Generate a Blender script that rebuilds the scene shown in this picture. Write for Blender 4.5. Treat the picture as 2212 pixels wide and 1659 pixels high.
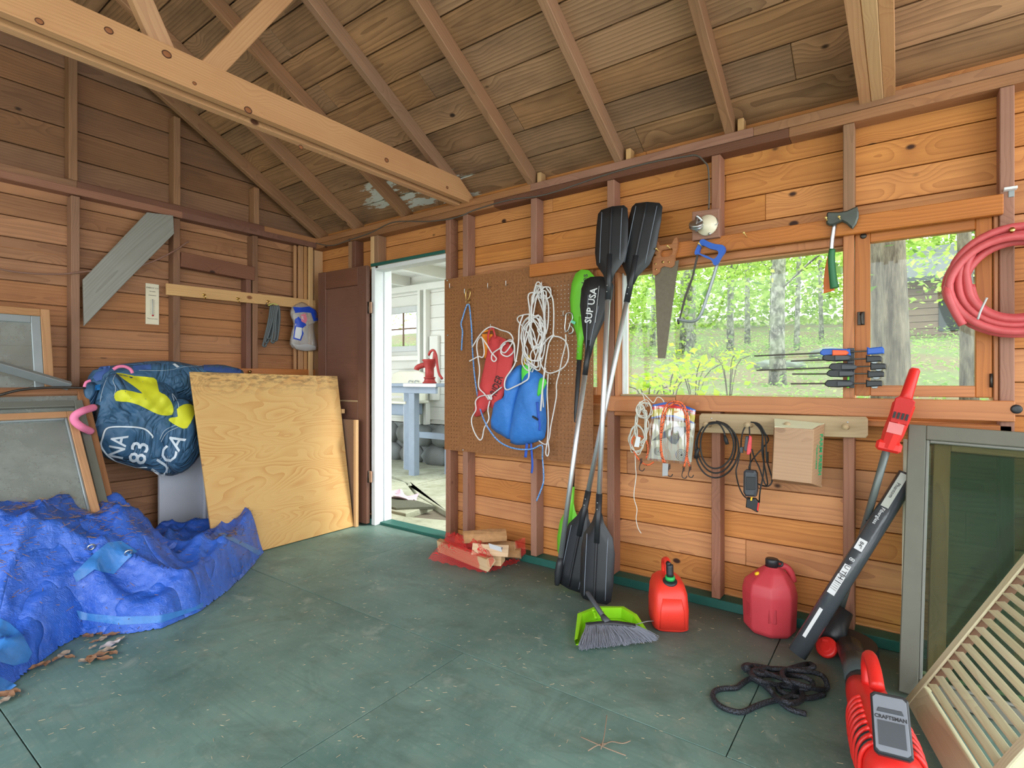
import bpy, bmesh, math, random
import numpy as np
from mathutils import Vector, Matrix, Euler
random.seed(7); rng = np.random.default_rng(11)
for o in list(bpy.data.objects): bpy.data.objects.remove(o, do_unlink=True)
SC = bpy.context.scene; COL = SC.collection
# ---------------------------------------------------------------- camera
FPX, CXP, HYP, CH, TH = 1160.0, 1106.0, 818.0, 1.2, math.radians(35.9)
CT, ST = math.cos(TH), math.sin(TH)
cam = bpy.data.cameras.new('camera'); co = bpy.data.objects.new('camera', cam); COL.objects.link(co)
co.location = (0, 0, CH); co.rotation_euler = (math.pi / 2, 0, TH)
cam.sensor_width = 36; cam.lens = 36 * FPX / 2212; cam.shift_y = -(829.5 - HYP) / 2212; cam.clip_start = .02
SC.camera = co
# ---------------------------------------------------------------- daylight
wd = bpy.data.worlds.new('sky'); SC.world = wd; wd.use_nodes = True
bg = wd.node_tree.nodes['Background']; bg.inputs[0].default_value = (.90, .96, 1.0, 1); bg.inputs[1].default_value = 1.6
sn = bpy.data.lights.new('sun', 'SUN'); sn.energy = 1.2; sn.angle = math.radians(12); sn.color = (1, .95, .84)
so = bpy.data.objects.new('sun', sn); COL.objects.link(so); so.rotation_euler = (math.radians(-16), math.radians(34), 0)
SC.view_settings.view_transform = 'Standard'; SC.view_settings.look = 'None'; SC.view_settings.gamma = 1
SC.view_settings.use_curve_mapping = False; SC.view_settings.exposure = 1.5
# ---------------------------------------------------------------- positions from picture directions
YS, YW, XL, XS = 2.90, 2.99, -4.37, -4.28      # stud face / board face of the window wall, board face / stud face of the gable wall
def ray(px, py):
    r = (px - CXP) / FPX; u = (HYP - py) / FPX
    return Vector((r * CT - ST, r * ST + CT, u))
CAM = Vector((0, 0, CH))
def onW(px, py, Y=YW): d = ray(px, py); return CAM + d * (Y / d.y)
def onL(px, py, X=XL): d = ray(px, py); return CAM + d * (X / d.x)
def onF(px, py, z=0.0): d = ray(px, py); return CAM + d * ((z - CH) / d.z)
def onP(px, py, p, n):
    d = ray(px, py); n = Vector(n); return CAM + d * ((Vector(p) - CAM).dot(n) / d.dot(n))
# ---------------------------------------------------------------- object helpers
def wm(o):
    m = o.matrix_parent_inverse @ o.matrix_basis
    return wm(o.parent) @ m if o.parent else o.matrix_basis
def adopt(o, p):
    if p is not None:
        o.parent = p; o.matrix_parent_inverse = wm(p).inverted()
def tag(o, label=None, cat=None, group=None, kind=None):
    if label: o['label'] = label
    if cat: o['category'] = cat
    if group: o['group'] = group
    if kind: o['kind'] = kind
    return o
def thing(name, label, cat, loc, group=None):
    o = bpy.data.objects.new(name, None); COL.objects.link(o); o.location = loc; o.empty_display_size = .05
    return tag(o, label, cat, group)
def mk(name, V, Fc, mat, parent=None, smooth=False, mids=None, mtx=None):
    me = bpy.data.meshes.new(name)
    V = np.array([tuple(v) for v in V], dtype=float).reshape(-1, 3)
    if mtx is None:
        lo, hi = V.min(0), V.max(0); c = Vector(((lo[0] + hi[0]) / 2, (lo[1] + hi[1]) / 2, lo[2]))
        mtx = Matrix.Translation(c); V = V - np.array(c)
    me.from_pydata(V.tolist(), [], [list(map(int, f)) for f in Fc])
    for m in (mat if isinstance(mat, (list, tuple)) else [mat]): me.materials.append(m)
    if mids is not None: me.polygons.foreach_set('material_index', list(map(int, mids)))
    if smooth: me.polygons.foreach_set('use_smooth', [True] * len(me.polygons))
    o = bpy.data.objects.new(name, me); COL.objects.link(o); o.matrix_basis = mtx
    adopt(o, parent); return o
def mkbm(name, bm, mat, parent=None, smooth=False, mtx=None):
    bm.verts.ensure_lookup_table(); bm.verts.index_update()
    V = [v.co.copy() for v in bm.verts]; Fc = [[v.index for v in f.verts] for f in bm.faces]; mi = [f.material_index for f in bm.faces]
    bm.free(); return mk(name, V, Fc, mat, parent, smooth, mi, mtx)
def bbox_bm(lo, hi, bev=0.0, bm=None, seg=1, mid=0):
    b2 = bmesh.new(); r = bmesh.ops.create_cube(b2, size=1)
    for v in b2.verts: v.co = Vector([(lo[i] + hi[i]) / 2 + v.co[i] * (hi[i] - lo[i]) for i in range(3)])
    if bev: bmesh.ops.bevel(b2, geom=b2.edges[:], offset=bev, segments=seg, affect='EDGES', profile=.5)
    for f in b2.faces: f.material_index = mid
    if bm is None: return b2
    me = bpy.data.meshes.new('t'); b2.to_mesh(me); b2.free(); bm.from_mesh(me); bpy.data.meshes.remove(me); return bm
def box(name, lo, hi, mat, parent=None, bev=.003, seg=1, smooth=False):
    lo, hi = [min(a, b) for a, b in zip(lo, hi)], [max(a, b) for a, b in zip(lo, hi)]
    c = [(a + b) / 2 for a, b in zip(lo, hi)]
    bev = min(bev, .4 * min(b - a for a, b in zip(lo, hi)))
    bm = bbox_bm([a - q for a, q in zip(lo, c)], [b - q for b, q in zip(hi, c)], bev, seg=seg)
    return mkbm(name, bm, mat, parent, smooth, Matrix.Translation(c))
def frame(p0, p1, up=(0, 0, 1)):
    x = (Vector(p1) - Vector(p0)).normalized(); z = Vector(up); z = (z - x * z.dot(x))
    if z.length < 1e-6: z = Vector((0, 1, 0)) - x * x.y
    z.normalize(); y = z.cross(x)
    return Matrix(((x.x, y.x, z.x, 0), (x.y, y.y, z.y, 0), (x.z, y.z, z.z, 0), (0, 0, 0, 1)))
def beam(name, p0, p1, b, h, mat, parent=None, up=(0, 0, 1), bev=.003, off=(0, 0)):
    """timber from p0 to p1: width b across, depth h along 'up'; local x runs along the grain"""
    p0, p1 = Vector(p0), Vector(p1); L = (p1 - p0).length; R = frame(p0, p1, up)
    bev = min(bev, .3 * min(b, h))
    bm = bbox_bm((-L / 2, -b / 2 + off[0], -h / 2 + off[1]), (L / 2, b / 2 + off[0], h / 2 + off[1]), bev)
    return mkbm(name, bm, mat, parent, False, Matrix.Translation((p0 + p1) / 2) @ R)
def spline(P, n=6, closed=False):
    P = [Vector(p) for p in P]; out = []; N = len(P)
    rngi = range(N if closed else N - 1)
    for i in rngi:
        g = (lambda k: P[k % N]) if closed else (lambda k: P[max(0, min(N - 1, k))])
        a, b, c, d = g(i - 1), g(i), g(i + 1), g(i + 2)
        for k in range(n):
            t = k / n; out.append(.5 * ((2 * b) + (c - a) * t + (2 * a - 5 * b + 4 * c - d) * t * t + (3 * b - a - 3 * c + d) * t ** 3))
    if not closed: out.append(P[-1])
    return out
def tube_geo(P, r, res=8, closed=False, cap=True, flat=1.0, up=None):
    P = [Vector(p) for p in P]; n = len(P); V = []; Fc = []
    rr = r if hasattr(r, '__len__') else [r] * n
    t0 = (P[1] - P[0]).normalized(); u = Vector(up) if up is not None else t0.orthogonal(); u = (u - t0 * u.dot(t0)).normalized()
    for i in range(n):
        a = P[(i - 1) % n] if (closed or i > 0) else P[i]; b = P[(i + 1) % n] if (closed or i < n - 1) else P[i]
        t = b - a; t = t.normalized() if t.length > 1e-9 else t0
        u = u - t * u.dot(t); u = u.normalized() if u.length > 1e-6 else t.orthogonal().normalized()
        w = t.cross(u)
        for k in range(res):
            an = 2 * math.pi * k / res; V.append(P[i] + u * (math.cos(an) * rr[i]) + w * (math.sin(an) * rr[i] * flat))
    m = n if closed else n - 1
    for i in range(m):
        j = (i + 1) % n
        for k in range(res): Fc.append((i * res + k, i * res + (k + 1) % res, j * res + (k + 1) % res, j * res + k))
    if cap and not closed: Fc.append(list(range(res - 1, -1, -1))); Fc.append([(n - 1) * res + k for k in range(res)])
    return V, Fc
def tube(name, P, r, mat, parent=None, res=8, closed=False, n=0, flat=1.0, up=None):
    if n: 
        if hasattr(r, '__len__'): raise ValueError
        P = spline(P, n, closed)
    V, Fc = tube_geo(P, r, res, closed, True, flat, up); return mk(name, V, Fc, mat, parent, True)
def lathe(name, prof, mat, parent=None, mtx=Matrix(), res=20, smooth=True):
    V = []; Fc = []
    for r, z in prof:
        for k in range(res): V.append((r * math.cos(2 * math.pi * k / res), r * math.sin(2 * math.pi * k / res), z))
    for i in range(len(prof) - 1):
        for k in range(res): Fc.append((i * res + k, i * res + (k + 1) % res, (i + 1) * res + (k + 1) % res, (i + 1) * res + k))
    Fc.append(list(range(res - 1, -1, -1))); Fc.append([(len(prof) - 1) * res + k for k in range(res)])
    return mk(name, V, Fc, mat, parent, smooth, None, mtx)
def join(geos):
    V = []; Fc = []
    for v, f in geos:
        o = len(V); V += list(v); Fc += [[i + o for i in q] for q in f]
    return V, Fc
def slab(name, pts, thick, mtx, mat, parent=None, bev=.002, smooth=False, seg=1):
    """outline pts (x,y) extruded along local z by thick (centred)"""
    bm = bmesh.new(); a = [bm.verts.new((p[0], p[1], -thick / 2)) for p in pts]
    f = bm.faces.new(a); r = bmesh.ops.extrude_face_region(bm, geom=[f])
    for v in r['geom']:
        if isinstance(v, bmesh.types.BMVert): v.co.z += thick
    bmesh.ops.recalc_face_normals(bm, faces=bm.faces[:])
    if bev:
        ed = [e for e in bm.edges if abs(e.verts[0].co.z - e.verts[1].co.z) < 1e-7]
        bmesh.ops.bevel(bm, geom=ed, offset=bev, segments=seg, affect='EDGES', profile=.5)
    return mkbm(name, bm, mat, parent, smooth, mtx)
def basis(o, x, y, z=None):
    x = Vector(x).normalized(); y = Vector(y); y = (y - x * y.dot(x)).normalized(); z = x.cross(y)
    return Matrix(((x.x, y.x, z.x, o[0]), (x.y, y.y, z.y, o[1]), (x.z, y.z, z.z, o[2]), (0, 0, 0, 1)))
def grid_geo(fn, nu, nv):
    V = [fn(i / nu, j / nv) for j in range(nv + 1) for i in range(nu + 1)]
    Fc = [(j * (nu + 1) + i, j * (nu + 1) + i + 1, (j + 1) * (nu + 1) + i + 1, (j + 1) * (nu + 1) + i) for j in range(nv) for i in range(nu)]
    return V, Fc
def text(name, s, size, mtx, mat, parent=None, ext=.0006, align='CENTER', sx=1.0, weight=0.0):
    c = bpy.data.curves.new('t', 'FONT'); c.body = s; c.size = size; c.extrude = ext; c.align_x = align; c.align_y = 'CENTER'; c.resolution_u = 2; c.offset = weight
    t = bpy.data.objects.new('t', c); COL.objects.link(t); dg = bpy.context.evaluated_depsgraph_get()
    me = bpy.data.meshes.new_from_object(t.evaluated_get(dg)); me.name = name
    bpy.data.objects.remove(t, do_unlink=True); bpy.data.curves.remove(c)
    if sx != 1: me.transform(Matrix.Diagonal((sx, 1, 1, 1)))
    me.materials.clear(); me.materials.append(mat)
    o = bpy.data.objects.new(name, me); COL.objects.link(o); o.matrix_basis = mtx; adopt(o, parent); return o
# ---------------------------------------------------------------- material helpers
def srgb(r, g, b): return tuple(((c / 255) / 12.92 if c / 255 <= .04045 else ((c / 255 + .055) / 1.055) ** 2.4) for c in (r, g, b)) + (1,)
class G:
    def __init__(s, name):
        s.m = bpy.data.materials.new(name); s.m.use_nodes = True; s.nt = s.m.node_tree; s.bs = s.nt.nodes['Principled BSDF']
    def n(s, typ, ins=None, **kw):
        nd = s.nt.nodes.new('ShaderNode' + typ)
        for k, v in kw.items(): setattr(nd, k, v)
        for k, v in (ins or {}).items(): s.put(nd.inputs[k], v)
        return nd
    def put(s, sock, v):
        if isinstance(v, bpy.types.NodeSocket): s.nt.links.new(v, sock)
        elif isinstance(v, bpy.types.Node): s.nt.links.new(v.outputs[0], sock)
        else: sock.default_value = v
    def math(s, op, a, b=0.0, c=0.0): return s.n('Math', {0: a, 1: b, 2: c}, operation=op).outputs[0]
    def mix(s, f, a, b, bt='MIX'):
        nd = s.n('Mix', data_type='RGBA', blend_type=bt); s.put(nd.inputs[0], f); s.put(nd.inputs[6], a); s.put(nd.inputs[7], b); return nd.outputs[2]
    def ramp(s, f, stops):
        nd = s.n('ValToRGB', {0: f}); e = nd.color_ramp.elements
        while len(e) < len(stops): e.new(.5)
        for q, (p, c) in zip(e, stops): q.position = p; q.color = c if hasattr(c, '__len__') else (c, c, c, 1)
        return nd.outputs[0]
    def obj(s): return s.n('TexCoord').outputs['Object']
    def rnd(s): return s.n('ObjectInfo').outputs['Random']
    def noise(s, v, scale, detail=3, rough=.55, dist=0.0): return s.n('TexNoise', {'Vector': v, 'Scale': scale, 'Detail': detail, 'Roughness': rough, 'Distortion': dist}).outputs[0]
    def scale(s, v, sc): return s.n('Mapping', {'Vector': v, 'Scale': sc}).outputs[0]
    def bump(s, h, st=.2, d=.01): s.put(s.bs.inputs['Normal'], s.n('Bump', {'Height': h, 'Strength': st, 'Distance': d}))
    def fin(s, col=None, rough=.6, metal=0, **kw):
        if col is not None: s.put(s.bs.inputs['Base Color'], col)
        s.put(s.bs.inputs['Roughness'], rough); s.bs.inputs['Metallic'].default_value = metal
        for k, v in kw.items(): s.put(s.bs.inputs[k], v)
        return s.m
def plain(name, c, rough=.5, metal=0, var=.10, bump=0, nsc=18, **kw):
    g = G(name); o = g.obj(); n = g.noise(o, nsc, 4)
    k = g.math('MULTIPLY_ADD', n, 2 * var, 1 - var); col = g.mix(1.0, c, g.n('CombineColor', {0: k, 1: k, 2: k}), 'MULTIPLY')
    if bump: g.bump(n, bump, .004)
    return g.fin(col, rough, metal, **kw)
def wood(name, light, dark, knot, rings=70, var=.22, stain=.35, stainc=None, rough=.62, knots=1.0, fine=.5, ringamt=.40, spec=.35):
    g = G(name); o = g.obj(); r = g.rnd()
    off = g.n('CombineXYZ', {0: g.math('MULTIPLY', r, 37.0), 1: g.math('MULTIPLY', r, 11.3), 2: g.math('MULTIPLY', r, 23.7)})
    p = g.n('VectorMath', {0: o, 1: off}, operation='ADD').outputs[0]
    low = g.n('TexNoise', {'Vector': g.scale(p, (.55, 2.4, 2.4)), 'Scale': 1.6, 'Detail': 2.0}).outputs['Color']
    # knots
    kv = g.n('TexVoronoi', {'Vector': g.scale(p, (3.0, 4.6, 4.6)), 'Scale': 1.0, 'Randomness': .95}).outputs['Distance']
    kn = g.n('MapRange', {0: kv, 1: .045, 2: .085, 3: knots, 4: 0.0}, interpolation_type='SMOOTHSTEP').outputs[0]
    kw = g.n('MapRange', {0: kv, 1: .05, 2: .36, 3: 1.0, 4: 0.0}, interpolation_type='SMOOTHSTEP').outputs[0]
    # growth rings round a wandering pith
    s2 = g.n('VectorMath', {0: low, 1: (.5, .5, .5)}, operation='SUBTRACT').outputs[0]
    q = g.n('VectorMath', {0: s2, 1: (.0, .09, .09)}, operation='MULTIPLY').outputs[0]
    o2 = g.n('VectorMath', {0: o, 1: q}, operation='ADD').outputs[0]
    sp = g.n('SeparateXYZ', {0: o2}); y = g.math('ADD', sp.outputs[1], g.math('MULTIPLY_ADD', r, .16, -.11)); z = g.math('ADD', sp.outputs[2], g.math('MULTIPLY_ADD', g.math('FRACT', g.math('MULTIPLY', r, 7.31)), .12, -.06))
    rad = g.math('SQRT', g.math('ADD', g.math('MULTIPLY', y, y), g.math('MULTIPLY', z, z)))
    rad = g.math('ADD', rad, g.math('MULTIPLY', kw, .035))
    ring = g.math('FRACT', g.math('MULTIPLY', rad, rings)); ring = g.math('POWER', ring, 2.2)
    fn = g.noise(g.scale(p, (3, 160, 160)), 1.0, 3, .6)
    fac = g.math('ADD', g.math('MULTIPLY', ring, ringamt), g.math('MULTIPLY', g.math('SUBTRACT', fn, .35), fine))
    col = g.mix(fac, light, dark)
    st = g.n('MapRange', {0: g.noise(g.scale(p, (1.0, 2.6, 2.6)), 1.7, 4, .6), 1: .42, 2: .72, 3: 0.0, 4: stain}).outputs[0]
    col = g.mix(st, col, stainc or dark); col = g.mix(kn, col, knot)
    hv = g.n('HueSaturation', {'Color': col, 'Value': g.math('MULTIPLY_ADD', g.math('FRACT', g.math('MULTIPLY', r, 13.7)), 2 * var, 1 - var), 'Saturation': g.math('MULTIPLY_ADD', r, .12, .86)})
    g.bump(g.math('ADD', fn, g.math('MULTIPLY', ring, .5)), .25, .002)
    return g.fin(hv.outputs[0], rough, **{'Specular IOR Level': spec})
def metal(name, c, rough=.35, var=.12): return plain(name, c, rough, 1.0, var)
def glassmat(name, tint=(.93, .97, .95, 1), rough=.0, dirt=.0, dirtc=(.5, .52, .5, 1), ior=1.3):
    """thin pane: mostly clear, mirror-like at its Fresnel share, plus a film of dust"""
    g = G(name); nt = g.nt; out = nt.nodes['Material Output']
    tr = g.n('BsdfTransparent', {0: tint}); gl = g.n('BsdfGlossy', {0: (1, 1, 1, 1), 'Roughness': rough}); fr = g.n('Fresnel', {0: ior})
    m1 = g.n('MixShader', {0: fr, 1: tr, 2: gl}); df = g.n('BsdfDiffuse', {0: dirtc})
    nz = g.noise(g.obj(), 3.0, 6, .7); nz2 = g.noise(g.obj(), 160.0, 2)
    d = g.math('MULTIPLY', g.math('ADD', g.math('MULTIPLY', nz, 1.2), g.math('MULTIPLY', nz2, .06)), dirt)
    m2 = g.n('MixShader', {0: d, 1: m1, 2: df}); g.put(out.inputs[0], m2); return g.m
# ================================================================ materials
K = srgb
m_sid = wood('orange_pine_board', K(212, 140, 66), K(154, 82, 30), K(64, 32, 18), 62, .09, .42, K(142, 76, 32), fine=.6, ringamt=.45)
m_sidL = wood('brown_pine_board', K(178, 120, 72), K(120, 72, 40), K(60, 36, 24), 60, .14, .5, K(110, 66, 42))
m_gab = wood('aged_gable_board', K(152, 106, 70), K(98, 64, 40), K(54, 36, 24), 60, .12, .5, K(92, 66, 46))
m_roof = wood('grey_brown_roof_board', K(176, 130, 88), K(104, 70, 44), K(48, 32, 22), 52, .14, .65, K(78, 56, 40), fine=.65, ringamt=.55)
m_raft = wood('rafter_timber', K(166, 120, 84), K(118, 80, 54), K(70, 46, 32), 80, .12, .4, K(120, 96, 76))
m_stud = wood('reddish_stud_timber', K(166, 114, 88), K(124, 78, 58), K(70, 40, 30), 90, .12, .4, K(104, 60, 42))
m_studL = wood('dark_stud_timber', K(144, 100, 70), K(102, 68, 46), K(60, 36, 26), 90, .14, .45, K(84, 58, 44))
m_plate = wood('plate_timber', K(170, 116, 72), K(128, 78, 46), K(72, 40, 24), 80, .12, .5, K(110, 76, 54))
m_dkred = wood('dark_red_timber', K(126, 80, 58), K(92, 54, 38), K(50, 24, 16), 90, .1, .4, K(74, 36, 26))
m_tie = wood('pale_orange_beam', K(206, 154, 102), K(172, 114, 68), K(92, 52, 30), 85, .05, .35, K(176, 114, 68))
m_grey = wood('weathered_grey_board', K(150, 148, 140), K(108, 104, 98), K(70, 66, 62), 80, .05, .4, K(120, 112, 100))
m_trim = wood('varnished_window_trim', K(196, 118, 46), K(150, 78, 22), K(86, 44, 20), 75, .08, .3, K(140, 78, 34), rough=.42)
m_lath = wood('pale_pine_lath', K(212, 168, 112), K(184, 132, 78), K(130, 80, 44), 80, .08, .25, K(176, 130, 82))
m_door = wood('dark_brown_door_veneer', K(122, 78, 58), K(90, 56, 40), K(48, 26, 18), 120, .05, .35, K(60, 34, 24), rough=.45, knots=0, fine=.8, ringamt=.2)
def plymat():
    g = G('plywood_face'); o = g.obj(); n = g.n('TexNoise', {'Vector': g.scale(o, (1.0, 3.4, 1)), 'Scale': 1.1, 'Detail': 1.5, 'Roughness': .45, 'Distortion': .7}).outputs[0]
    b = g.math('FRACT', g.math('MULTIPLY', n, 26.)); b = g.math('MULTIPLY', g.math('POWER', b, 1.8), g.ramp(g.noise(g.scale(o, (1, 3, 1)), 1.6, 3), [(.35, .15), (.65, 1.)]))
    f = g.noise(g.scale(o, (4, 130, 1)), 1., 3); col = g.mix(g.math('MULTIPLY', b, .85), K(218, 176, 112), K(194, 130, 62)); col = g.mix(g.math('MULTIPLY', f, .3), col, K(186, 140, 86))
    sp = g.n('SeparateXYZ', {0: o}); e = g.math('MULTIPLY', g.n('MapRange', {0: sp.outputs[1], 1: .46, 2: .60, 3: 0., 4: 1.}).outputs[0], g.ramp(g.noise(g.scale(o, (3, 9, 1)), 4., 5, .7), [(.46, 0.), (.6, 1.)]))
    col = g.mix(g.math('MULTIPLY', e, .7), col, K(96, 72, 46))
    v = g.n('TexVoronoi', {'Vector': g.scale(o, (3.2, 4.4, 1)), 'Scale': 1.}).outputs['Distance']; col = g.mix(g.n('MapRange', {0: v, 1: .03, 2: .06, 3: .8, 4: 0.}).outputs[0], col, K(140, 92, 56)); g.bump(f, .15, .002); return g.fin(col, .65)
m_ply = plymat()
m_shut = wood('pale_green_grey_shutter_wood', K(222, 216, 178), K(192, 180, 136), K(110, 90, 60), 80, .06, .3, K(150, 150, 116))
m_brfr = wood('brown_sash_wood', K(158, 106, 66), K(116, 70, 40), K(74, 44, 28), 90, .1, .5, K(96, 66, 46))
m_orfr = wood('pine_sash_wood', K(196, 142, 88), K(158, 100, 54), K(98, 60, 34), 90, .08, .4, K(130, 92, 60))
m_box = wood('plain_box_wood', K(186, 146, 108), K(160, 118, 82), K(70, 40, 26), 70, .04, .3, K(150, 112, 84), knots=.3)
m_rail = wood('pale_grey_brown_rail_wood', K(184, 158, 116), K(160, 132, 92), K(120, 92, 60), 70, .03, .3, K(160, 134, 98), knots=0)
m_fire = wood('split_firewood', K(224, 190, 146), K(196, 150, 100), K(130, 86, 50), 60, .06, .4, K(190, 146, 98), knots=.4)
m_bark = plain('firewood_bark', K(176, 132, 88), .85, 0, .45, .8, 30)
m_white = plain('white_paint', K(222, 226, 228), .55, 0, .06, .1)
m_wboard = wood('white_painted_board', K(224, 228, 222), K(204, 208, 202), K(190, 190, 180), 60, .03, .3, K(200, 204, 196), knots=.15, fine=.2, ringamt=.15)
m_bluegrey = plain('blue_grey_paint', K(138, 154, 172), .5, 0, .10)
m_dgreen = plain('dark_green_paint', K(30, 92, 82), .5, 0, .25, .1)
m_black = plain('black_plastic', K(38, 40, 44), .42, 0, .1)
m_dgrey = plain('dark_grey_plastic', K(66, 70, 76), .45, 0, .08)
m_rubber = plain('black_rubber', K(30, 31, 33), .6, 0, .12)
m_red = plain('red_plastic', K(226, 44, 38), .38, 0, .05)
m_redcan = plain('bright_red_can_plastic', K(232, 58, 44), .42, 0, .10, .05, 9)
m_redfade = plain('faded_red_can_plastic', K(196, 62, 72), .48, 0, .14, .08, 9)
m_steel = metal('bright_steel', K(200, 204, 208), .32)
m_alu = metal('aluminium_tube', K(222, 226, 230), .48, .06)
m_iron = metal('dark_iron', K(84, 80, 76), .5, .25)
m_brass = metal('brass', K(210, 178, 110), .3)
m_rope = plain('white_rope', K(226, 224, 224), .8, 0, .08, .3, 120)
m_rope2 = plain('grey_white_string', K(214, 214, 204), .8, 0, .08, .3, 120)
m_lime = plain('lime_green_plastic', K(120, 214, 60), .4, 0, .05)
m_lime2 = plain('bright_green_dustpan_plastic', K(150, 220, 30), .4, 0, .05)
m_alframe = plain('grey_aluminium_frame_paint', K(116, 118, 110), .45, .2, .10)
m_alpale = plain('pale_aluminium_frame', K(150, 158, 160), .4, .4, .10)
m_olive = plain('olive_grey_frame_paint', K(100, 100, 88), .5, .1, .12)
g_clear = glassmat('window_pane', dirt=.015)
g_dusty = glassmat('dusty_storm_pane', (.84, .88, .86, 1), .04, .62, K(178, 182, 176))
g_green = glassmat('green_tinted_dusty_pane', (.78, .88, .80, 1), .0, .09, K(120, 132, 116), 1.08)
g_old = glassmat('old_wavy_pane', (.95, .98, .96, 1), .02, .02)
# ================================================================ the shed: floor, walls, roof
ZP = 2.465                      # underside of the rafters at the stud face
SL = .575                       # roof slope
CS = 1 / math.sqrt(1 + SL * SL)
def zr(Y): return ZP + SL * (YS - Y)        # underside of rafter over Y (front slope)
DK = .092 / CS
# --- floor of green painted panels
g = G('green_floor_paint'); o = g.obj(); r = g.rnd()
p = g.n('VectorMath', {0: o, 1: g.n('CombineXYZ', {0: g.math('MULTIPLY', r, 31.), 1: g.math('MULTIPLY', r, 17.), 2: 0.0})}, operation='ADD').outputs[0]
n1 = g.noise(p, 1.3, 5, .62); n2 = g.noise(p, 7.0, 6, .7); n3 = g.noise(g.scale(p, (2, 60, 1)), 1.0, 3, .6); n4 = g.noise(p, 60., 2)
col = g.mix(g.ramp(n1, [(.35, 0.), (.66, 1.)]), K(84, 116, 110), K(120, 152, 143))
col = g.mix(g.math('MULTIPLY', g.ramp(n2, [(.5, 0.), (.72, 1.)]), .55), col, K(132, 144, 132))
col = g.mix(g.math('MULTIPLY', g.ramp(n3, [(.52, 0.), (.75, 1.)]), .30), col, K(70, 102, 92))
col = g.mix(g.math('MULTIPLY', g.ramp(n4, [(.60, 0.), (.70, 1.)]), .30), col, K(150, 160, 146))
n5 = g.noise(p, 2.6, 7, .72, .8); col = g.mix(g.math('MULTIPLY', g.ramp(n5, [(.50, 0.), (.66, 1.)]), .5), col, K(70, 92, 84))
n6 = g.noise(p, 5., 4, .6, .5); col = g.mix(g.math('MULTIPLY', g.ramp(n6, [(.62, 0.), (.70, 1.)]), .45), col, K(160, 172, 162))
band_noise = g.n('TexNoise', {'Vector': g.n('NewGeometry').outputs['Position'], 'Scale': 1.1, 'Detail': 4.0}).outputs[0]
sp = g.n('SeparateXYZ', {0: g.n('NewGeometry').outputs['Position']})
# darker brownish band along the window wall, fainter towards the left
band = g.math('MULTIPLY', g.n('MapRange', {0: g.math('ADD', sp.outputs[1], g.math('MULTIPLY', band_noise, .5)), 1: 2.55, 2: 3.05, 3: 0., 4: .75}).outputs[0], g.n('MapRange', {0: sp.outputs[0], 1: -3.0, 2: -2.2, 3: .15, 4: 1.}).outputs[0])
col = g.mix(band, col, K(80, 76, 68))
g.bump(n2, .15, .002)
m_floor = g.fin(col, g.math('MULTIPLY_ADD', n2, .25, .42))
fl = box('floor', (-4.6, -1.75, -.08), (2.6, 2.99, -.012), plain('subfloor', K(60, 66, 58), .8), None, 0); tag(fl, 'green painted plywood floor of the shed', None, None, 'structure')
ys = [-1.75, -.73, .49, 1.78, 2.985]
for j in range(4):
    xs = [-4.55, -2.9, -.45, 1.99, 2.6] if j % 2 else [-4.55, -4.0, -1.55, .88, 2.6]
    for i in range(4): box('floor_panel', (xs[i] + .002, ys[j] + .002, -.014), (xs[i + 1] - .002, ys[j + 1] - .002, 0), m_floor, fl, .0008)
# --- window wall
wf = box('wall_front', (-4.55, 3.012, .0), (-3.485, 3.04, 2.62), m_sid, None, 0); tag(wf, 'orange pine board wall with windows and exposed studs', None, None, 'structure')
for lo, hi in [((-2.70, 3.012, 0), (1.6, 3.04, 1.10)), ((-2.70, 3.012, 1.86), (1.6, 3.04, 2.62)), ((-3.485, 3.012, 2.16), (-2.70, 3.04, 2.62)), ((-2.70, 3.012, 1.08), (-1.93, 3.04, 1.86)), ((.33, 3.012, 1.08), (1.6, 3.04, 1.86))]:
    box('backing_sheet', lo, hi, m_sid, wf, 0)  # unseen backing added behind the boards to stop light leaking through
row0 = .1375; z = .085 - row0
while z < 2.46:
    z1 = z + row0; z = max(z, .05); row = z1 - z; zc = (z + z1) / 2
    iv = [(-4.38, 1.6)]
    cuts = []
    if zc < 2.14: cuts.append((-3.49, -2.685))
    if 1.06 < zc < 1.90: cuts.append((-1.955, .345))
    for a, b in cuts:
        nv = []
        for s, e in iv:
            if a > s: nv.append((s, min(a, e)))
            if b < e: nv.append((max(b, s), e))
        iv = nv
    for s, e in iv:
        seg = [s]
        if e - s > 2.4: seg.append(s + (e - s) * random.uniform(.3, .7))
        seg.append(e)
        for a, b in zip(seg[:-1], seg[1:]):
            dy = random.uniform(0, .003)
            beam('wall_board', (a + .0008, YW + .011 - dy, zc), (b - .0008, YW + .011 - dy, zc), .022, row - .005, m_sid, wf, (0, 0, 1), .002)
    z = z1
def stud(x0, z0, z1, mat=m_stud, w=.045, y0=YS, y1=YW - .002, par=None, name='stud'):
    return beam(name, (x0 + w / 2, (y0 + y1) / 2, z0), (x0 + w / 2, (y0 + y1) / 2, z1), w, y1 - y0, mat, par or wf, (0, 1, 0))
ZS, ZT = .05, 2.37
for x in (-2.700, -2.535, -1.950, -1.406, .322): stud(x, ZS, ZT)
for x in (-.806, -.216):
    stud(x, ZS, 1.03); stud(x, 1.93, ZT, m_stud if x < -.5 else m_raft)
for x, m in ((-3.83, m_raft), (-3.78, m_dkred), (-3.54, m_lath), (-3.49, m_raft)): stud(x, 2.10, ZT, m)
stud(-4.36, ZS, ZT, m_lath)
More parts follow.
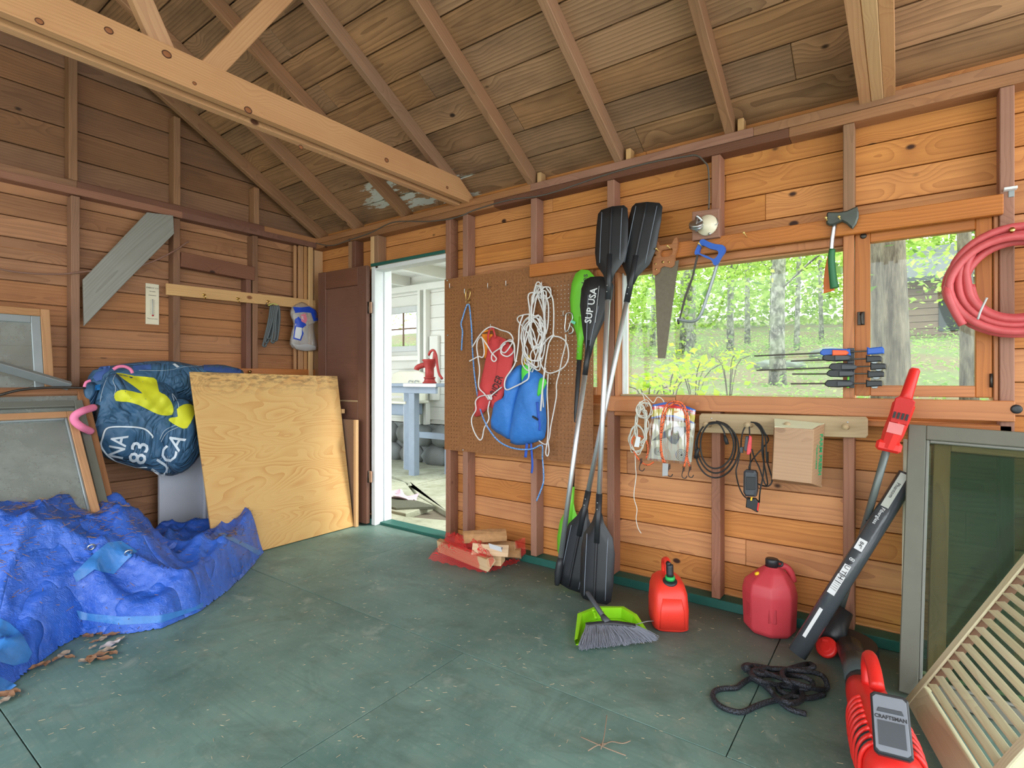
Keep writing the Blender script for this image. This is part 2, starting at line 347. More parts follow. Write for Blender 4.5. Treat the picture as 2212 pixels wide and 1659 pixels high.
# plates
beam('sill_plate', (-4.37, (YS + YW) / 2 - .002, .024), (-3.525, (YS + YW) / 2 - .002, .024), .094, .048, m_dgreen, wf)
beam('sill_plate', (-2.69, (YS + YW) / 2 - .002, .024), (1.6, (YS + YW) / 2 - .002, .024), .094, .048, m_dgreen, wf)
for a, b, m in ((-4.37, -2.25, m_plate), (-2.25, -.44, m_dkred), (-.44, 1.6, m_plate)):
    beam('top_plate', (a, (YS + YW) / 2, 2.394), (b, (YS + YW) / 2, 2.394), .10, .046, m, wf)
for a, b, m in ((-4.37, -1.95, m_plate), (-1.95, -.60, m_stud), (-.60, 1.6, m_plate)):
    beam('top_plate', (a, (YS + YW) / 2, 2.442), (b, (YS + YW) / 2, 2.442), .10, .046, m, wf)
# --- gable wall on the left
wl = box('wall_left', (-4.42, -1.7, 0), (-4.392, 3.0, 2.47), m_sidL, None, 0); tag(wl, 'brown pine board gable wall with exposed studs', None, None, 'structure')
mk('backing_sheet', [(-4.42, -1.7, 2.47), (-4.42, 3.0, 2.47), (-4.42, .6, 3.86), (-4.392, -1.7, 2.47), (-4.392, 3.0, 2.47), (-4.392, .6, 3.86)], [(0, 1, 2), (3, 5, 4), (0, 3, 4, 1), (1, 4, 5, 2), (2, 5, 3, 0)], m_gab, wl)
row = .1305; z = .10
while z < 2.40:
    for a, b in ((z, z + row * .5), (z + row * .5, z + row)):      # beaded boards: each shows a centre bead
        dx = random.uniform(0, .0025) + (0 if a == z else .0015)
    beam('beaded_board', (XL - .011 + dx, -1.7, z + row / 2), (XL - .011 + dx, 2.985, z + row / 2), .022, row - .005, m_sidL, wl, (0, 0, 1), .003)
    beam('bead', (XL + .001, -.1, z + row * .5), (XL + .001, 2.985, z + row * .5), .006, .005, m_sidL, wl, (0, 0, 1), .001)
    z += row
z = 2.44
while z < 3.75:
    ye = YS + .06 - (z + .09 - ZP) / SL
    if ye > .5: beam('gable_board', (XL - .011, .0, z + .095), (XL - .011 + random.uniform(0, .003), min(2.98, ye + .30), z + .095), .022, .184, m_gab, wl, (0, 0, 1), .003)
    z += .19
def studL(y0, z0, z1, mat=m_studL, w=.045, xa=XL + .002, xb=XS, name='stud'):
    return beam(name, ((xa + xb) / 2, y0 + w / 2, z0), ((xa + xb) / 2, y0 + w / 2, z1), w, xb - xa, mat, wl, (1, 0, 0))
yA, yB, yC = onL(154, 640, XS).y, onL(375, 640, XS).y, onL(546, 640, XS).y
for y in (yA, yB, yC): studL(y, .09, 2.37)
studL(yC - .052, .09, 2.02, m_dkred, .04)
for y in (.45, -.2): studL(y, .09, 2.37)
for y in (yA - .012, yB + .002, yC + .012):
    studL(y, 2.47, zr(y + .045) - .005, m_raft)
beam('sill_plate', (-4.325, -1.7, .045), (-4.325, 2.90, .045), .09, .09, m_dgreen, wl)
beam('top_plate', (-4.325, -1, 2.404), (-4.325, yB + .06, 2.404), .094, .05, m_stud, wl); beam('top_plate', (-4.325, yB + .06, 2.404), (-4.325, 2.9, 2.404), .094, .05, m_dkred, wl)
beam('top_plate', (-4.325, -1, 2.445), (-4.325, yA + .03, 2.445), .094, .046, m_plate, wl); beam('top_plate', (-4.325, yA + .03, 2.445), (-4.325, yC + .1, 2.445), .094, .046, m_dkred, wl); beam('top_plate', (-4.325, yC + .1, 2.445), (-4.325, 2.9, 2.445), .094, .046, m_plate, wl)
# header of the closed-off opening and strips in the corner
a, b = onL(398, 537, XS - .02), onL(545, 561, XS - .02)
beam('opening_header', (a.x, yB + .047, 2.075), (a.x, yC + .01, 2.055), .07, .11, m_dkred, wl)
for y, m, w, x in ((2.69, m_orfr, .026, XS - .03), (2.718, m_orfr, .046, XS - .005), (2.766, m_orfr, .03, XS + .005), (2.80, m_lath, .045, XS + .02)):
    beam('corner_strip', (x, y + w / 2, 1.05 if y < 2.79 else .1), (x, y + w / 2, 2.37), w - .003, .022, m, wl, (1, 0, 0))
# weathered diagonal brace
pa, pb = onL(350, 460, XS + .012), onL(152, 700, XS + .012)
brp = [onL(x, y, XS + .012) for x, y in ((317, 459), (373, 466), (375, 505), (264, 617), (181, 704), (179, 604))]
c = sum(brp, Vector()) / 6; ax = (brp[3] - brp[2]).normalized(); mt = basis(c, ax, Vector((1, 0, 0)).cross(ax))
iv = mt.inverted()
slab('diagonal_brace', [tuple((iv @ q)[:2]) for q in brp], .024, mt, m_grey, wl, .003)
# --- roof
RY, YR = .6, -1.75; zo = DK + .05
def rz(Y, e): return (zr(Y) if Y >= RY else zr(2 * RY - Y)) + e
rf = mk('ceiling', [(x, Y, rz(Y, e)) for e in (DK + .05, DK + .03) for Y in (3.2, RY, YR) for x in (-4.6, 2.6)],
     [(0, 1, 3, 2), (2, 3, 5, 4), (6, 8, 9, 7), (8, 10, 11, 9), (0, 6, 7, 1), (4, 5, 11, 10), (0, 2, 8, 6), (1, 7, 9, 3), (2, 4, 10, 8), (3, 9, 11, 5)], m_roof)
tag(rf, 'sloping plank ceiling on bare rafters', None, None, 'structure')
nrm = Vector((0, SL, 1)).normalized(); w = .161 / CS; k = 0
s_len = (3.16 - RY) / CS
# flakes of old white paint left on the boards of two bays near the eaves
gg = m_roof.node_tree; bsd = gg.nodes['Principled BSDF']; src = bsd.inputs['Base Color'].links[0].from_socket
class _H(G):
    def __init__(s, m): s.m = m; s.nt = m.node_tree; s.bs = s.nt.nodes['Principled BSDF']
h = _H(m_roof); pos = h.n('NewGeometry').outputs['Position']; sp = h.n('SeparateXYZ', {0: pos})
mx = h.math('MULTIPLY', h.n('MapRange', {0: sp.outputs[0], 1: -3.75, 2: -3.35, 3: 0., 4: 1.}).outputs[0], h.n('MapRange', {0: sp.outputs[0], 1: -2.5, 2: -2.15, 3: 1., 4: 0.}).outputs[0])
mx = h.math('MULTIPLY', mx, h.n('MapRange', {0: sp.outputs[1], 1: 2.45, 2: 2.72, 3: 0., 4: 1.}).outputs[0])
nz = h.noise(h.scale(pos, (2.2, 9, 9)), 1.6, 6, .62); msk = h.ramp(h.math('MULTIPLY', nz, h.math('MULTIPLY_ADD', mx, .55, .55)), [(.54, 0.), (.57, 1.)]); msk = h.math('MULTIPLY', msk, mx)
h.put(bsd.inputs['Base Color'], h.mix(msk, src, K(206, 208, 202)))
while k * w < s_len - .05:
    Yc = 3.16 - (k + .5) * w * CS; zc = zr(Yc) + DK
    xs = [-4.40] + ([-2.3 + random.uniform(-1.2, 1.2)] if k % 2 else [-3.0, -.4]) + [1.8]
    for a, b in zip(xs[:-1], xs[1:]):
        beam('roof_board', Vector((a + .001, Yc, zc)) + nrm * .011, Vector((b - .001, Yc, zc)) + nrm * .011, w - .007, .022, m_roof, rf, nrm, .003)
    k += 1
for x in (-4.258, -3.752, -3.152, -1.950, -1.336, -.717):
    beam('rafter', Vector((x, 3.05, zr(3.05))) + nrm * .046, Vector((x, RY, zr(RY))) + nrm * .046, .045, .092, m_raft, rf, nrm)
for x in (-1.885, -1.27, -.655): beam('rafter_block', (x - .01, YS + .045, 2.47), (x - .01, YS + .045, 2.535), .03, .06, m_lath, rf, (0, 1, 0))
# --- trusses
def truss(x, name, label):
    t = thing(name, label, None, (x, YS, ZP)); tag(t, kind='structure')
    zb = 2.445
    def board(dx, zz, h, m):
        bm = bmesh.new(); e = .5 * h / SL
        V = [(x + dx + s * .021, y, q) for s in (-1, 1) for y, q in ((YS + .06, zz), (YS + .06, zz + .03), (YS + .03 - (h - .03) / SL + .06, zz + h), (-1.2, zz + h), (-1.2, zz))]
        c = Vector((x + dx, .85, zz + h / 2)); R = Matrix.Translation(c) @ Matrix(((0, -1, 0, 0), (1, 0, 0, 0), (0, 0, 1, 0), (0, 0, 0, 1)))
        Ri = R.inverted(); V = [Ri @ Vector(v) for v in V]
        return mk('tie_beam', V, [(0, 1, 2, 3, 4), (9, 8, 7, 6, 5), (0, 5, 6, 1), (1, 6, 7, 2), (2, 7, 8, 3), (3, 8, 9, 4), (4, 9, 5, 0)], m, t, False, None, R)
    board(.045, zb, .143, m_tie); board(-.045, zb - .004, .143, m_tie)
    dz = 0 if x < -1 else -.022
    beam('spacer', (x, YS + .03, zb + .075 + dz), (x, -1.0, zb + .075 + dz), .046, .11, m_plate if x < -1 else m_lath, t)
    beam('rafter', Vector((x, 3.05, zr(3.05))) + nrm * .046, Vector((x, RY, zr(RY))) + nrm * .046, .045, .092, m_raft, t, nrm)
    return t
t1 = truss(-2.535, 'roof_truss', 'pale orange roof truss crossing above the left half of the room')
X1 = -2.535
def web(t, x, a, b, w=.088):
    pa, pb = onL(a[0], a[1], x), onL(b[0], b[1], x); dv = (pb - pa).normalized()
    beam('web_brace', pa - dv * .08, pb + dv * .45, .042, w, m_tie, t, (0, 0, 1) if abs(dv.z) < .8 else (0, 1, 0))
web(t1, -2.525, (352, 110), (303, 0)); web(t1, -2.525, (455, 150), (600, 0))
t2 = truss(-.085, 'roof_truss', 'roof truss high above the window, near the right edge')

for px, py, r in ((85, 46, .012), (235, 66, .014), (360, 117, .017), (536, 238, .017), (835, 346, .014), (966, 405, .010), (650, 318, .012), (420, 180, .008)):
    q = onL(px, py, -2.4688); kn = lathe('knot', [(0, 0), (r, 0), (r * .9, .0006), (0, .0008)], plain('knot_brown', K(150, 92, 52), .6, 0, .3), t1, basis(q, (0, 1, 0), (0, 0, 1)), 14)
    tube('knot_ring', [q + Vector((.0006, r * math.cos(a_), r * .8 * math.sin(a_))) for a_ in np.linspace(0, 6.283, 17)[:-1]], r * .14, plain('knot_dark', K(84, 48, 30), .7), kn, 5, True)
# ================================================================ windows and door of the front wall
def struct(name, label, loc): t = thing(name, label, None, loc); t['kind'] = 'structure'; return t
def pane(name, x0, x1, z0, z1, y, mat, par): return box(name, (x0, y - .002, z0), (x1, y + .002, z1), mat, par, 0)
def hb(name, x0, x1, z0, z1, y0, y1, mat, par): return beam(name, (x0, (y0 + y1) / 2, (z0 + z1) / 2), (x1, (y0 + y1) / 2, (z0 + z1) / 2), y1 - y0, z1 - z0, mat, par)
def vb(name, x0, x1, z0, z1, y0, y1, mat, par): return beam(name, ((x0 + x1) / 2, (y0 + y1) / 2, z0), ((x0 + x1) / 2, (y0 + y1) / 2, z1), x1 - x0, y1 - y0, mat, par, (0, 1, 0))
w1 = struct('window_1', 'large fixed picture window over the workshop wall', (-.8, 2.98, 1.1))
hb('head_stop', -1.41, -.217, 1.822, 1.862, 2.93, 3.06, m_trim, w1); vb('jamb', -1.357, -1.335, 1.095, 1.822, 2.90, 3.06, m_trim, w1)
vb('glazing_stop', -1.335, -1.322, 1.10, 1.822, 2.95, 3.02, m_white, w1); hb('glazing_stop', -1.322, -.216, 1.810, 1.822, 2.95, 3.02, m_orfr, w1)
hb('glazing_stop', -1.335, -.216, 1.099, 1.109, 2.93, 3.02, m_rail, w1); vb('mullion', -.216, -.173, 1.10, 1.862, 2.90, 3.06, m_trim, w1)
pane('pane', -1.33, -.2, 1.10, 1.83, 3.0, g_clear, w1)
w2 = struct('window_2', 'small casement window with a latch, right of the picture window', (.07, 2.95, 1.11))
ya, yb = 2.918, 2.96
vb('stile', -.170, -.112, 1.122, 1.872, ya, yb, m_trim, w2); vb('stile', .250, .303, 1.122, 1.880, ya, yb, m_trim, w2)
hb('rail', -.112, .250, 1.122, 1.170, ya, yb, m_trim, w2); hb('rail', -.112, .250, 1.817, 1.875, ya, yb, m_trim, w2)
pane('pane', -.115, .255, 1.165, 1.825, 2.95, g_clear, w2)
vb('jamb', .305, .321, 1.11, 1.9, 2.91, 3.06, m_trim, w2)
pb_ = onW(1860, 688, ya); 
lt = slab('latch', [(-.014, -.03), (.014, -.03), (.014, .03), (-.014, .03)], .006, basis(pb_ + Vector((0, -.003, 0)), (1, 0, 0), (0, 0, 1)), m_iron, w2)
tube('latch_lever', [pb_ + Vector(q) for q in ((0, -.006, .018), (.004, -.022, .022), (.004, -.026, 0), (.006, -.022, -.03))], .006, m_iron, lt, 8, n=4)
lathe('round_catch', [(.0, .0), (.012, .0), (.013, .004), (.008, .007), (.002, .008)], m_iron, w2, basis(onW(1865, 510, ya), (1, 0, 0), (0, 0, 1)) , 16)
for py in (520, 822):
    q = onW(2141, py, ya - .006); tube('hinge', [q + Vector((0, 0, -.028)), q + Vector((0, 0, .028))], .005, m_iron, w2, 8)
w3 = struct('window_3', 'casement behind the pegboard, a narrow strip of its pane in view', (-1.7, 2.95, 1.10))
vb('stile', -1.95, -1.87, 1.10, 1.87, ya, yb, m_trim, w3); vb('stile', -1.482, -1.407, 1.10, 1.87, ya, yb, m_trim, w3)
hb('rail', -1.87, -1.482, 1.10, 1.149, ya, yb, m_trim, w3); hb('rail', -1.87, -1.482, 1.815, 1.87, ya, yb, m_trim, w3)
pane('pane', -1.875, -1.475, 1.145, 1.82, 2.95, g_clear, w3)
def trimboard(n, x0, x1, z0, z1, y0, y1, m):
    o = hb('trim_%d' % n, x0, x1, z0, z1, y0, y1, m, None); o['kind'] = 'structure'; return o
tag(trimboard(1, -1.94, .331, 1.855, 1.935, 2.868, 2.898, m_trim), 'varnished header board over the windows')
tag(trimboard(2, -1.40, -.985, 1.012, 1.100, 2.862, 2.898, m_trim), 'short left length of the varnished window sill board')
tag(trimboard(3, -.983, .364, 1.030, 1.112, 2.862, 2.898, m_trim), 'long right length of the varnished window sill board')
tag(trimboard(4, -1.36, .36, .985, 1.012, 2.90, 2.985, m_trim), 'rough ledger under the window sill board')
# ---- inner doorway and its open leaf
dr = struct('door_1', 'dark brown panelled door folded open beside the white door frame', (-3.46, 2.9, 0))
vb('jamb', -3.520, -3.476, 0.0, 2.115, 2.894, 2.985, m_white, dr); box('jamb_liner', (-3.50, 2.985, 0), (-3.462, 3.06, 2.12), m_white, dr, .003); hb('lintel', -3.476, -2.70, 2.085, 2.118, 2.90, 3.0, m_white, dr)
hb('head_strip', -3.52, -2.70, 2.118, 2.142, 2.885, 2.90, m_dgreen, dr); hb('threshold', -3.47, -2.68, -.01, .022, 2.94, 3.06, m_dgreen, dr)
h0, h1 = Vector((-3.526, 2.868, 0)), Vector((-4.140, 2.835, 0)); dx = (h1 - h0).normalized(); LW = (h1 - h0).length
lf = bpy.data.objects.new('door_leaf', None); COL.objects.link(lf); lf.location = h0; adopt(lf, dr)
def leafpart(n, a, b, z0, z1, t, m, vert, off=0):
    up = Vector((0, 1, 0)); up = (up - dx * up.dot(dx)).normalized()
    if vert: p = h0 + dx * ((a + b) / 2) - up * off; return beam(n, p + Vector((0, 0, z0)), p + Vector((0, 0, z1)), b - a, t, m, lf, up)
    p0, p1 = h0 + dx * a - up * off, h0 + dx * b - up * off; zc = Vector((0, 0, (z0 + z1) / 2)); return beam(n, p0 + zc, p1 + zc, t, z1 - z0, m, lf)
leafpart('stile', 0, .11, .015, 2.125, .036, m_door, True); leafpart('stile', LW - .10, LW, .015, 2.125, .036, m_door, True)
leafpart('rail', .11, LW - .10, 1.975, 2.125, .034, m_door, False); leafpart('rail', .11, LW - .10, .86, 1.015, .034, m_door, False); leafpart('rail', .11, LW - .10, .015, .22, .034, m_door, False)
leafpart('panel', .11, LW - .10, 1.015, 1.975, .012, m_door, False); leafpart('panel', .11, LW - .10, .22, .86, .012, m_door, False)
leafpart('moulding', .108, LW - .098, 1.008, 1.02, .042, m_rail, False); leafpart('moulding', LW - .108, LW - .097, 1.015, 1.975, .042, m_door, True)
for zz in (1.78, .40):
    q = Vector((-3.52, 2.872, zz)); hp = box('hinge', q + Vector((-.022, -.006, -.045)), q + Vector((.03, .006, .045)), plain('painted_hinge', K(170, 132, 106), .5, 0, .3), dr, .001)
    tube('hinge_pin', [q + Vector((.0, -.008, -.048)), q + Vector((0, -.008, .048))], .006, m_iron, hp, 8)
# ================================================================ white room behind the doorway
fl2 = box('floor', (-7.0, 3.03, -.12), (-2.72, 5.7, -.05), plain('packed_earth', K(110, 104, 90), .9, 0, .3, .3), None, 0); tag(fl2, 'cracked concrete floor of the white back room', None, None, 'structure')
g = G('old_concrete'); o = g.obj(); a = g.noise(o, 2.2, 6, .7); b = g.noise(o, 11., 5, .7)
col = g.mix(g.ramp(a, [(.35, 0.), (.65, 1.)]), K(150, 156, 132), K(186, 190, 172)); col = g.mix(g.math('MULTIPLY', g.ramp(b, [(.5, 0.), (.7, 1.)]), .5), col, K(112, 116, 98)); g.bump(b, .5, .01)
m_conc = g.fin(col, .9)
cr = [onF(x, y) for x, y in ((830, 1030), (882, 1043), (897, 1070), (935, 1092), (965, 1105))]
slabs = [[(-6.9, 5.65), (-4.5, 5.65), (-4.5, 4.2), cr[1].to_2d(), (-5.3, 4.62), cr[0].to_2d() + Vector((0, .03)), (-6.9, 4.9)],
         [(-4.45, 5.65), (-3.1, 5.65), (-2.8, 3.5), cr[4].to_2d(), cr[3].to_2d() + Vector((.02, .02)), cr[2].to_2d() + Vector((.02, .02)), cr[1].to_2d() + Vector((.03, 0)), (-4.45, 4.2)],
         [(-6.9, 4.85), cr[0].to_2d(), cr[1].to_2d() + Vector((-.03, -.02)), cr[2].to_2d(), cr[3].to_2d(), (-3.55, 3.30), (-6.9, 3.36)],
         [(-6.9, 3.33), (-3.5, 3.26), (-3.0, 3.42), (-2.74, 3.32), (-2.74, 3.07), (-6.9, 3.07)]]
for k, s in enumerate(slabs): slab('concrete_slab', [(float(p[0]), float(p[1])) for p in s], .06, Matrix.Translation((0, 0, -.035 + .006 * (k % 3))), m_conc, fl2, .006)
YB = 5.5
wb = box('wall_back', (-7.0, YB + .02, .55), (-6.33, YB + .06, 2.75), m_wboard, None, 0); tag(wb, 'white painted board wall of the back room', None, None, 'structure')
for lo, hi in (((-5.60, .55), (-3.1, 2.75)), ((-6.33, .55), (-5.60, 1.60)), ((-6.33, 2.26), (-5.60, 2.75))): box('backing_sheet', (lo[0], YB + .02, lo[1]), (hi[0], YB + .06, hi[1]), m_wboard, wb, 0)
z = .62
while z < 2.5:
    for s, e in (((-6.98, -6.33), (-5.60, -3.15)) if 1.56 < z + .09 < 2.26 else ((-6.98, -3.15),)):
        beam('white_board', (s, YB + .01, z + .09), (e, YB + .01, z + .09), .02, .176, m_wboard, wb)
    z += .18
for x in (-6.62, -5.56, -5.44, -4.3): beam('stud', (x, YB - .045, .55), (x, YB - .045, 2.46), .05, .09, m_wboard, wb, (0, 1, 0))
beam('plate', (-7, YB - .05, 2.50), (-3.1, YB - .05, 2.50), .10, .09, m_wboard, wb); beam('ledger', (-6.9, YB - .03, 1.50), (-5.6, YB - .03, 1.50), .06, .07, m_wboard, wb)
beam('short_post', (-5.30, YB - .03, .9), (-5.30, YB - .03, 1.80), .16, .05, m_wboard, wb, (0, 1, 0))
# stone foundation, stone by stone
m_stone = plain('grey_foundation_stone', K(128, 134, 134), .9, 0, .35, .8, 6)
for row_ in range(2):
    x = -6.9 + .2 * row_
    while x < -3.3:
        w_ = random.uniform(.28, .5); bm = bmesh.new(); bmesh.ops.create_icosphere(bm, subdivisions=2, radius=1)
        for v in bm.verts: v.co = Vector((v.co.x * w_ * .54, v.co.y * .13, v.co.z * .17)) * random.uniform(.9, 1.06)
        mkbm('foundation_stone', bm, m_stone, wb, True, Matrix.Translation((x + w_ / 2, YB + .0, .10 + .29 * row_))); x += w_
box('foundation', (-7, YB + .02, -.1), (-3.1, YB + .06, .56), m_stone, wb, 0)
wsl = box('wall_side', (-7.02, 3.04, 0), (-6.98, YB, 2.7), m_wboard, None, 0); tag(wsl, 'white side wall of the back room', None, None, 'structure')
cl2 = box('ceiling', (-7.0, 3.04, 2.70), (-3.1, 5.6, 2.73), m_wboard, None, 0); tag(cl2, 'white plank ceiling of the back room', None, None, 'structure')
for k in range(12): box('ceiling_board', (-7.0, 3.05 + k * .21, 2.685), (-3.1, 3.05 + k * .21 + .205, 2.70), m_wboard, cl2, .003)
for x in (-5.85, -5.0, -4.15, -3.3): beam('joist', (x, 3.05, 2.62), (x, YB, 2.62), .06, .15, m_wboard, cl2)
w4 = struct('window_4', 'small four pane window in the white back room', (-5.97, YB, 1.6))
m_wfr = plain('grey_white_sash_paint', K(196, 202, 204), .5, 0, .08); m_mun = plain('brown_muntin', K(120, 96, 80), .6, 0, .1)
for n_, x0, x1, z0, z1 in (('stile', -6.34, -6.25, 1.60, 2.26), ('stile', -5.67, -5.59, 1.60, 2.26), ('rail', -6.25, -5.67, 1.60, 1.68), ('rail', -6.25, -5.67, 2.17, 2.26)): box(n_, (x0, YB - .03, z0), (x1, YB + .03, z1), m_wfr, w4, .004)
vb('muntin', -5.975, -5.955, 1.68, 2.17, YB - .012, YB + .012, m_mun, w4)
for a_, b_ in ((-6.25, -5.975), (-5.955, -5.67)):
    hb('muntin', a_, b_, 1.925, 1.945, YB - .012, YB + .012, m_mun, w4)
    for z0, z1 in ((1.68, 1.925), (1.945, 2.17)): pane('pane', a_, b_, z0, z1, YB, g_old, w4)
# stand with the pitcher pump
tb = thing('pump_stand', 'tall grey painted stand under the red hand pump', 'stand', (-5.0, 4.95, -.02))
box('stand_top', (-5.42, 4.62, 1.10), (-4.45, 5.12, 1.14), m_bluegrey, tb, .006); box('white_edge', (-5.0, 4.600, 1.10), (-4.45, 4.62, 1.14), m_white, tb, .003)
hb('apron', -5.36, -4.5, 1.02, 1.10, 4.66, 4.70, m_bluegrey, tb)
for x, y, m in ((-5.37, 5.04, m_white), (-5.30, 4.98, m_bluegrey), (-4.93, 4.72, m_bluegrey), (-4.62, 5.04, m_bluegrey)): beam('leg', (x, y, -.02), (x, y, 1.10), .10, .09, m, tb, (0, 1, 0))
hb('stretcher', -5.3, -4.65, .42, .50, 5.02, 5.06, m_bluegrey, tb)
q = onW(928, 827, 4.86); bx_ = q.x; zt_ = 1.14
m_pump = plain('worn_red_pump_iron', K(160, 48, 44), .5, .1, .25, .2, 20)
pp = thing('hand_pump', 'red cast iron pitcher pump on its tall grey stand', 'pump', (bx_, 4.86, zt_)); fS = .74
def pq(x, y, z): return Vector((bx_ + x * fS, 4.86 + y * fS, zt_ + z * fS))
lathe('pump_body', [(r_ * fS, z_ * fS) for r_, z_ in ((.12, 0), (.12, .02), (.10, .03), (.085, .08), (.10, .09), (.10, .105), (.075, .11), (.075, .26), (.10, .30), (.105, .37), (.125, .385), (.125, .41), (.10, .41))], m_pump, pp, Matrix.Translation((bx_, 4.86, zt_)), 24)
tube('spout', [pq(-.06, -.02, .32), pq(-.14, -.06, .30), pq(-.20, -.09, .27), pq(-.215, -.10, .23)], .034, m_pump, pp, 12, n=4)
beam('handle_bracket', pq(.10, 0, .36), pq(.12, 0, .52), .024, .04, m_pump, pp, (1, 0, 0))
tube('handle', [pq(-.02, 0, .48), pq(.02, 0, .54), pq(.09, 0, .56), pq(.16, -.01, .48), pq(.20, -.02, .30), pq(.25, -.03, .16), pq(.33, -.04, .08)], .016, m_pump, pp, 10, n=5)
tube('pump_rod', [pq(-.01, 0, .39), pq(-.015, 0, .49)], .007, m_steel, pp, 8)
m_enam = plain('cream_enamel', K(222, 224, 208), .25, 0, .05)
sk = thing('enamel_sink', 'old cream enamel sink with a high back behind the pump stand', 'sink', (-5.75, 5.2, .85))
bs = [(-.36, 0), (.36, 0), (.36, .30), (.31, .40), (.2, .43), (-.2, .43), (-.31, .40), (-.36, .30)]
slab('back_panel', bs, .05, basis((-5.72, 5.38, .88), (1, 0, 0), (0, 0, 1)), m_enam, sk, .015, True, 2)
box('basin', (-6.12, 4.92, .86), (-5.30, 5.36, .90), m_enam, sk, .015, 2, True); box('basin_skirt', (-6.02, 5.0, .70), (-5.40, 5.34, .86), m_bluegrey, sk, .02, 2)
for x in (-5.95, -5.47): beam('leg', (x, 5.2, -.02), (x, 5.2, .70), .06, .06, m_bluegrey, sk, (0, 1, 0))
for x in (-5.62, -5.5): tube('tap', [(x, 5.36, 1.16), (x, 5.30, 1.17), (x, 5.27, 1.13)], .012, m_steel, sk, 8, n=3)
wsh = thing('wall_shelf', 'small white bracket shelf beside the enamel sink', 'shelf', onW(845, 862, 4.3)); q = onW(845, 858, 4.3)
box('shelf_board', (q.x - .5, 4.22, q.z - .012), (q.x + .06, 4.42, q.z + .012), m_white, wsh, .003); beam('bracket', (q.x - .03, 4.32, q.z - .012), (q.x - .16, 4.32, q.z - .15), .03, .03, m_white, wsh)
q = onF(862, 1075)
V, Fc = grid_geo(lambda u, v: (q.x - .32 + .55 * u + .05 * math.sin(5 * v), q.y - .10 + .22 * v + .06 * math.sin(6 * u), .03 + .022 * math.sin(9 * u + 4 * v) + .015 * math.sin(17 * v + 3 * u)), 18, 8)
tag(mk('rag', V, Fc, plain('pale_pink_cloth', K(222, 194, 208), .9), None, True), 'pale pink rag on the back room floor', 'rag')
q = onF(868, 1093)
tag(slab('slate_slab', [(-.35, -.12), (.1, -.16), (.34, .10), (.05, .16), (-.4, .12)], .03, Matrix.Translation((q.x, q.y, .012)), plain('dark_slate', K(90, 94, 80), .85, 0, .35, .5, 40), None, .004), 'dark broken slate slab just inside the back room', 'slate')
# ================================================================ the wood outside
def gz(x, y):
    if x < -2.6 and y < 5.9: return -.35
    return .50 + .125 * max(0, y - 3.3) + .05 * math.sin(1.1 * x + .7 * y) + .12 * math.sin(.31 * x - .43 * y + 1) - .05 * max(0, x - 1) + .035 * max(0, -x - 2)
g = G('leaf_litter_ground'); o = g.obj(); a = g.noise(o, .9, 4, .6); b = g.noise(o, 14., 4, .7)
col = g.mix(g.ramp(a, [(.42, 0.), (.6, 1.)]), K(104, 88, 66), K(86, 108, 54)); col = g.mix(g.math('MULTIPLY', b, .5), col, K(140, 128, 100)); m_ground = g.fin(col, .95)
V, Fc = grid_geo(lambda u, v: (-26 + 44 * u, 3.2 + 34 * v * v, gz(-26 + 44 * u, 3.2 + 34 * v * v)), 110, 70)
tag(mk('ground', V, Fc, m_ground, None, True), 'leaf strewn wooded slope outside the windows', None, None, 'structure')
yard = box('ground', (-14, -22, -.5), (16, -3.25, -.1), plain('lawn', K(126, 132, 88), .9, 0, .25, 0, 2), None, 0); tag(yard, 'mown lawn in front of the shed', None, None, 'structure')
def leafmat(name, c1, c2):
    g = G(name); r = g.n('NewGeometry').outputs['Random Per Island']; col = g.mix(r, c1, c2)
    d = g.n('BsdfDiffuse', {0: col}); t = g.n('BsdfTranslucent', {0: col}); m = g.n('MixShader', {0: .55, 1: d, 2: t}); g.put(g.nt.nodes['Material Output'].inputs[0], m); return g.m
m_leaf = leafmat('spring_leaves', K(142, 178, 78), K(196, 216, 124)); m_leaf2 = leafmat('conifer_needles', K(84, 118, 62), K(130, 156, 92)); m_leafy = leafmat('yellow_green_leaves', K(206, 214, 70), K(160, 200, 66)); m_fern = leafmat('fern_fronds', K(122, 164, 80), K(182, 204, 128))
def leaves(name, C, S, mat, parent=None, flatn=.5, asp=.62):
    C = np.asarray(C, float); n = len(C); S = np.broadcast_to(np.asarray(S, float).reshape(-1, 1), (n, 1))
    a = rng.normal(size=(n, 3)); a[:, 2] *= flatn; a /= np.linalg.norm(a, axis=1, keepdims=True)
    b = rng.normal(size=(n, 3)); b[:, 2] *= flatn; b -= a * (a * b).sum(1, keepdims=True); b /= np.linalg.norm(b, axis=1, keepdims=True)
    V = np.stack([C - a * S, C - b * S * asp, C + a * S, C + b * S * asp], 1).reshape(-1, 3); Fc = np.arange(4 * n).reshape(-1, 4)
    keep = (C[:, 1] > 3.75) & ~((C[:, 0] < -2.5) & (C[:, 1] < 6.1)); V = V.reshape(-1, 4, 3)[keep].reshape(-1, 3); Fc = Fc[:keep.sum()]
    return mk(name, V, Fc, mat, parent)
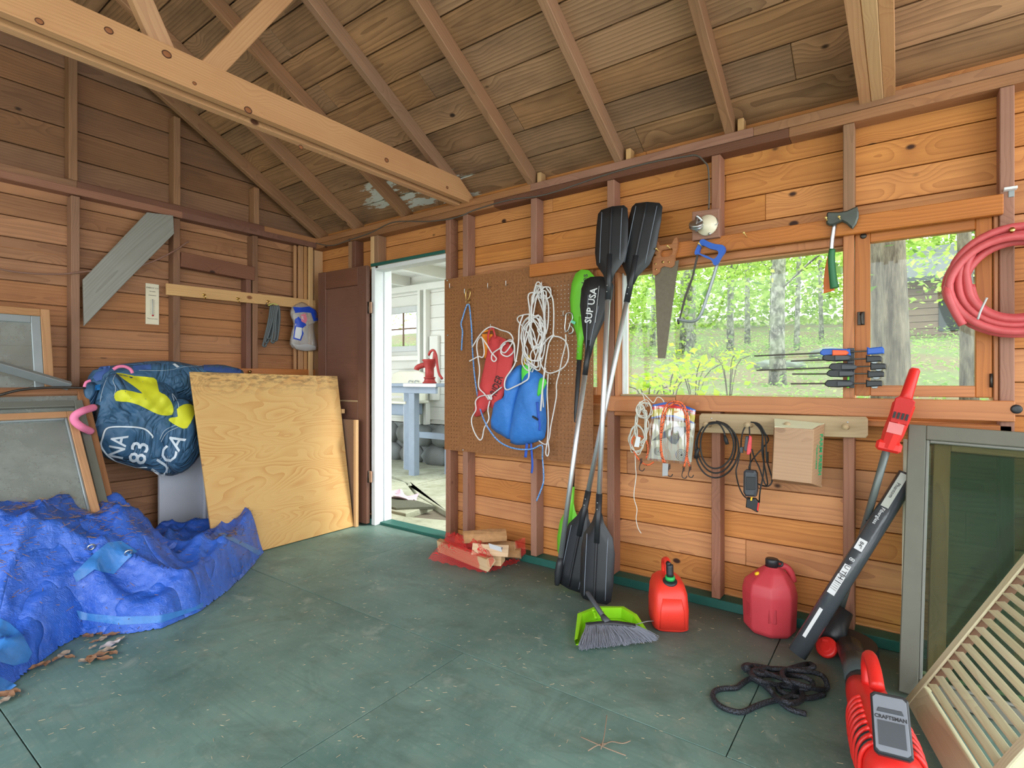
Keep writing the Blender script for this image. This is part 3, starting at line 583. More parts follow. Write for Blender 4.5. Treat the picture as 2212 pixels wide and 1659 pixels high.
# bark
g = G('birch_bark'); o = g.obj(); a = g.noise(g.scale(o, (13, 13, 9)), 1.0, 5, .7); b = g.noise(o, 3., 3)
col = g.mix(g.ramp(a, [(.45, 0.), (.62, 1.)]), K(84, 82, 76), K(170, 168, 156)); col = g.mix(g.math('MULTIPLY', g.ramp(b, [(.45, 0.), (.6, 1.)]), .5), col, K(150, 158, 130)); g.bump(a, .6, .02); m_birch = g.fin(col, .9)
g = G('grey_brown_bark'); o = g.obj(); a = g.noise(g.scale(o, (16, 16, 3)), 1.0, 6, .75)
col = g.mix(g.ramp(a, [(.38, 0.), (.62, 1.)]), K(78, 70, 60), K(142, 132, 114)); g.bump(a, 1., .03); m_oak = g.fin(col, .95)
def tree(px, py, wpx, Y, label, top=6.5, lean=(0, 0), bark=None, crown=1.6, nl=1200, name='birch_tree', leaf=None, br=4):
    b = onW(px, py, Y); z0 = gz(b.x, b.y) - .1; dep = math.hypot(b.x, b.y) * .93; r = wpx / FPX * dep / 2
    t = thing(name, label, 'tree', (b.x, b.y, z0), 'trees outside the windows')
    P = [Vector((b.x + lean[0] * s * s * top + .06 * math.sin(3 * s + px), b.y + lean[1] * s * top, z0 + s * top)) for s in [k / 9 for k in range(10)]]
    V, Fc = tube_geo(P, [r * (1.08 - .5 * k / 9 if k else 1.35) for k in range(10)], 12); mk('trunk', V, Fc, bark or m_birch, t, True)
    C = []
    for k in range(br):
        s = random.uniform(.28, .95); p = P[min(9, int(s * 9))]; an = random.uniform(0, 6.28); L = random.uniform(.6, 1.3) * crown
        e = p + Vector((math.cos(an) * L, math.sin(an) * L, random.uniform(-.1, .7)))
        tube('branch', [p, (p + e) / 2 + Vector((0, 0, .15)), e], r * .14, bark or m_birch, t, 6, n=3)
        C.append(rng.normal(loc=e, scale=(crown * .5, crown * .5, crown * .28), size=(nl // br, 3)))
    lf = leaves('foliage', np.vstack(C), rng.uniform(.03, .065, nl // br * br), leaf or m_leaf, t); lf['kind'] = 'stuff'
    return t
tree(1688, 840, 27, 8.6, 'pale mottled birch in the middle of the picture window', 6.5, (.05, 0))
tree(1572, 700, 13, 14, 'slim white birch left of the mottled birch, seen beside the hacksaw', 8, (.03, 0))
tree(1610, 690, 10, 17, 'thin pale trunk between two birches far up the slope', 9, (.0, 0))
tree(1676, 705, 13, 13, 'slim birch just behind the mottled birch', 8, (.02, 0))
tree(1716, 725, 9, 12.5, 'thin leaning birch right of the mottled birch', 8, (.05, 0))
tree(1478, 690, 26, 13, 'broad pale trunk seen between the handsaw and the hacksaw', 8, (.0, 0))
tree(1500, 680, 12, 18, 'slim trunk far behind the hacksaw', 9)
tree(1408, 660, 10, 17, 'thin far trunk left of the handsaw', 9)
tree(1775, 690, 8, 18, 'thin far trunk behind the axe', 9)
tree(1938, 842, 44, 5.6, 'thick rough barked pine close outside the casement window', 6, (.0, 0), m_oak, 1.5, 500, 'pine_tree', m_leaf2)
tree(1900, 842, 34, 6.6, 'second rough pine trunk half behind the thick one', 7, (.0, 0), m_oak, 1.5, 500, 'pine_tree', m_leaf2)
tree(2082, 760, 22, 7.5, 'rough trunk at the right edge of the casement pane', 7, (.0, 0), m_oak, 1.5, 400, 'pine_tree', m_leaf2)
# leafy masses
n = 80000; X = rng.uniform(-20, 9, n); Y = rng.uniform(10, 27, n); Zg = np.array([gz(x, y) for x, y in zip(X, Y)])
cx = rng.uniform(-20, 9, 240); cy = rng.uniform(9.5, 27, 240); cz = rng.uniform(.8, 6.5, 240); idx = rng.integers(0, 240, n)
P = np.stack([cx[idx] + rng.normal(0, .8, n), cy[idx] + rng.normal(0, .8, n), cz[idx] + rng.normal(0, .38, n)], 1)
P[:, 2] += np.array([gz(x, y) for x, y in P[:, :2]]); tag(leaves('understory_leaves', P, rng.uniform(.03, .075, n), m_leaf), 'bright spring foliage filling the wood behind the trunks', 'foliage', None, 'stuff')
n = 42000; P = np.stack([rng.uniform(-26, 14, n), rng.uniform(25, 32, n), np.zeros(n)], 1); P[:, 2] = [gz(x, y) + q for (x, y), q in zip(P[:, :2], rng.uniform(0, 9, n))]
tag(leaves('distant_leaves', P, rng.uniform(.10, .22, n), m_leaf), 'hazy far foliage at the back of the wood', 'foliage', None, 'stuff')
n = 60000; P = np.stack([rng.uniform(-16, 8, n), 4 + 18 * rng.uniform(0, 1, n) ** 1.6, np.zeros(n)], 1); P[:, 2] = [gz(x, y) + q for (x, y), q in zip(P[:, :2], rng.exponential(.10, n))]
tag(leaves('ground_plants', P, rng.uniform(.015, .05, n), m_fern, None, .35, .35), 'low ferns and seedlings covering the slope', 'undergrowth', None, 'stuff')
def bush(px, py, Y, r, n, label, mat, s=(.03, .06)):
    b = onW(px, py, Y); t = thing('shrub', label, 'shrub', (b.x, b.y, gz(b.x, b.y)), 'shrubs outside the windows')
    for k in range(5):
        an = k * 1.3; tube('stem', [(b.x, b.y, gz(b.x, b.y) - .05), (b.x + .3 * r * math.cos(an), b.y + .3 * r * math.sin(an), b.z - .2 * r), (b.x + .8 * r * math.cos(an), b.y + .8 * r * math.sin(an), b.z + .2 * r)], .006, m_oak, t, 5, n=3)
    lf = leaves('foliage', rng.normal(loc=b, scale=(r * .5, r * .4, r * .32), size=(n, 3)), rng.uniform(s[0], s[1], n), mat, t, .4); lf['kind'] = 'stuff'
bush(1500, 800, 6.0, .38, 160, 'yellow green sapling low in the picture window', m_leafy); bush(1445, 822, 5.2, .30, 90, 'small yellow leaved seedling at the lower left of the picture window', m_leafy)
bush(1400, 846, 4.6, .22, 70, 'pale leafy sprig at the sill of the picture window', m_leafy); bush(1575, 780, 6.6, .28, 80, 'yellow sapling right of the saw blade tip', m_leafy)
# rocks
for px, py, Y, r in ((1375, 835, 5.2, .22), (1660, 742, 10, .16), (1712, 745, 10, .15), (1790, 735, 11, .22)):
    b = onW(px, py, Y); bm = bmesh.new(); bmesh.ops.create_icosphere(bm, subdivisions=3, radius=1)
    for v in bm.verts: v.co = Vector((v.co.x * r * 1.3, v.co.y * r, v.co.z * r * .6)) * (1 + .12 * math.sin(5 * v.co.x + 7 * v.co.y + 3 * v.co.z))
    tag(mkbm('boulder', bm, plain('mossy_rock', K(120, 126, 116), .95, 0, .3, .5, 4), None, True, Matrix.Translation((b.x, b.y, gz(b.x, b.y) + .05))), {1375: 'pale boulder at the lower left corner of the picture window', 1660: 'grey rock left of the mottled birch base', 1712: 'grey rock right of the mottled birch base', 1790: 'mossy rock behind the clamps'}[px], 'rock', 'rocks on the slope')
# neighbouring cabin
YC_ = 17.0; a, b = onW(1962, 690, YC_), onW(2120, 735, YC_)
cb = thing('cabin', 'brown log sided cabin with a low deck beyond the pines', 'cabin', ((a.x + b.x) / 2, YC_, b.z - .6))
m_cab = wood('cabin_siding', K(150, 122, 104), K(118, 94, 80), K(80, 60, 50), 40, .1, .3)
for k in range(9): box('siding_board', (a.x - .3, YC_, b.z + .0 + k * .17), (b.x + 1.6, YC_ + .06, b.z + .16 + k * .17), m_cab, cb, .01)
box('wall_core', (a.x - .3, YC_ + .05, b.z - .4), (b.x + 1.6, YC_ + 3, b.z + 1.55), m_cab, cb, 0)
for k in range(5): box('deck_board', (a.x - .1, YC_ - 1.2 + k * .23, b.z - .06), (b.x + 1.2, YC_ - 1.2 + k * .23 + .2, b.z), m_grey, cb, .01)
for x in (a.x + .1, (a.x + b.x) / 2, b.x + .5): beam('deck_post', (x, YC_ - 1.1, b.z - .9), (x, YC_ - 1.1, b.z - .06), .12, .12, m_grey, cb, (0, 1, 0))
cw = box('cabin_window', ((a.x + b.x) / 2 - .1, YC_ - .04, b.z + .25), ((a.x + b.x) / 2 + .75, YC_ + .01, b.z + 1.0), m_dgrey, cb, .01)
mk('roof', [(a.x - .8, YC_ - .7, b.z + 1.45), (b.x + 2, YC_ - .7, b.z + 1.45), (b.x + 2, YC_ + 1.6, b.z + 2.6), (a.x - .8, YC_ + 1.6, b.z + 2.6), (a.x - .8, YC_ - .7, b.z + 1.55), (b.x + 2, YC_ - .7, b.z + 1.55), (b.x + 2, YC_ + 1.6, b.z + 2.7), (a.x - .8, YC_ + 1.6, b.z + 2.7)], [(0, 1, 2, 3), (4, 7, 6, 5), (0, 4, 5, 1), (1, 5, 6, 2), (2, 6, 7, 3), (3, 7, 4, 0)], m_dgrey, cb)
# ================================================================ pegboard and what hangs on it
px0, px1, pz0, pz1 = -2.706, -1.495, .682, 1.926
PY = YS - .004            # front face of the board
N_, M_ = 46, 47; dx_ = (px1 - px0) / N_; dz_ = (pz1 - pz0) / M_
V = []; Fc = []; vid = {}
def vv(k, p):
    if k not in vid: vid[k] = len(V); V.append(p)
    return vid[k]
for i in range(N_):
    for j in range(M_):
        x, z = px0 + i * dx_, pz0 + j * dz_; cx_, cz_ = x + dx_ / 2, z + dz_ / 2; R_ = .0031
        cor = [vv((i, j), (x, 0, z)), vv((i + 1, j), (x + dx_, 0, z)), vv((i + 1, j + 1), (x + dx_, 0, z + dz_)), vv((i, j + 1), (x, 0, z + dz_))]
        hol = []
        for k in range(8):
            an = -math.pi * .75 + k * math.pi / 4; hol.append(len(V)); V.append((cx_ + R_ * math.cos(an), 0, cz_ + R_ * math.sin(an)))
        for k in range(4): Fc.append((cor[k], cor[(k + 1) % 4], hol[(2 * k + 2) % 8], hol[2 * k + 1], hol[2 * k]))
g = G('brown_hardboard'); o = g.obj(); a = g.noise(o, 90., 3, .7); b = g.noise(o, 2.5, 5, .65)
col = g.mix(g.ramp(a, [(.35, 0.), (.7, 1.)]), K(134, 86, 48), K(164, 110, 64)); col = g.mix(g.math('MULTIPLY', g.ramp(b, [(.5, 0.), (.7, 1.)]), .35), col, K(98, 66, 44)); m_peg = g.fin(col, .6)
Vb = [(p[0], PY, p[2]) for p in V] + [(p[0], PY + .004, p[2]) for p in V]; nV = len(V)
F2 = [tuple(f) for f in Fc] + [tuple(i + nV for i in reversed(f)) for f in Fc]
for (i, j), q in list(vid.items()):
    for a_, b_ in (((i, j), (i + 1, j)), ((i, j), (i, j + 1))):
        if b_ in vid and ((a_[1] == b_[1] and a_[1] in (0, M_)) or (a_[0] == b_[0] and a_[0] in (0, N_))): F2.append((vid[a_], vid[b_], vid[b_] + nV, vid[a_] + nV))
peg = mk('pegboard', Vb, F2, m_peg); tag(peg, 'large brown perforated hardboard screwed to the studs', 'pegboard')
for px, py in ((966, 606), (1280, 562), (967, 724), (1000, 972)):
    q = onW(px, py, PY); lathe('screw', [(.0, .0), (.006, .0), (.006, .002), (.002, .003)], m_steel, peg, basis(q, (1, 0, 0), (0, 0, 1)), 10)
def wp(px, py, off=.02): return onW(px, py, PY - off)
def hook(px, py, label):
    q = wp(px, py, 0)
    return tag(tube('peg_hook', [q + Vector(v) for v in ((0, .006, 0), (0, -.010, 0), (0, -.030, -.014), (.002, -.036, .004), (.004, -.038, .022))], .0022, m_steel, None, 6, n=4), label, 'hook', 'wire hooks on the pegboard')
for px, py, l in ((978, 620, 'empty wire hook at the top left corner of the pegboard'), (1010, 632, 'wire hook holding the snap clip of the blue rope'), (1060, 620, 'empty wire hook right of the blue rope'), (1099, 615, 'second empty wire hook right of the blue rope'), (1066, 708, 'wire hook above the red rescue bag'), (1176, 618, 'wire hook holding the bundle of white rope'), (1222, 680, 'curved wire hook holding the carabiner')): hook(px, py, l)
# snap clip + blue rope
g = G('blue_white_braid'); o = g.obj(); a = g.noise(o, 230., 2, .5); m_blue_rope = g.fin(g.mix(g.ramp(a, [(.54, 0.), (.60, 1.)]), K(60, 136, 214), K(214, 224, 232)), .75)
br = thing('blue_rope', 'blue and white braided rope hanging from a metal snap clip', 'rope', wp(1011, 1080))
tube('snap_clip', [wp(x, y, .030) for x, y in ((1012, 625), (1007, 630), (1006, 640), (1008, 650), (1013, 644), (1016, 632), (1014, 625))], .0035, m_brass, br, 8, True, 4)
tube('swivel_ring', [wp(1010 + 4 * math.cos(t), 652 + 4 * math.sin(t), .028) for t in np.linspace(0, 6.28, 11)[:-1]], .0025, m_brass, br, 6, True)
P = [(997, 757), (998, 735), (999, 715), (996, 700), (1000, 685), (1005, 668), (1010, 657), (1014, 662), (1017, 690), (1019, 715), (1020, 745), (1022, 775), (1025, 810), (1030, 845), (1036, 878), (1046, 908), (1058, 930), (1072, 948), (1088, 960), (1108, 968), (1130, 971), (1152, 969), (1166, 962), (1172, 965), (1172, 990), (1174, 1015), (1174, 1040), (1168, 1060), (1159, 1082)]
tube('rope_strand', [wp(x, y, .075 if 800 < y < 975 and x > 1040 else .022) for x, y in P], .0052, m_blue_rope, br, 8, n=5)
# red rescue bag with white throw line
g = G('red_canvas'); o = g.obj(); a = g.noise(o, 160., 2); b = g.noise(o, 7., 5, .65)
col = g.mix(b, K(226, 84, 84), K(196, 58, 62)); g.bump(a, .3, .002); m_redc = g.fin(col, .85)
rb = thing('throw_bag', 'flat red canvas rescue bag with white throw line', 'bag', wp(1050, 895, .03))
out = [(1061, 724), (1077, 727), (1090, 733), (1106, 752), (1110, 765), (1104, 795), (1092, 838), (1084, 868), (1068, 882), (1056, 878), (1046, 890), (1034, 899), (1025, 899), (1024, 885), (1030, 860), (1038, 825), (1046, 790), (1054, 752)]
def pillow(name, outline, depth, mat, parent, off, rings=5, wob=.0, seed=0, unproj=wp):
    """cushion-like sheet with a traced outline: rises from its edge to its middle"""
    P3 = [unproj(x, y, off) for x, y in outline]; c = sum(P3, Vector()) / len(P3); n = len(P3)
    nr = Vector((0, -1, 0)); V = []; Fc = []; rs = random.Random(seed)
    for k in range(rings):
        t = k / rings; h = depth * math.sqrt(max(0, 1 - (1 - t) ** 2.2))
        for p in P3:
            q = p + (c - p) * t; V.append(q + nr * (h + wob * math.sin(41 * q.x + 17 * q.z + seed) * t + wob * .6 * math.sin(73 * q.z - 29 * q.x + seed) * t))
    V.append(c + nr * depth)
    for k in range(rings - 1):
        for i in range(n): Fc.append((k * n + i, k * n + (i + 1) % n, (k + 1) * n + (i + 1) % n, (k + 1) * n + i))
    for i in range(n): Fc.append(((rings - 1) * n + i, (rings - 1) * n + (i + 1) % n, len(V) - 1))
    b = len(V)
    for p in P3: V.append(p + nr * (-.004))
    for i in range(n): Fc.append((i, b + i, b + (i + 1) % n, (i + 1) % n))
    Fc.append([b + i for i in range(n)])
    return mk(name, V, Fc, mat, parent, True)
def dense(P, n=3, closed=True): return [tuple(p[:2]) for p in spline([(x, y, 0) for x, y in P], n, closed)]
pillow('bag_body', dense(out, 2), .035, m_redc, rb, .012, 6, .004, 1)
pillow('bag_fold', dense([(1078, 735), (1092, 733), (1108, 760), (1103, 800), (1090, 842), (1080, 868), (1068, 880), (1058, 876), (1066, 830), (1074, 780)], 2), .014, m_redc, rb, .040, 4, .002, 2)
tube('hanging_strap', [wp(x, y, .03) for x, y in ((1056, 745), (1054, 728), (1058, 712), (1064, 709), (1067, 716), (1070, 730))], .008, m_redc, rb, 8, n=4, flat=.35, up=(1, 0, 0))
q = wp(1076, 843, .062); d1 = (wp(1083, 808, .05) - wp(1066, 855, .05)).normalized()
text('lettering', 'RIDER', .085, basis(wp(1073, 833, .0605), d1, Vector((0, 1, 0)).cross(d1) * -1), m_black, rb, sx=.62)
ob = thing('orange_float', 'orange webbing flap behind the red rescue bag', 'flap', wp(1056, 770, .02))
slab('flap', [(-.035, -.09), (.035, -.10), (.04, .07), (-.05, .08)], .012, basis(wp(1055, 745, .010), (1, 0, .05), (0, 0, 1)), plain('orange_webbing', K(236, 140, 30), .7), ob, .003)
beam('flap_bar', wp(1043, 717, .018), wp(1064, 712, .018), .012, .012, plain('orange_bar', K(240, 150, 40), .6), ob)
def squig(seed, cx, cy, rx, ry, loops, n, off0=.03, amp=.03):
    rs = random.Random(seed); P = []
    for k in range(n):
        t = k / n * loops * 6.283; j = .75 + .5 * rs.random(); P.append(wp(cx + rx * j * math.cos(t + rs.uniform(-.3, .3)) + rs.uniform(-4, 4), cy + ry * j * math.sin(t) + rs.uniform(-7, 7), off0 + amp * rs.random()))
    return P
P1 = [(1014, 780), (1022, 776), (1034, 770), (1042, 772), (1046, 762), (1044, 742), (1040, 728), (1032, 735), (1030, 752), (1033, 775), (1036, 800), (1034, 835), (1046, 850), (1056, 862), (1064, 852), (1084, 836)]
tube('throw_line', [wp(x, y, .066) for x, y in P1], .0045, m_rope, rb, 7, n=5)
P2 = [(1020, 750), (1034, 727), (1048, 712), (1062, 706), (1082, 713), (1100, 719), (1108, 732), (1104, 745), (1090, 762), (1080, 752), (1092, 738), (1108, 740), (1110, 758), (1096, 770), (1082, 762), (1088, 744), (1102, 734), (1111, 745), (1112, 778), (1116, 780)]
tube('throw_line', [wp(x, y, .070 + .012 * (k % 3)) for k, (x, y) in enumerate(P2)], .0045, m_rope, rb, 7, n=6)
P3 = [(1040, 728), (1052, 745), (1062, 762), (1072, 774), (1068, 781), (1062, 776), (1064, 764), (1080, 752), (1092, 742)]
tube('throw_line', [wp(x, y, .078) for x, y in P3], .0045, m_rope, rb, 7, n=6)
P4 = [(1058, 866), (1054, 885), (1056, 905), (1046, 925), (1042, 945), (1036, 950), (1026, 936), (1019, 915), (1020, 900), (1028, 885), (1027, 868), (1034, 858), (1048, 854), (1058, 856)]
tube('throw_line', [wp(x, y, .060) for x, y in P4], .0045, m_rope, rb, 7, n=6)
tube('knot', [wp(1058 + 4 * math.cos(t * 2.1), 858 + 5 * math.sin(t * 3), .068 + .006 * math.sin(t)) for t in np.linspace(0, 6.28, 16)], .0045, m_rope, rb, 6, n=3)
# blue life vest
g = G('blue_nylon'); o = g.obj(); a = g.noise(o, 22., 4, .6); g.bump(a, .55, .012); m_bluen = g.fin(g.mix(a, K(66, 140, 222), K(36, 108, 196)), .55)
m_vgreen = plain('vest_green_panel', K(90, 220, 80), .6); m_navy = plain('navy_webbing', K(44, 90, 196), .7); m_yel = plain('yellow_loop', K(240, 196, 30), .6)
lv = thing('life_vest', 'blue life vest with green side panels hung on the pegboard', 'life vest', wp(1120, 960, .05))
left = [(1112, 795), (1122, 788), (1128, 792), (1130, 815), (1126, 845), (1118, 880), (1112, 920), (1103, 949), (1085, 941), (1061, 925), (1064, 900), (1070, 871), (1086, 863), (1096, 850), (1098, 826), (1102, 806)]
right = [(1148, 796), (1160, 802), (1176, 815), (1180, 838), (1178, 880), (1180, 910), (1176, 945), (1160, 954), (1130, 961), (1103, 957), (1104, 925), (1112, 880), (1120, 850), (1128, 825), (1138, 803)]
pillow('vest_panel', dense(left, 2), .060, m_bluen, lv, .012, 7, .004, 3); pillow('vest_panel', dense(right, 2), .066, m_bluen, lv, .016, 7, .004, 5)
pillow('neck_panel', dense([(1128, 790), (1138, 788), (1148, 795), (1142, 815), (1130, 838), (1127, 815)], 2), .02, m_vgreen, lv, .03, 4)
pillow('side_panel', dense([(1166, 818), (1176, 817), (1180, 828), (1168, 850), (1160, 857), (1162, 838)], 2), .012, m_vgreen, lv, .06, 3)
pillow('side_panel', dense([(1096, 826), (1099, 822), (1099, 848), (1094, 856)], 2), .01, m_vgreen, lv, .02, 3)
tube('hanging_loop', [wp(x, y, .03) for x, y in ((1132, 792), (1134, 778), (1140, 768), (1146, 778), (1148, 794))], .008, m_yel, lv, 6, n=4, flat=.3, up=(1, 0, 0))
def strap(name, pts, off, w, mat, par): return tube(name, [wp(x, y, off) for x, y in pts], w, mat, par, 8, n=4, flat=.18, up=(1, 0, 0))
strap('waist_strap', ((1160, 868), (1162, 890), (1164, 905), (1166, 918), (1165, 930)), .082, .009, m_navy, lv); beam('buckle', wp(1150, 899, .09), wp(1162, 907, .09), .012, .012, m_black, lv)
strap('waist_strap', ((1138, 958), (1137, 970), (1135, 988)), .05, .011, m_navy, lv); strap('waist_strap', ((1147, 958), (1149, 985), (1150, 1008), (1148, 1022)), .05, .008, m_navy, lv)
text('lettering', 'e', .05, basis(wp(1135, 824, .062), (1, 0, .2), (0, 0, 1)), m_black, lv)
# white rope bundle
wr = thing('white_rope', 'tangled bundle of white rope on the pegboard', 'rope', wp(1160, 975, .03))
tube('rope_strand', squig(3, 1160, 690, 17, 62, 7, 66), .0046, m_rope, wr, 6, n=4)
tube('rope_strand', squig(9, 1152, 740, 22, 52, 6, 52, .03, .03), .0046, m_rope, wr, 6, n=4)
tube('rope_strand', [wp(x, y, .05) for x, y in ((1176, 620), (1160, 640), (1150, 690), (1138, 730), (1130, 760), (1128, 785), (1140, 800), (1150, 790), (1146, 765), (1160, 740), (1166, 700), (1150, 680), (1124, 682), (1118, 692), (1135, 712), (1150, 735))], .0046, m_rope, wr, 6, n=6)
tube('rope_strand', [wp(x, y, .055) for x, y in ((1180, 622), (1192, 640), (1196, 665), (1196, 700), (1196, 724), (1208, 728), (1222, 738), (1228, 760), (1226, 780), (1214, 796), (1186, 806), (1170, 790), (1166, 760), (1180, 735), (1196, 724), (1186, 740), (1180, 770), (1176, 800), (1172, 840), (1174, 880))], .0046, m_rope, wr, 6, n=6)
tube('rope_strand', [wp(x, y, .085) for x, y in ((1142, 785), (1142, 815), (1130, 826), (1110, 836), (1096, 842), (1090, 836), (1092, 818), (1104, 800), (1112, 786), (1116, 770), (1120, 740), (1122, 705), (1130, 680))], .0052, m_rope, wr, 6, n=6)
tube('rope_strand', [wp(x, y, .095) for x, y in ((1178, 795), (1174, 820), (1170, 858), (1168, 888)) ], .0052, m_rope, wr, 6, n=6)
tube('rope_strand', [wp(x, y, .05) for x, y in ((1222, 722), (1222, 742), (1214, 775), (1208, 805), (1202, 830), (1202, 855), (1196, 890), (1190, 920), (1186, 948), (1178, 960), (1164, 952))], .0042, m_rope, wr, 6, n=6)
tube('rope_strand', [wp(x, y, .06) for x, y in ((1184, 808), (1182, 850), (1184, 890), (1184, 930), (1182, 955), (1179, 978), (1183, 985), (1186, 972), (1183, 948))], .0042, m_rope, wr, 6, n=6)
tube('rope_coil_top', [wp(1176 + 14 * math.cos(t), 632 + 14 * math.sin(t) + 2 * math.sin(3 * t), .03 + .02 * math.sin(1.7 * t)) for t in np.linspace(0, 25, 60)], .0046, m_rope, wr, 6, n=2)
# carabiner
cbn = thing('carabiner', 'steel carabiner with a small green tag on the pegboard', 'carabiner', wp(1228, 716, .03))
tube('body', [wp(x, y, .032) for x, y in ((1227, 676), (1235, 677), (1237, 688), (1232, 697), (1228, 712), (1222, 716), (1220, 706), (1222, 690), (1223, 680))], .0042, m_steel, cbn, 8, True, 4)
tube('body', [wp(x, y, .030) for x, y in ((1232, 703), (1238, 710), (1236, 719), (1228, 721))], .0045, m_steel, cbn, 8, n=4)
slab('tag', [(-.016, -.008), (.016, -.008), (.016, .008), (-.016, .008)], .001, basis(wp(1238, 696, .04), (1, 0, -.5), (0, 0, 1)), plain('mint_tag', K(120, 220, 190), .6), cbn, 0)
# ================================================================ paddles leaning on the wall
def blade_mesh(name, outline, c0, axis, side, mat, parent, th=.006, ribs=(), curve=0.0):
    """paddle blade: outline in (along, across), cupped a little, with raised ribs"""
    nrm_ = axis.cross(side).normalized(); n = len(outline); V = []; Fc = []
    if nrm_.y > 0: nrm_ = -nrm_
    def P(a, s, h): return c0 + axis * a + side * s + nrm_ * (h + curve * s * s)
    cx = sum(p[0] for p in outline) / n
    for sgn in (1, -1):
        for k in (0, .35, .75):
            for a, s in outline: V.append(P(a + (cx - a) * k, s * (1 - k), sgn * th * (.3 if k == 0 else 1)))
        V.append(P(cx, 0, sgn * th))
    h = 3 * n + 1
    for b in (0, h):
        for k in range(2):
            for i in range(n):
                f = (b + k * n + i, b + k * n + (i + 1) % n, b + (k + 1) * n + (i + 1) % n, b + (k + 1) * n + i); Fc.append(f if b == 0 else f[::-1])
        for i in range(n): f = (b + 2 * n + i, b + 2 * n + (i + 1) % n, b + 3 * n); Fc.append(f if b == 0 else f[::-1])
    for i in range(n): Fc.append((i, h + i, h + (i + 1) % n, (i + 1) % n))
    o = mk(name, V, Fc, mat, parent, True)
    for s0, s1, a0, a1, r, m in ribs:
        tube('rib', [P(a0, s0, th), P((a0 + a1) / 2, (s0 + s1) / 2, th + .002), P(a1, s1, th)], r, m, o, 6, n=3)
    return o
m_rib = plain('pale_rib_edge', K(120, 128, 140), .4)
SQ = [(0, -.02), (.05, -.035), (.12, -.085), (.20, -.10), (.36, -.098), (.44, -.09), (.46, -.07), (.465, 0), (.46, .07), (.44, .09), (.36, .098), (.20, .10), (.12, .085), (.05, .035), (0, .02)]
OV = [(0, -.018), (.06, -.03), (.16, -.075), (.28, -.092), (.38, -.085), (.44, -.06), (.465, -.02), (.46, .03), (.42, .07), (.34, .088), (.22, .085), (.12, .06), (.05, .028), (0, .018)]
def sc(o, a, b): return [(p[0] * a, p[1] * b) for p in o]
def paddle(name, label, pts, top, bot, shaft_m, r, blade_m, shapes, sockets):
    a, b = pts; ax = (b - a).normalized(); t = thing(name, label, 'paddle', b, 'paddles leaning by the pegboard')
    L = (b - a).length; side = Vector((1, 0, 0)); side = (side - ax * side.dot(ax)).normalized()
    a0 = a + ax * top * .92; b0 = b - ax * bot * .92
    tube('shaft', [a0, b0], r, shaft_m, t, 12)
    for lab, o_, end, d, ln in shapes:
        blade = blade_mesh('blade', sc(o_, ln / .465, 1.0), end, d, side, blade_m, t, .005, [(.062, .062, .12, ln * .95, .0022, m_rib), (-.062, -.062, .12, ln * .95, .0022, m_rib), (0, 0, -.02, ln * .97, .008, blade_m), (.004, .004, .02, ln * .97, .0022, m_rib)] if o_ is SQ else [(0, 0, .0, ln * .75, .009, blade_m)], -1.2)
        if o_ is not None: tube('socket', [end - d * .10, end + d * .16], [r * 1.25, r * 1.2], blade_m, t, 10)
        for q in (.02, .055): lathe('rivet', [(.0, 0), (.004, 0), (.003, .002)], m_steel, t, basis(end - d * q + Vector((0, -r * 1.25, 0)), (1, 0, 0), (0, 0, 1)), 8)
    return t
# first black paddle: upper blade left, lower blade right
yT, yB = 2.845, 2.60
pA = onW(1322, 446, 2.80); pB = onF(1284, 1302, .012)
ax = (pB - pA).normalized()
paddle('black_paddle', 'black square bladed paddle standing upright, its aluminium shaft in front', (pA, pB), .44, .44, m_alu, .0145, m_black, [('u', SQ, pA + ax * .44, -ax, .44), ('l', SQ, pB - ax * .47, ax, .47)], 0)
pA2 = onW(1398, 436, 2.83); pB2 = onF(1228, 1272, .012)
ax2 = (pB2 - pA2).normalized()
paddle('black_paddle', 'black square bladed paddle slanting to the upper right across the window frame', (pA2, pB2), .44, .44, m_alu, .0145, m_black, [('u', SQ, pA2 + ax2 * .46, -ax2, .46), ('l', SQ, pB2 - ax2 * .47, ax2, .47)], 0)
# green kayak paddle
gA = onW(1262, 582, 2.85); gB = onF(1226, 1222, .012); ax3 = (gB - gA).normalized()
gp_ = paddle('kayak_paddle', 'lime green kayak paddle with a black shaft behind the others', (gA, gB), .44, .44, m_black, .0145, m_lime, [('u', OV, gA + ax3 * .44, -ax3, .44), ('l', OV, gB - ax3 * .42, ax3, .42)], 0)
q = gA + ax3 * .10 + Vector((.02, -.022, 0)); text('lettering', 'blades', .055, basis(q, -ax3, Vector((0, -1, 0)).cross(-ax3)), m_black, gp_, align='CENTER')
# stand-up paddle with printed blade
sA = onW(1292, 597, 2.78); sB = onF(1203, 1264, .02); ax4 = (sB - sA).normalized()
sp_ = thing('sup_paddle', 'black teardrop stand-up paddle with white SUP USA lettering and silver shaft', 'paddle', sB, 'paddles leaning by the pegboard')
sd = Vector((1, 0, 0)); sd = (sd - ax4 * sd.dot(ax4)).normalized(); e_ = sA + ax4 * .47
TD = [(-.02, -.016), (.06, -.022), (.18, -.062), (.30, -.098), (.40, -.104), (.45, -.088), (.468, -.05), (.47, .02), (.46, .07), (.42, .10), (.34, .10), (.22, .072), (.10, .034), (-.02, .016)]
blade_mesh('blade', TD, e_, -ax4, sd, m_black, sp_, .006, [(-.045, -.01, .36, .04, .003, m_rib), (.03, .006, .30, .05, .003, m_rib)], -1.0)
tube('neck', [e_ - ax4 * .10, e_ + ax4 * .03, e_ + ax4 * .10], [.012, .017, .016], m_black, sp_, 10)
tube('shaft', [e_ + ax4 * .09, sB - ax4 * .14], .0150, m_alu, sp_, 12)
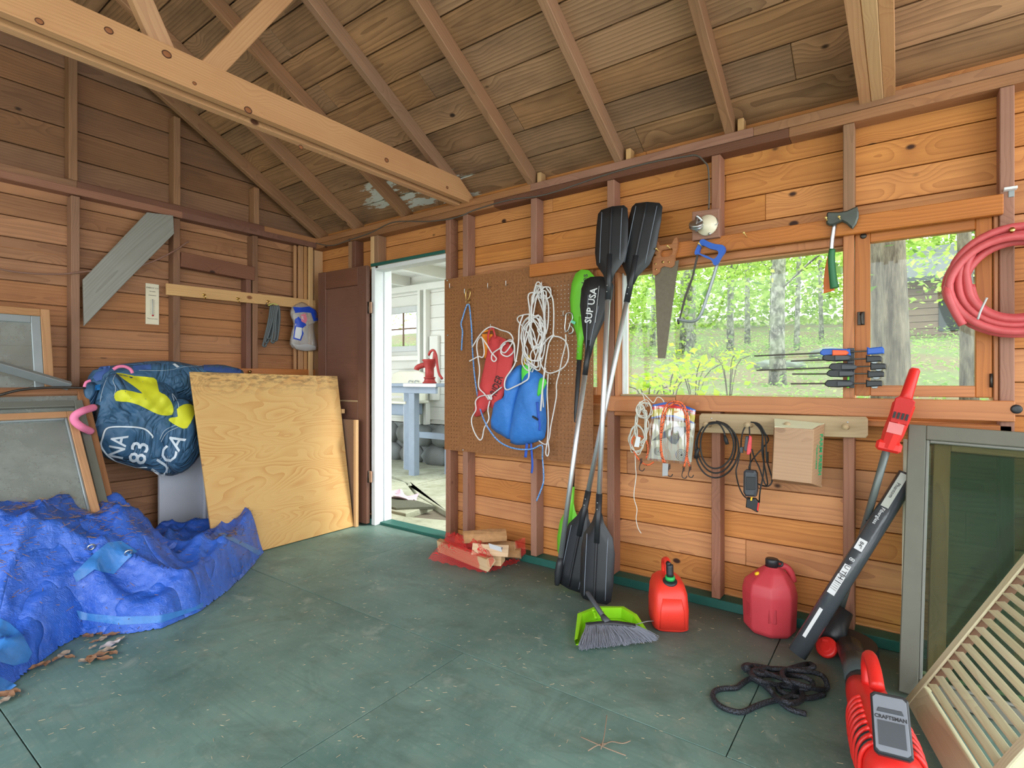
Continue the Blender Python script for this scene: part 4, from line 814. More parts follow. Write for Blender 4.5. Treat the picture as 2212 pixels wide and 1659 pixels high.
tube('grip', [sB - ax4 * .16, sB - ax4 * .12, sB - ax4 * .07, sB - ax4 * .02, sB], [.017, .022, .024, .017, .012], m_black, sp_, 10)
dT = (-ax4 + sd * .05).normalized(); text('lettering', 'SUP USA', .060, basis(sA + ax4 * .17 + Vector((-.012, -.014, 0)), dT, Vector((0, -1, 0)).cross(dT)), m_white, sp_, ext=.0012, sx=.9, weight=.001)
beam('underline', sA + ax4 * .27 + Vector((.028, -.014, 0)), sA + ax4 * .06 + Vector((.022, -.014, 0)), .002, .003, m_white, sp_, (0, 1, 0))
# ================================================================ tools hung over the window
def slabh(name, outer, holes, thick, mtx, mat, parent=None):
    """flat plate with holes"""
    bm = bmesh.new(); ed = []
    for loop in [outer] + holes:
        vs = [bm.verts.new((p[0], p[1], -thick / 2)) for p in loop]
        ed += [bm.edges.new((vs[i], vs[(i + 1) % len(vs)])) for i in range(len(vs))]
    bmesh.ops.triangle_fill(bm, edges=ed, use_beauty=True)
    r = bmesh.ops.extrude_face_region(bm, geom=bm.faces[:])
    for v in r['geom']:
        if isinstance(v, bmesh.types.BMVert): v.co.z += thick
    bmesh.ops.recalc_face_normals(bm, faces=bm.faces[:]); return mkbm(name, bm, mat, parent, False, mtx)
def wloc(pts, Y, c): return [((q := onW(x, y, Y)).x - c.x, q.z - c.z) for x, y in pts]
def wslab(name, pts, Y, th, mat, parent=None, holes=(), bev=.0015, sm=0):
    if sm: pts = dense(pts, sm)
    c = onW(sum(p[0] for p in pts) / len(pts), sum(p[1] for p in pts) / len(pts), Y); mt = basis(c, (1, 0, 0), (0, 0, 1))
    if holes: return slabh(name, wloc(pts, Y, c), [wloc(dense(h, sm) if sm else h, Y, c) for h in holes], th, mt, mat, parent)
    return slab(name, wloc(pts, Y, c), th, mt, mat, parent, bev)
YT = 2.855
# porcelain lamp holder
q = onW(1527, 487, 2.84)
lh = thing('lamp_holder', 'cream porcelain lamp holder with a steel pulley on a wood block', 'lamp holder', q)
wslab('backing_block', [(1498, 460), (1556, 452), (1557, 514), (1498, 522)], 2.865, .05, m_stud, lh, bev=.003)
lathe('porcelain_base', [(.0, 0), (.052, 0), (.054, .006), (.050, .014), (.032, .022), (.026, .03), (.0, .03)], plain('cream_porcelain', K(226, 216, 190), .25), lh, basis(onW(1528, 487, 2.838), (1, 0, 0), (0, 0, 1)), 28)
mt = basis(onW(1504, 486, 2.80), (1, .2, 0), (.2, -.6, -.6))
lathe('pulley', [(.012, -.012), (.034, -.012), (.036, -.006), (.030, 0), (.036, .006), (.034, .012), (.012, .012)], m_steel, lh, mt, 24)
tube('pulley_fork', [onW(1504, 466, 2.80), onW(1512, 472, 2.81), onW(1522, 484, 2.825)], .007, m_steel, lh, 8, n=3); tube('pulley_pin', [onW(1504, 500, 2.79), onW(1504, 470, 2.79)], .006, m_steel, lh, 8)
lathe('screw', [(.0, 0), (.007, 0), (.006, .006), (0, .007)], m_steel, lh, basis(onW(1533, 505, 2.825), (1, 0, 0), (0, 0, 1)), 10)
tube('wire_hook', [onW(1548, 472, 2.83), onW(1551, 482, 2.825), onW(1545, 486, 2.82)], .0022, m_steel, lh, 6, n=3)
# pegs
m_peggold = plain('pale_gold_screw', K(226, 196, 120), .35, .5)
for px, py, l in ((1427, 546, 'pale screw peg through the left of the saw handle'), (1451, 540, 'pale screw peg through the right of the saw handle'), (1518, 535, 'pale screw peg in the blue hacksaw handle'), (1614, 513, 'bare pale screw peg in the header board'), (1789, 482, 'pale screw peg left under the axe head'), (1817, 480, 'pale screw peg right under the axe head')):
    q = onW(px, py, 2.868); e = q + Vector((-.004, -.055, .012))
    t = thing('screw_peg', l, 'screw', q, 'screw pegs over the window'); tube('shank', [q + Vector((0, .01, 0)), e], .0028, m_peggold, t, 8); lathe('head', [(0, 0), (.006, 0), (.005, .004), (0, .005)], m_peggold, t, basis(e, (1, 0, 0), (0, .3, 1)), 10)
# hand saw
hs = thing('handsaw', 'old handsaw with brown wooden handle hung in front of the window', 'saw', onW(1428, 775, YT))
g = G('rusty_saw_steel'); o = g.obj(); a = g.noise(o, 40., 5, .7); m_sawst = g.fin(g.mix(a, K(120, 112, 96), K(92, 84, 72)), .5, .6)
bl = wslab('saw_blade', [(1414, 578), (1466, 562), (1437, 774), (1421, 774)], YT, .002, m_sawst, hs, bev=0)
V = []; Fc = []
for k in range(60):
    a_, b_ = onW(1466, 562, YT), onW(1437, 774, YT); p0 = a_.lerp(b_, k / 60); p1 = a_.lerp(b_, (k + 1) / 60); pm = (p0 + p1) / 2 + Vector((.0035, 0, 0)); V += [p0, p1, pm]; Fc.append((3 * k, 3 * k + 1, 3 * k + 2))
mk('teeth', V, Fc, m_sawst, bl)
m_sawh = wood('worn_saw_handle', K(176, 116, 72), K(130, 76, 44), K(84, 46, 28), 80, .04, .3, K(120, 70, 44), knots=0)
wslab('saw_handle', [(1414, 530), (1416, 520), (1421, 522), (1424, 530), (1438, 531), (1452, 528), (1456, 520), (1462, 513), (1465, 518), (1464, 534), (1461, 545), (1458, 556), (1458, 572), (1450, 579), (1437, 576), (1428, 580), (1426, 588), (1419, 594), (1412, 594), (1411, 570), (1414, 556), (1420, 552), (1413, 548), (1412, 544), (1418, 540)], YT, .022, m_sawh, hs, [[(1427, 547), (1432, 541), (1445, 539), (1453, 537), (1455, 543), (1452, 551), (1441, 556), (1430, 555)]], sm=2)
for px, py, r in ((1432, 566, .007), (1445, 566, .005), (1417, 582, .005), (1416, 570, .005)): lathe('saw_bolt', [(0, 0), (r, 0), (r, .002), (0, .003)], m_brass, hs, basis(onW(px, py, YT - .011), (1, 0, 0), (0, 0, 1)), 12)
# hacksaw
hk = thing('hacksaw', 'hacksaw with blue grip and silver frame hung in front of the window', 'saw', onW(1490, 695, YT))
m_hblue = plain('hacksaw_blue', K(34, 92, 190), .4)
wslab('grip', [(1514, 520), (1520, 517), (1532, 523), (1546, 528), (1562, 530), (1567, 536), (1566, 545), (1558, 556), (1549, 573), (1542, 572), (1538, 563), (1524, 557), (1510, 550), (1503, 551), (1502, 545), (1507, 534)], YT, .024, m_hblue, hk, [[(1511, 545), (1515, 533), (1521, 531), (1535, 538), (1549, 541), (1553, 546), (1551, 553), (1543, 560), (1530, 554), (1515, 549)]], sm=2)
tube('frame', [onW(x, y, YT) for x, y in ((1549, 572), (1540, 602), (1526, 645), (1517, 672), (1508, 688), (1498, 694), (1484, 694), (1464, 690))], .0095, m_alpale, hk, 8, n=4, flat=.7)
wslab('hacksaw_blade', [(1504, 552), (1509, 553), (1497, 603), (1482, 645), (1469, 692), (1466, 691), (1478, 640), (1494, 598)], YT, .0016, m_iron, hk, bev=0)
tube('wing_nut', [onW(1465, 690, YT), onW(1466, 700, YT)], .006, m_iron, hk, 8)
# axe
axe = thing('axe', 'camping axe with dark head and green rubber grip hung over the mullion', 'axe', onW(1803, 622, YT))
wslab('axe_head', [(1786, 462), (1789, 459), (1812, 459), (1830, 456), (1845, 449), (1852, 447), (1855, 458), (1855, 470), (1850, 484), (1842, 495), (1837, 492), (1829, 484), (1819, 479), (1800, 487), (1792, 488), (1785, 484)], YT - .005, .026, plain('dark_axe_steel', K(84, 90, 84), .4, .6, .25), axe, bev=.006)
tube('axe_shaft', [onW(1803, 484, YT), onW(1798, 515, YT), onW(1796, 542, YT)], .0105, m_steel, axe, 10, n=3, flat=.7)
Vg = [onW(x, y, YT) for x, y in ((1798, 538), (1796, 555), (1797, 575), (1799, 597), (1801, 612), (1803, 622))]
V, Fc = tube_geo(spline(Vg, 3), list(np.interp(np.linspace(0, 1, 16), [0, .3, .7, 1], [.014, .0165, .0175, .021])), 10, flat=.75); mk('axe_grip', V, Fc, plain('green_rubber', K(34, 104, 62), .5), axe, True)
oa = thing('orange_saw_case', 'flat orange tool sheath hanging behind the axe handle', 'sheath', onW(1790, 630, 2.89))
wslab('sheath', [(1788, 552), (1795, 548), (1800, 580), (1802, 622), (1803, 627), (1779, 634), (1779, 610), (1782, 580)], 2.885, .012, plain('orange_sheath', K(216, 110, 34), .5), oa, bev=.003)
# clamps on a magnetic bar
cr_ = thing('clamp_rack', 'grey strip with a green end that holds the bar clamps', 'rack', onW(1838, 838, 2.87))
wslab('strip', [(1831, 752), (1846, 752), (1845, 838), (1830, 838)], 2.872, .03, m_dgrey, cr_, bev=.002); wslab('green_end', [(1831, 808), (1835, 808), (1834, 838), (1829, 838)], 2.852, .012, m_lime, cr_)
m_trig = plain('orange_trigger', K(244, 96, 40), .4)
for bx0, by0, bx1, by1, h0_, h1_, hy, j0, j1, jy, colr, lab in (
    (1629, 769, 1905, 757, 1772, 1836, 762, 1873, 1910, 758, 'b', 'blue bar clamp with an orange trigger, topmost on the rack'), (1708, 780, 1905, 774, 1777, 1835, 773, 1871, 1905, 775, 'k', 'short black bar clamp directly below the blue one'),
    (1634, 800, 1914, 790, 1791, 1845, 793, 1880, 1914, 791, 'k', 'long black bar clamp, third from the top of the rack'), (1711, 808, 1910, 807, 1786, 1840, 807, 1874, 1910, 808, 'k', 'short black bar clamp, fourth from the top of the rack'), (1708, 829, 1906, 828, 1782, 1836, 829, 1871, 1906, 828, 'k', 'short black bar clamp, lowest on the rack')):
    yy = 2.835; t = thing('bar_clamp', lab, 'clamp', onW((bx0 + bx1) / 2, by1, yy), 'bar clamps on the rack'); mm = m_hblue if colr == 'b' else m_black
    beam('bar', onW(bx0, by0, yy), onW(bx1 - 4, by1, yy), .006, .007, m_iron, t)
    wslab('body', [(h0_, hy - 2), (h0_ + 6, hy - 8), (h0_ + 26, hy - 9), (h1_, hy - 8), (h1_ + 2, hy + 6), (h0_ + 30, hy + 8), (h0_ + 8, hy + 7), (h0_, hy + 3)], yy, .030, mm, t, bev=.004)
    wslab('trigger', [(h0_ + 26, hy - 6), (h0_ + 56, hy - 5), (h0_ + 62, hy), (h0_ + 56, hy + 5), (h0_ + 26, hy + 6)], yy - .020, .012, m_trig if colr == 'b' else m_dgrey, t, bev=.003)
    wslab('jaw', [(j0, jy - 8), (j0 + 6, jy - 6), (j1 - 4, jy - 9 if colr == 'b' else jy - 6), (j1, jy - 4), (j1, jy + 6), (j1 - 6, jy + 6), (j0 + 5, jy + 8), (j0, jy + 8)], yy, .034, mm, t, bev=.004)
    if colr != 'b': wslab('jaw_pad', [(j0 + 8, jy + 6), (j1 - 8, jy + 6), (j1 - 12, jy + 11), (j0 + 14, jy + 11)], yy, .026, m_alpale, t, bev=.002)
# hose coil
g = G('red_rubber_hose'); o = g.obj(); a = g.noise(o, 30., 4); m_hose = g.fin(g.mix(a, K(214, 98, 102), K(186, 70, 74)), .45)
hc = thing('hose_coil', 'coil of pink red rubber hose hung on a peg at the right', 'hose', (.36, 2.85, 1.33))
cx_, cz_ = .365, 1.580; P = []
RR = [.128, .150, .186, .166, .204, .140, .196]
for k in range(7 * 14 + 1):
    t_ = k / 14 * 2 * math.pi + math.pi; w_ = k / 14; i_ = min(6, int(w_)); f_ = w_ - i_; f_ = max(0, (f_ - .75) / .25); rr_ = RR[i_] * (1 - f_) + RR[min(6, i_ + 1)] * f_
    P.append(Vector((cx_ + rr_ * 1.06 * math.cos(t_), 2.855 - .010 * w_ - .014 * math.sin(2.4 * w_), cz_ + rr_ * 1.02 * math.sin(t_) + .25 * (.204 - rr_) * (1 if math.sin(t_) > 0 else -.6) * abs(math.sin(t_)))))
tail = [onW(x, y, 2.775) for x, y in ((2046, 630), (2060, 668), (2080, 702))]
tube('hose', P + tail, .0150, m_hose, hc, 10, n=3)
tube('cable_tie', [onW(x, y, 2.752) for x, y in ((2132, 643), (2126, 655), (2118, 672), (2112, 690))], .004, plain('grey_tie', K(190, 190, 190), .5), hc, 6, n=2)
q = onW(2180, 520, YS); t = thing('hose_peg', 'brass headed peg carrying the red hose coil', 'peg', q); tube('shank', [q + Vector((0, .01, 0)), onW(2186, 497, 2.78)], .006, m_brass, t, 8); lathe('head', [(0, 0), (.010, 0), (.009, .006), (0, .007)], m_brass, t, basis(onW(2186, 497, 2.78), (1, 0, 0), (0, .3, 1)), 12)
# small bracket and knob at the right post
q = onW(2181, 410, YS); t = thing('corner_bracket', 'small whitish metal angle bracket on the dark post', 'bracket', q)
box('flange', q + Vector((-.02, -.03, -.005)), q + Vector((.02, 0, .005)), m_white, t, .001); box('plate', q + Vector((-.004, -.003, -.03)), q + Vector((.014, 0, .002)), m_alpale, t, .001)
q = onW(2196, 884, 2.86); tag(lathe('rubber_cap', [(.0, -.03), (.016, -.03), (.018, -.02), (.018, .0), (.012, .004), (.0, .002)], m_black, None, basis(q, (1, 0, 0), (0, 0, 1)), 16), 'round black rubber cap beside the sill end', 'cap')
# wires
m_wire = plain('dark_grey_wire', K(92, 86, 80), .6); m_wireb = plain('brown_cable', K(136, 100, 84), .6)
P = [(640, 500), (660, 515), (690, 527), (720, 530), (750, 520), (800, 503), (840, 483), (870, 478), (930, 478), (985, 470), (1030, 452), (1100, 432), (1180, 420), (1300, 380), (1400, 352), (1480, 338), (1505, 336), (1522, 350), (1530, 365), (1532, 420), (1531, 452)]
tag(tube('wire_run', [onW(x, y, YS - .008) for x, y in P], .0045, m_wire, None, 6, n=4), 'thin dark wire stapled along the top plate down to the lamp holder', 'wire')
P = [(-60, 560), (0, 581), (60, 590), (130, 592), (190, 586), (260, 580), (310, 572), (350, 556), (385, 537), (400, 526), (408, 522)]
tag(tube('cable_run', [onL(x, y, XS + (.012 if x < 360 else .004)) for x, y in P], .006, m_wireb, None, 7, n=4), 'brown electric cable sagging across the left wall', 'cable')
# ================================================================ under the window sill
YR_ = 2.862
pr = thing('peg_rail', 'pale wooden rail with round pegs under the window sill', 'rail', onW(1690, 945, YR_))
wslab('rail_board', [(1516, 893), (1870, 900), (1875, 905), (1875, 940), (1870, 946), (1516, 934), (1511, 929), (1511, 898)], YR_ - .010, .020, m_rail, pr, bev=.003)
for px, py in ((1534, 917), (1622, 918), (1708, 918), (1830, 922)):
    q = onW(px, py, YR_ - .02); tube('peg', [q + Vector((.0, .01, -.004)), q + Vector((-.004, -.075, .006))], [.010, .014], m_rail, pr, 14)
for px, py in ((1537, 904), (1831, 912)): lathe('screw', [(0, 0), (.004, 0), (.003, .001)], m_steel, pr, basis(onW(px, py, YR_ - .021), (1, 0, 0), (0, 0, 1)), 8)
def wq(px, py, off): return onW(px, py, YR_ - .02 - off)
ec = thing('extension_cord', 'coiled black extension cord on the left peg of the rail', 'cord', wq(1548, 1030, .05))
P = []
for k in range(3 * 12):
    t_ = k / 12 * 6.283 - 1.57; w_ = k // 12; rx = (42, 47, 36)[w_]; ry = (56, 60, 50)[w_]; cyy = (966, 972, 962)[w_]
    P.append(wq(1547 + rx * math.cos(t_) + 2 * math.sin(k), cyy + ry * math.sin(t_), .045 + .016 * w_ + .006 * math.sin(1.3 * k)))
tube('cord', P + [wq(1536, 916, .075), wq(1552, 915, .07), wq(1563, 930, .07), wq(1566, 945, .07)], .0042, m_rubber, ec, 8, n=4)
tube('plug', [wq(1565, 940, .07), wq(1568, 950, .07), wq(1571, 960, .07)], [.006, .010, .009], m_rubber, ec, 8); tube('connector', [wq(1509, 968, .07), wq(1505, 978, .07), wq(1503, 990, .07)], [.008, .011, .011], m_rubber, ec, 8)
ch = thing('battery_charger', 'black battery charger with red clamp hanging in a loop of leads', 'charger', wq(1622, 1105, .05))
wslab('charger_case', [(1608, 1018), (1612, 1014), (1632, 1016), (1636, 1022), (1637, 1060), (1634, 1072), (1612, 1071), (1607, 1062)], YR_ - .085, .05, m_dgrey, ch, bev=.010)
wslab('lid', [(1612, 1030), (1632, 1031), (1632, 1058), (1612, 1058)], YR_ - .113, .006, m_black, ch)
wslab('lead_block', [(1614, 1074), (1632, 1076), (1640, 1085), (1637, 1106), (1622, 1098), (1612, 1095)], YR_ - .08, .03, m_black, ch, bev=.004); wslab('yellow_label', [(1622, 1074), (1626, 1074), (1624, 1082), (1621, 1081)], YR_ - .097, .002, m_yel, ch, bev=0); wslab('red_label', [(1637, 1086), (1640, 1086), (1638, 1104), (1635, 1102)], YR_ - .097, .002, m_red, ch, bev=0)
wslab('red_clamp', [(1619, 940), (1624, 944), (1623, 975), (1619, 982), (1613, 982), (1614, 966)], YR_ - .10, .014, plain('faded_red_plastic', K(220, 74, 82), .4), ch, bev=.003); wslab('black_clamp', [(1611, 942), (1618, 942), (1618, 974), (1610, 975), (1607, 970)], YR_ - .095, .016, m_dgrey, ch, bev=.003)
wslab('plug', [(1598, 966), (1606, 965), (1605, 978), (1599, 978)], YR_ - .09, .014, m_dgrey, ch)
for P in ([(1618, 918), (1608, 925), (1602, 945), (1600, 970), (1594, 1000), (1590, 1020), (1596, 1050), (1606, 1070), (1616, 1078)], [(1618, 918), (1619, 930), (1620, 960), (1621, 990), (1620, 1015)], [(1622, 912), (1640, 916), (1652, 935), (1660, 950), (1650, 965), (1632, 985), (1622, 998), (1618, 1010)], [(1626, 912), (1644, 925), (1648, 960), (1650, 1000), (1648, 1030), (1642, 1060), (1640, 1085)], [(1628, 912), (1652, 940), (1656, 990), (1664, 1020), (1668, 1038), (1660, 1050), (1644, 1048), (1630, 1040), (1620, 1022), (1618, 1008)], [(1630, 914), (1646, 935), (1646, 975), (1654, 1020), (1658, 1045), (1652, 1044), (1640, 1010), (1630, 990), (1624, 970)]):
    tube('lead', [wq(x, y, .06 + .012 * (k % 3)) for k, (x, y) in enumerate(P)], .0034, m_rubber, ch, 7, n=4)
wslab('inline_fuse', [(1655, 976), (1660, 976), (1660, 1000), (1655, 998)], YR_ - .09, .012, m_rubber, ch)
# wooden crate
bk = [onW(x, y, 2.835) for x, y in ((1672, 904), (1781, 915), (1776, 1052), (1665, 1040))]; ft = [onW(x, y, 2.735) for x, y in ((1673, 922), (1758, 928), (1752, 1045), (1669, 1035))]
fb = thing('wooden_crate', 'flared wooden crate lettered FARM FRESH fixed over the peg rail', 'crate', (bk[2] + bk[3]) / 2)
def quadboard(name, q, th, mat, par):
    n_ = (q[1] - q[0]).cross(q[3] - q[0]).normalized(); c_ = sum(q, Vector()) / 4
    if n_.dot(CAM - c_) < 0: n_ = -n_
    x_ = (q[1] - q[0]).normalized(); y_ = n_.cross(x_); mt_ = basis(c_ - n_ * th / 2, x_, y_); iv_ = mt_.inverted()
    return slab(name, [tuple((iv_ @ p)[:2]) for p in q], th, mt_, mat, par, .0015)
quadboard('front_board', ft, .012, m_box, fb); quadboard('side_board', [ft[1], bk[1], bk[2], ft[2]], .010, m_box, fb); quadboard('side_board', [bk[0], ft[0], ft[3], bk[3]], .010, m_box, fb)
quadboard('top_board', [bk[0], bk[1], ft[1], ft[0]], .010, plain('pale_green_white', K(214, 218, 186), .6), fb); quadboard('bottom_board', [ft[3], ft[2], bk[2], bk[3]], .010, m_box, fb)
m_gtxt = plain('green_print', K(44, 170, 110), .6)
sx_ = (ft[2] - ft[1]).lerp(bk[2] - bk[1], .5).normalized(); sy_ = (bk[1] - ft[1]); sn_ = sx_.cross(sy_).normalized()
if sn_.dot(CAM - ft[1]) < 0: sy_ = -sy_; sn_ = -sn_
cs_ = (ft[1] + ft[2] + bk[1] + bk[2]) / 4
text('lettering', 'FARM FRESH', .040, basis(cs_ + (bk[1] - ft[1]) * .22 + sn_ * .001, sx_, sy_), m_gtxt, fb, sx=.86, weight=.001); text('lettering', 'Massachusetts', .024, basis(cs_ - (bk[1] - ft[1]) * .12 + sn_ * .001, sx_, sy_), m_gtxt, fb, sx=.8)
# target bag
YBG = 2.825
tg = thing('target_packet', 'clear plastic packet of paper targets with a blue red and yellow header', 'packet', onW(1448, 1005, YBG))
wslab('paper_sheet', [(1414, 905), (1502, 915), (1494, 998), (1402, 990)], YBG + .004, .006, plain('grey_paper', K(196, 196, 180), .5), tg, bev=0)
def ribbon(name, top, bot, Y, mat, par, th=.002):
    n = len(top); V = [onW(x, y, Y - .006 * math.sin(math.pi * k / (n - 1))) for k, (x, y) in enumerate(top)] + [onW(x, y, Y - .006 * math.sin(math.pi * k / (n - 1))) for k, (x, y) in enumerate(bot)]
    V += [v + Vector((0, th, 0)) for v in V]; Fc = [(k, k + 1, n + k + 1, n + k) for k in range(n - 1)] + [(2 * n + k, 3 * n + k, 3 * n + k + 1, 2 * n + k + 1) for k in range(n - 1)]
    return mk(name, V, Fc, mat, par, True)
T0 = [(1410, 874), (1435, 869), (1460, 870), (1485, 878), (1503, 885)]
def sh(P, d): return [(x - .12 * d, y + d) for x, y in P]
for nm, d0, d1, m_ in (('blue_band', 0, 5, plain('packet_blue', K(30, 90, 180), .4)), ('red_band', 5, 12, plain('packet_red', K(222, 44, 44), .4)), ('yellow_band', 12, 27, plain('packet_yellow', K(206, 190, 50), .4)), ('blue_band', 27, 31, plain('packet_blue2', K(30, 90, 180), .4))): ribbon(nm, sh(T0, d0), sh(T0, d1), YBG - .004, m_, tg)
mt = basis(onW(1420, 879, YBG - .0065), (1, 0, .05), (0, 0, 1)); text('lettering', 'Target', .011, mt, m_white, tg); text('lettering', 'Varmint Targets', .014, basis(onW(1487, 889, YBG - .0075), (1, 0, -.22), (0, 0, 1)), m_white, tg, sx=.8)
for px, c_ in ((1455, K(220, 170, 110)), (1468, K(180, 180, 150)), (1480, K(120, 90, 50))): wslab('picture', [(px, 887), (px + 11, 888), (px + 10, 898), (px - 1, 897)], YBG - .0125, .001, plain('packet_picture', c_, .5), tg, bev=0)
m_print = plain('dark_grey_print', K(104, 104, 104), .5)
wslab('printed_crow', [(1408, 952), (1424, 938), (1446, 925), (1462, 921), (1480, 922), (1494, 928), (1482, 932), (1470, 944), (1460, 960), (1450, 958), (1440, 945), (1424, 950)], YBG - .0002, .0012, m_print, tg, bev=0)
for px, py, rr in ((1462, 934, .034), (1472, 983, .030), (1422, 975, .022)):
    for k, f_ in enumerate((1, .72, .44)): tube('target_ring', [onW(px, py, YBG - .0016) + Vector((rr * f_ * math.cos(a_), 0, rr * f_ * math.sin(a_))) for a_ in np.linspace(0, 6.283, 25)[:-1]], .0010, m_print if px != 1462 else m_rail, tg, 4, True)
    lathe('bullseye', [(0, 0), (rr * .2, 0), (0, .001)], m_print if px != 1462 else m_white, tg, basis(onW(px, py, YBG - .001), (1, 0, 0), (0, 0, 1)), 14)
gpl = G('clear_packet_plastic'); tr = gpl.n('BsdfTransparent', {0: (.97, .97, .97, 1)}); gl = gpl.n('BsdfGlossy', {0: (1, 1, 1, 1), 'Roughness': .12}); wv = gpl.noise(gpl.scale(gpl.obj(), (18, 4, 4)), 1.0, 2); bpn = gpl.n('Bump', {'Height': wv, 'Strength': 1.0, 'Distance': .03}); gpl.put(gl.inputs['Normal'], bpn)
gpl.put(gpl.nt.nodes['Material Output'].inputs[0], gpl.n('MixShader', {0: .16, 1: tr, 2: gl})); m_clearp = gpl.m
V, Fc = grid_geo(lambda u, v: onW(1408 + 94 * u - 10 * v, 876 + 10 * u + 118 * v, YBG - .014 - .010 * math.sin(math.pi * u) * math.sin(math.pi * v) - .004 * math.sin(9 * u)), 14, 12); mk('plastic_sleeve', V, Fc, m_clearp, tg, True)
# string hank
st = thing('string_hank', 'hank of thin whitish string under the left end of the sill', 'string', wq(1380, 1000, .04))
def squigw(seed, cx, cy, rx, ry, loops, n, off, amp):
    rs = random.Random(seed); return [wq(cx + rx * (.7 + .5 * rs.random()) * math.cos(k / n * loops * 6.283) + rs.uniform(-3, 3), cy + ry * (.75 + .4 * rs.random()) * math.sin(k / n * loops * 6.283) + rs.uniform(-4, 4), off + amp * rs.random()) for k in range(n)]
tube('strand', squigw(5, 1385, 920, 12, 42, 7, 63, .02, .03), .0026, m_rope2, st, 6, n=4); tube('strand', squigw(8, 1376, 950, 16, 30, 4, 32, .02, .03), .0026, m_rope2, st, 6, n=4); tube('strand', squigw(12, 1392, 885, 16, 17, 4, 32, .02, .03), .0026, m_rope2, st, 6, n=4)
tube('tail', [wq(x, y, .03) for x, y in ((1372, 980), (1373, 1010), (1374, 1030), (1370, 1060), (1370, 1078), (1376, 1100), (1374, 1120), (1378, 1140), (1385, 1152))], .0026, m_rope2, st, 6, n=4)
tube('loop', [wq(x, y, .02) for x, y in ((1396, 880), (1390, 856), (1384, 848), (1392, 852), (1404, 864), (1412, 870), (1420, 858), (1430, 862), (1436, 872))], .0026, m_rope2, st, 6, n=4)
slab('paper_tag', [(-.014, -.03), (.014, -.025), (.012, .03), (-.012, .03)], .001, basis(wq(1377, 955, .06), (1, 0, -.2), (0, 0, 1)), m_white, st, 0)
# bungee cords
g = G('orange_black_braid'); o = g.obj(); ck = g.n('TexChecker', {'Vector': g.scale(o, (1, 1, 1)), 'Scale': 190.0}).outputs['Fac']; nz = g.noise(o, 120., 2)
m_bung = g.fin(g.mix(g.math('MULTIPLY', ck, g.ramp(nz, [(.5, 0.), (.55, 1.)])), K(238, 110, 60), K(50, 34, 30)), .6)
b1 = thing('bungee_cord', 'orange and black bungee cord looped over the packet of targets', 'cord', wq(1450, 1035, .07), 'orange bungee cords under the sill')
tube('cord', [wq(x, y, .075) for x, y in ((1437, 1000), (1430, 980), (1427, 940), (1430, 900), (1440, 874), (1456, 867), (1474, 872), (1484, 892), (1488, 920), (1486, 960), (1483, 985), (1478, 1008))], .0052, m_bung, b1, 8, n=5)
tube('cord', [wq(x, y, .070) for x, y in ((1433, 1000), (1427, 970), (1431, 925), (1440, 885), (1456, 872), (1472, 878), (1482, 905), (1485, 950), (1484, 985), (1490, 1008))], .0052, m_bung, b1, 8, n=5)
def hookw(px, py, par, m=m_black):
    tube('hook', [wq(px + a, py + b, .072) for a, b in ((0, 0), (-2, 8), (-4, 16), (-2, 22), (4, 23), (7, 18))], .0024, m, par, 6, n=4)
    tube('hook_spring', [wq(px + 2.5 * math.cos(t_), py - 4 + t_ * .5, .072 + .004 * math.sin(t_)) for t_ in np.linspace(0, 24, 40)], .0014, m, par, 5)
hookw(1477, 1010, b1); hookw(1491, 1008, b1); hookw(1446, 1006, b1)
slab('grey_label', [(-.016, -.035), (.014, -.03), (.016, .035), (-.014, .035)], .008, basis(wq(1437, 1015, .08), (1, 0, 0), (0, 0, 1)), plain('grey_label', K(170, 172, 174), .5), b1, .002)
b2 = thing('bungee_cord', 'orange bungee cord curled below the hank of string', 'cord', wq(1385, 1022, .05), 'orange bungee cords under the sill')
tube('cord', [wq(x, y, .035) for x, y in ((1412, 998), (1402, 1004), (1392, 1003), (1384, 996), (1374, 984), (1366, 965), (1366, 950), (1372, 943), (1384, 942), (1396, 952), (1400, 972), (1396, 990))], .0046, m_bung, b2, 8, n=5); hookw(1385, 994, b2)
# ================================================================ things on the floor by the window wall
def loft(name, secs, mat, parent=None, mtx=Matrix(), n=28, p=3.5, smooth=True):
    """superelliptic sections (z, cx, cy, rx, ry) joined into one closed skin"""
    V = []; Fc = []
    for s_ in secs:
        z, cx, cy, rx, ry = s_[:5]; pp_ = s_[5] if len(s_) > 5 else p
        for k in range(n):
            t = 2 * math.pi * k / n; c, s = math.cos(t), math.sin(t)
            V.append((cx + rx * math.copysign(abs(c) ** (2 / pp_), c), cy + ry * math.copysign(abs(s) ** (2 / pp_), s), z))
    for i in range(len(secs) - 1):
        for k in range(n): Fc.append((i * n + k, i * n + (k + 1) % n, (i + 1) * n + (k + 1) % n, (i + 1) * n + k))
    Fc.append(list(range(n - 1, -1, -1))); Fc.append([(len(secs) - 1) * n + k for k in range(n)])
    return mk(name, V, Fc, mat, parent, smooth, None, mtx)
def yawm(p, a): return Matrix.Translation(p) @ Matrix.Rotation(a, 4, 'Z')
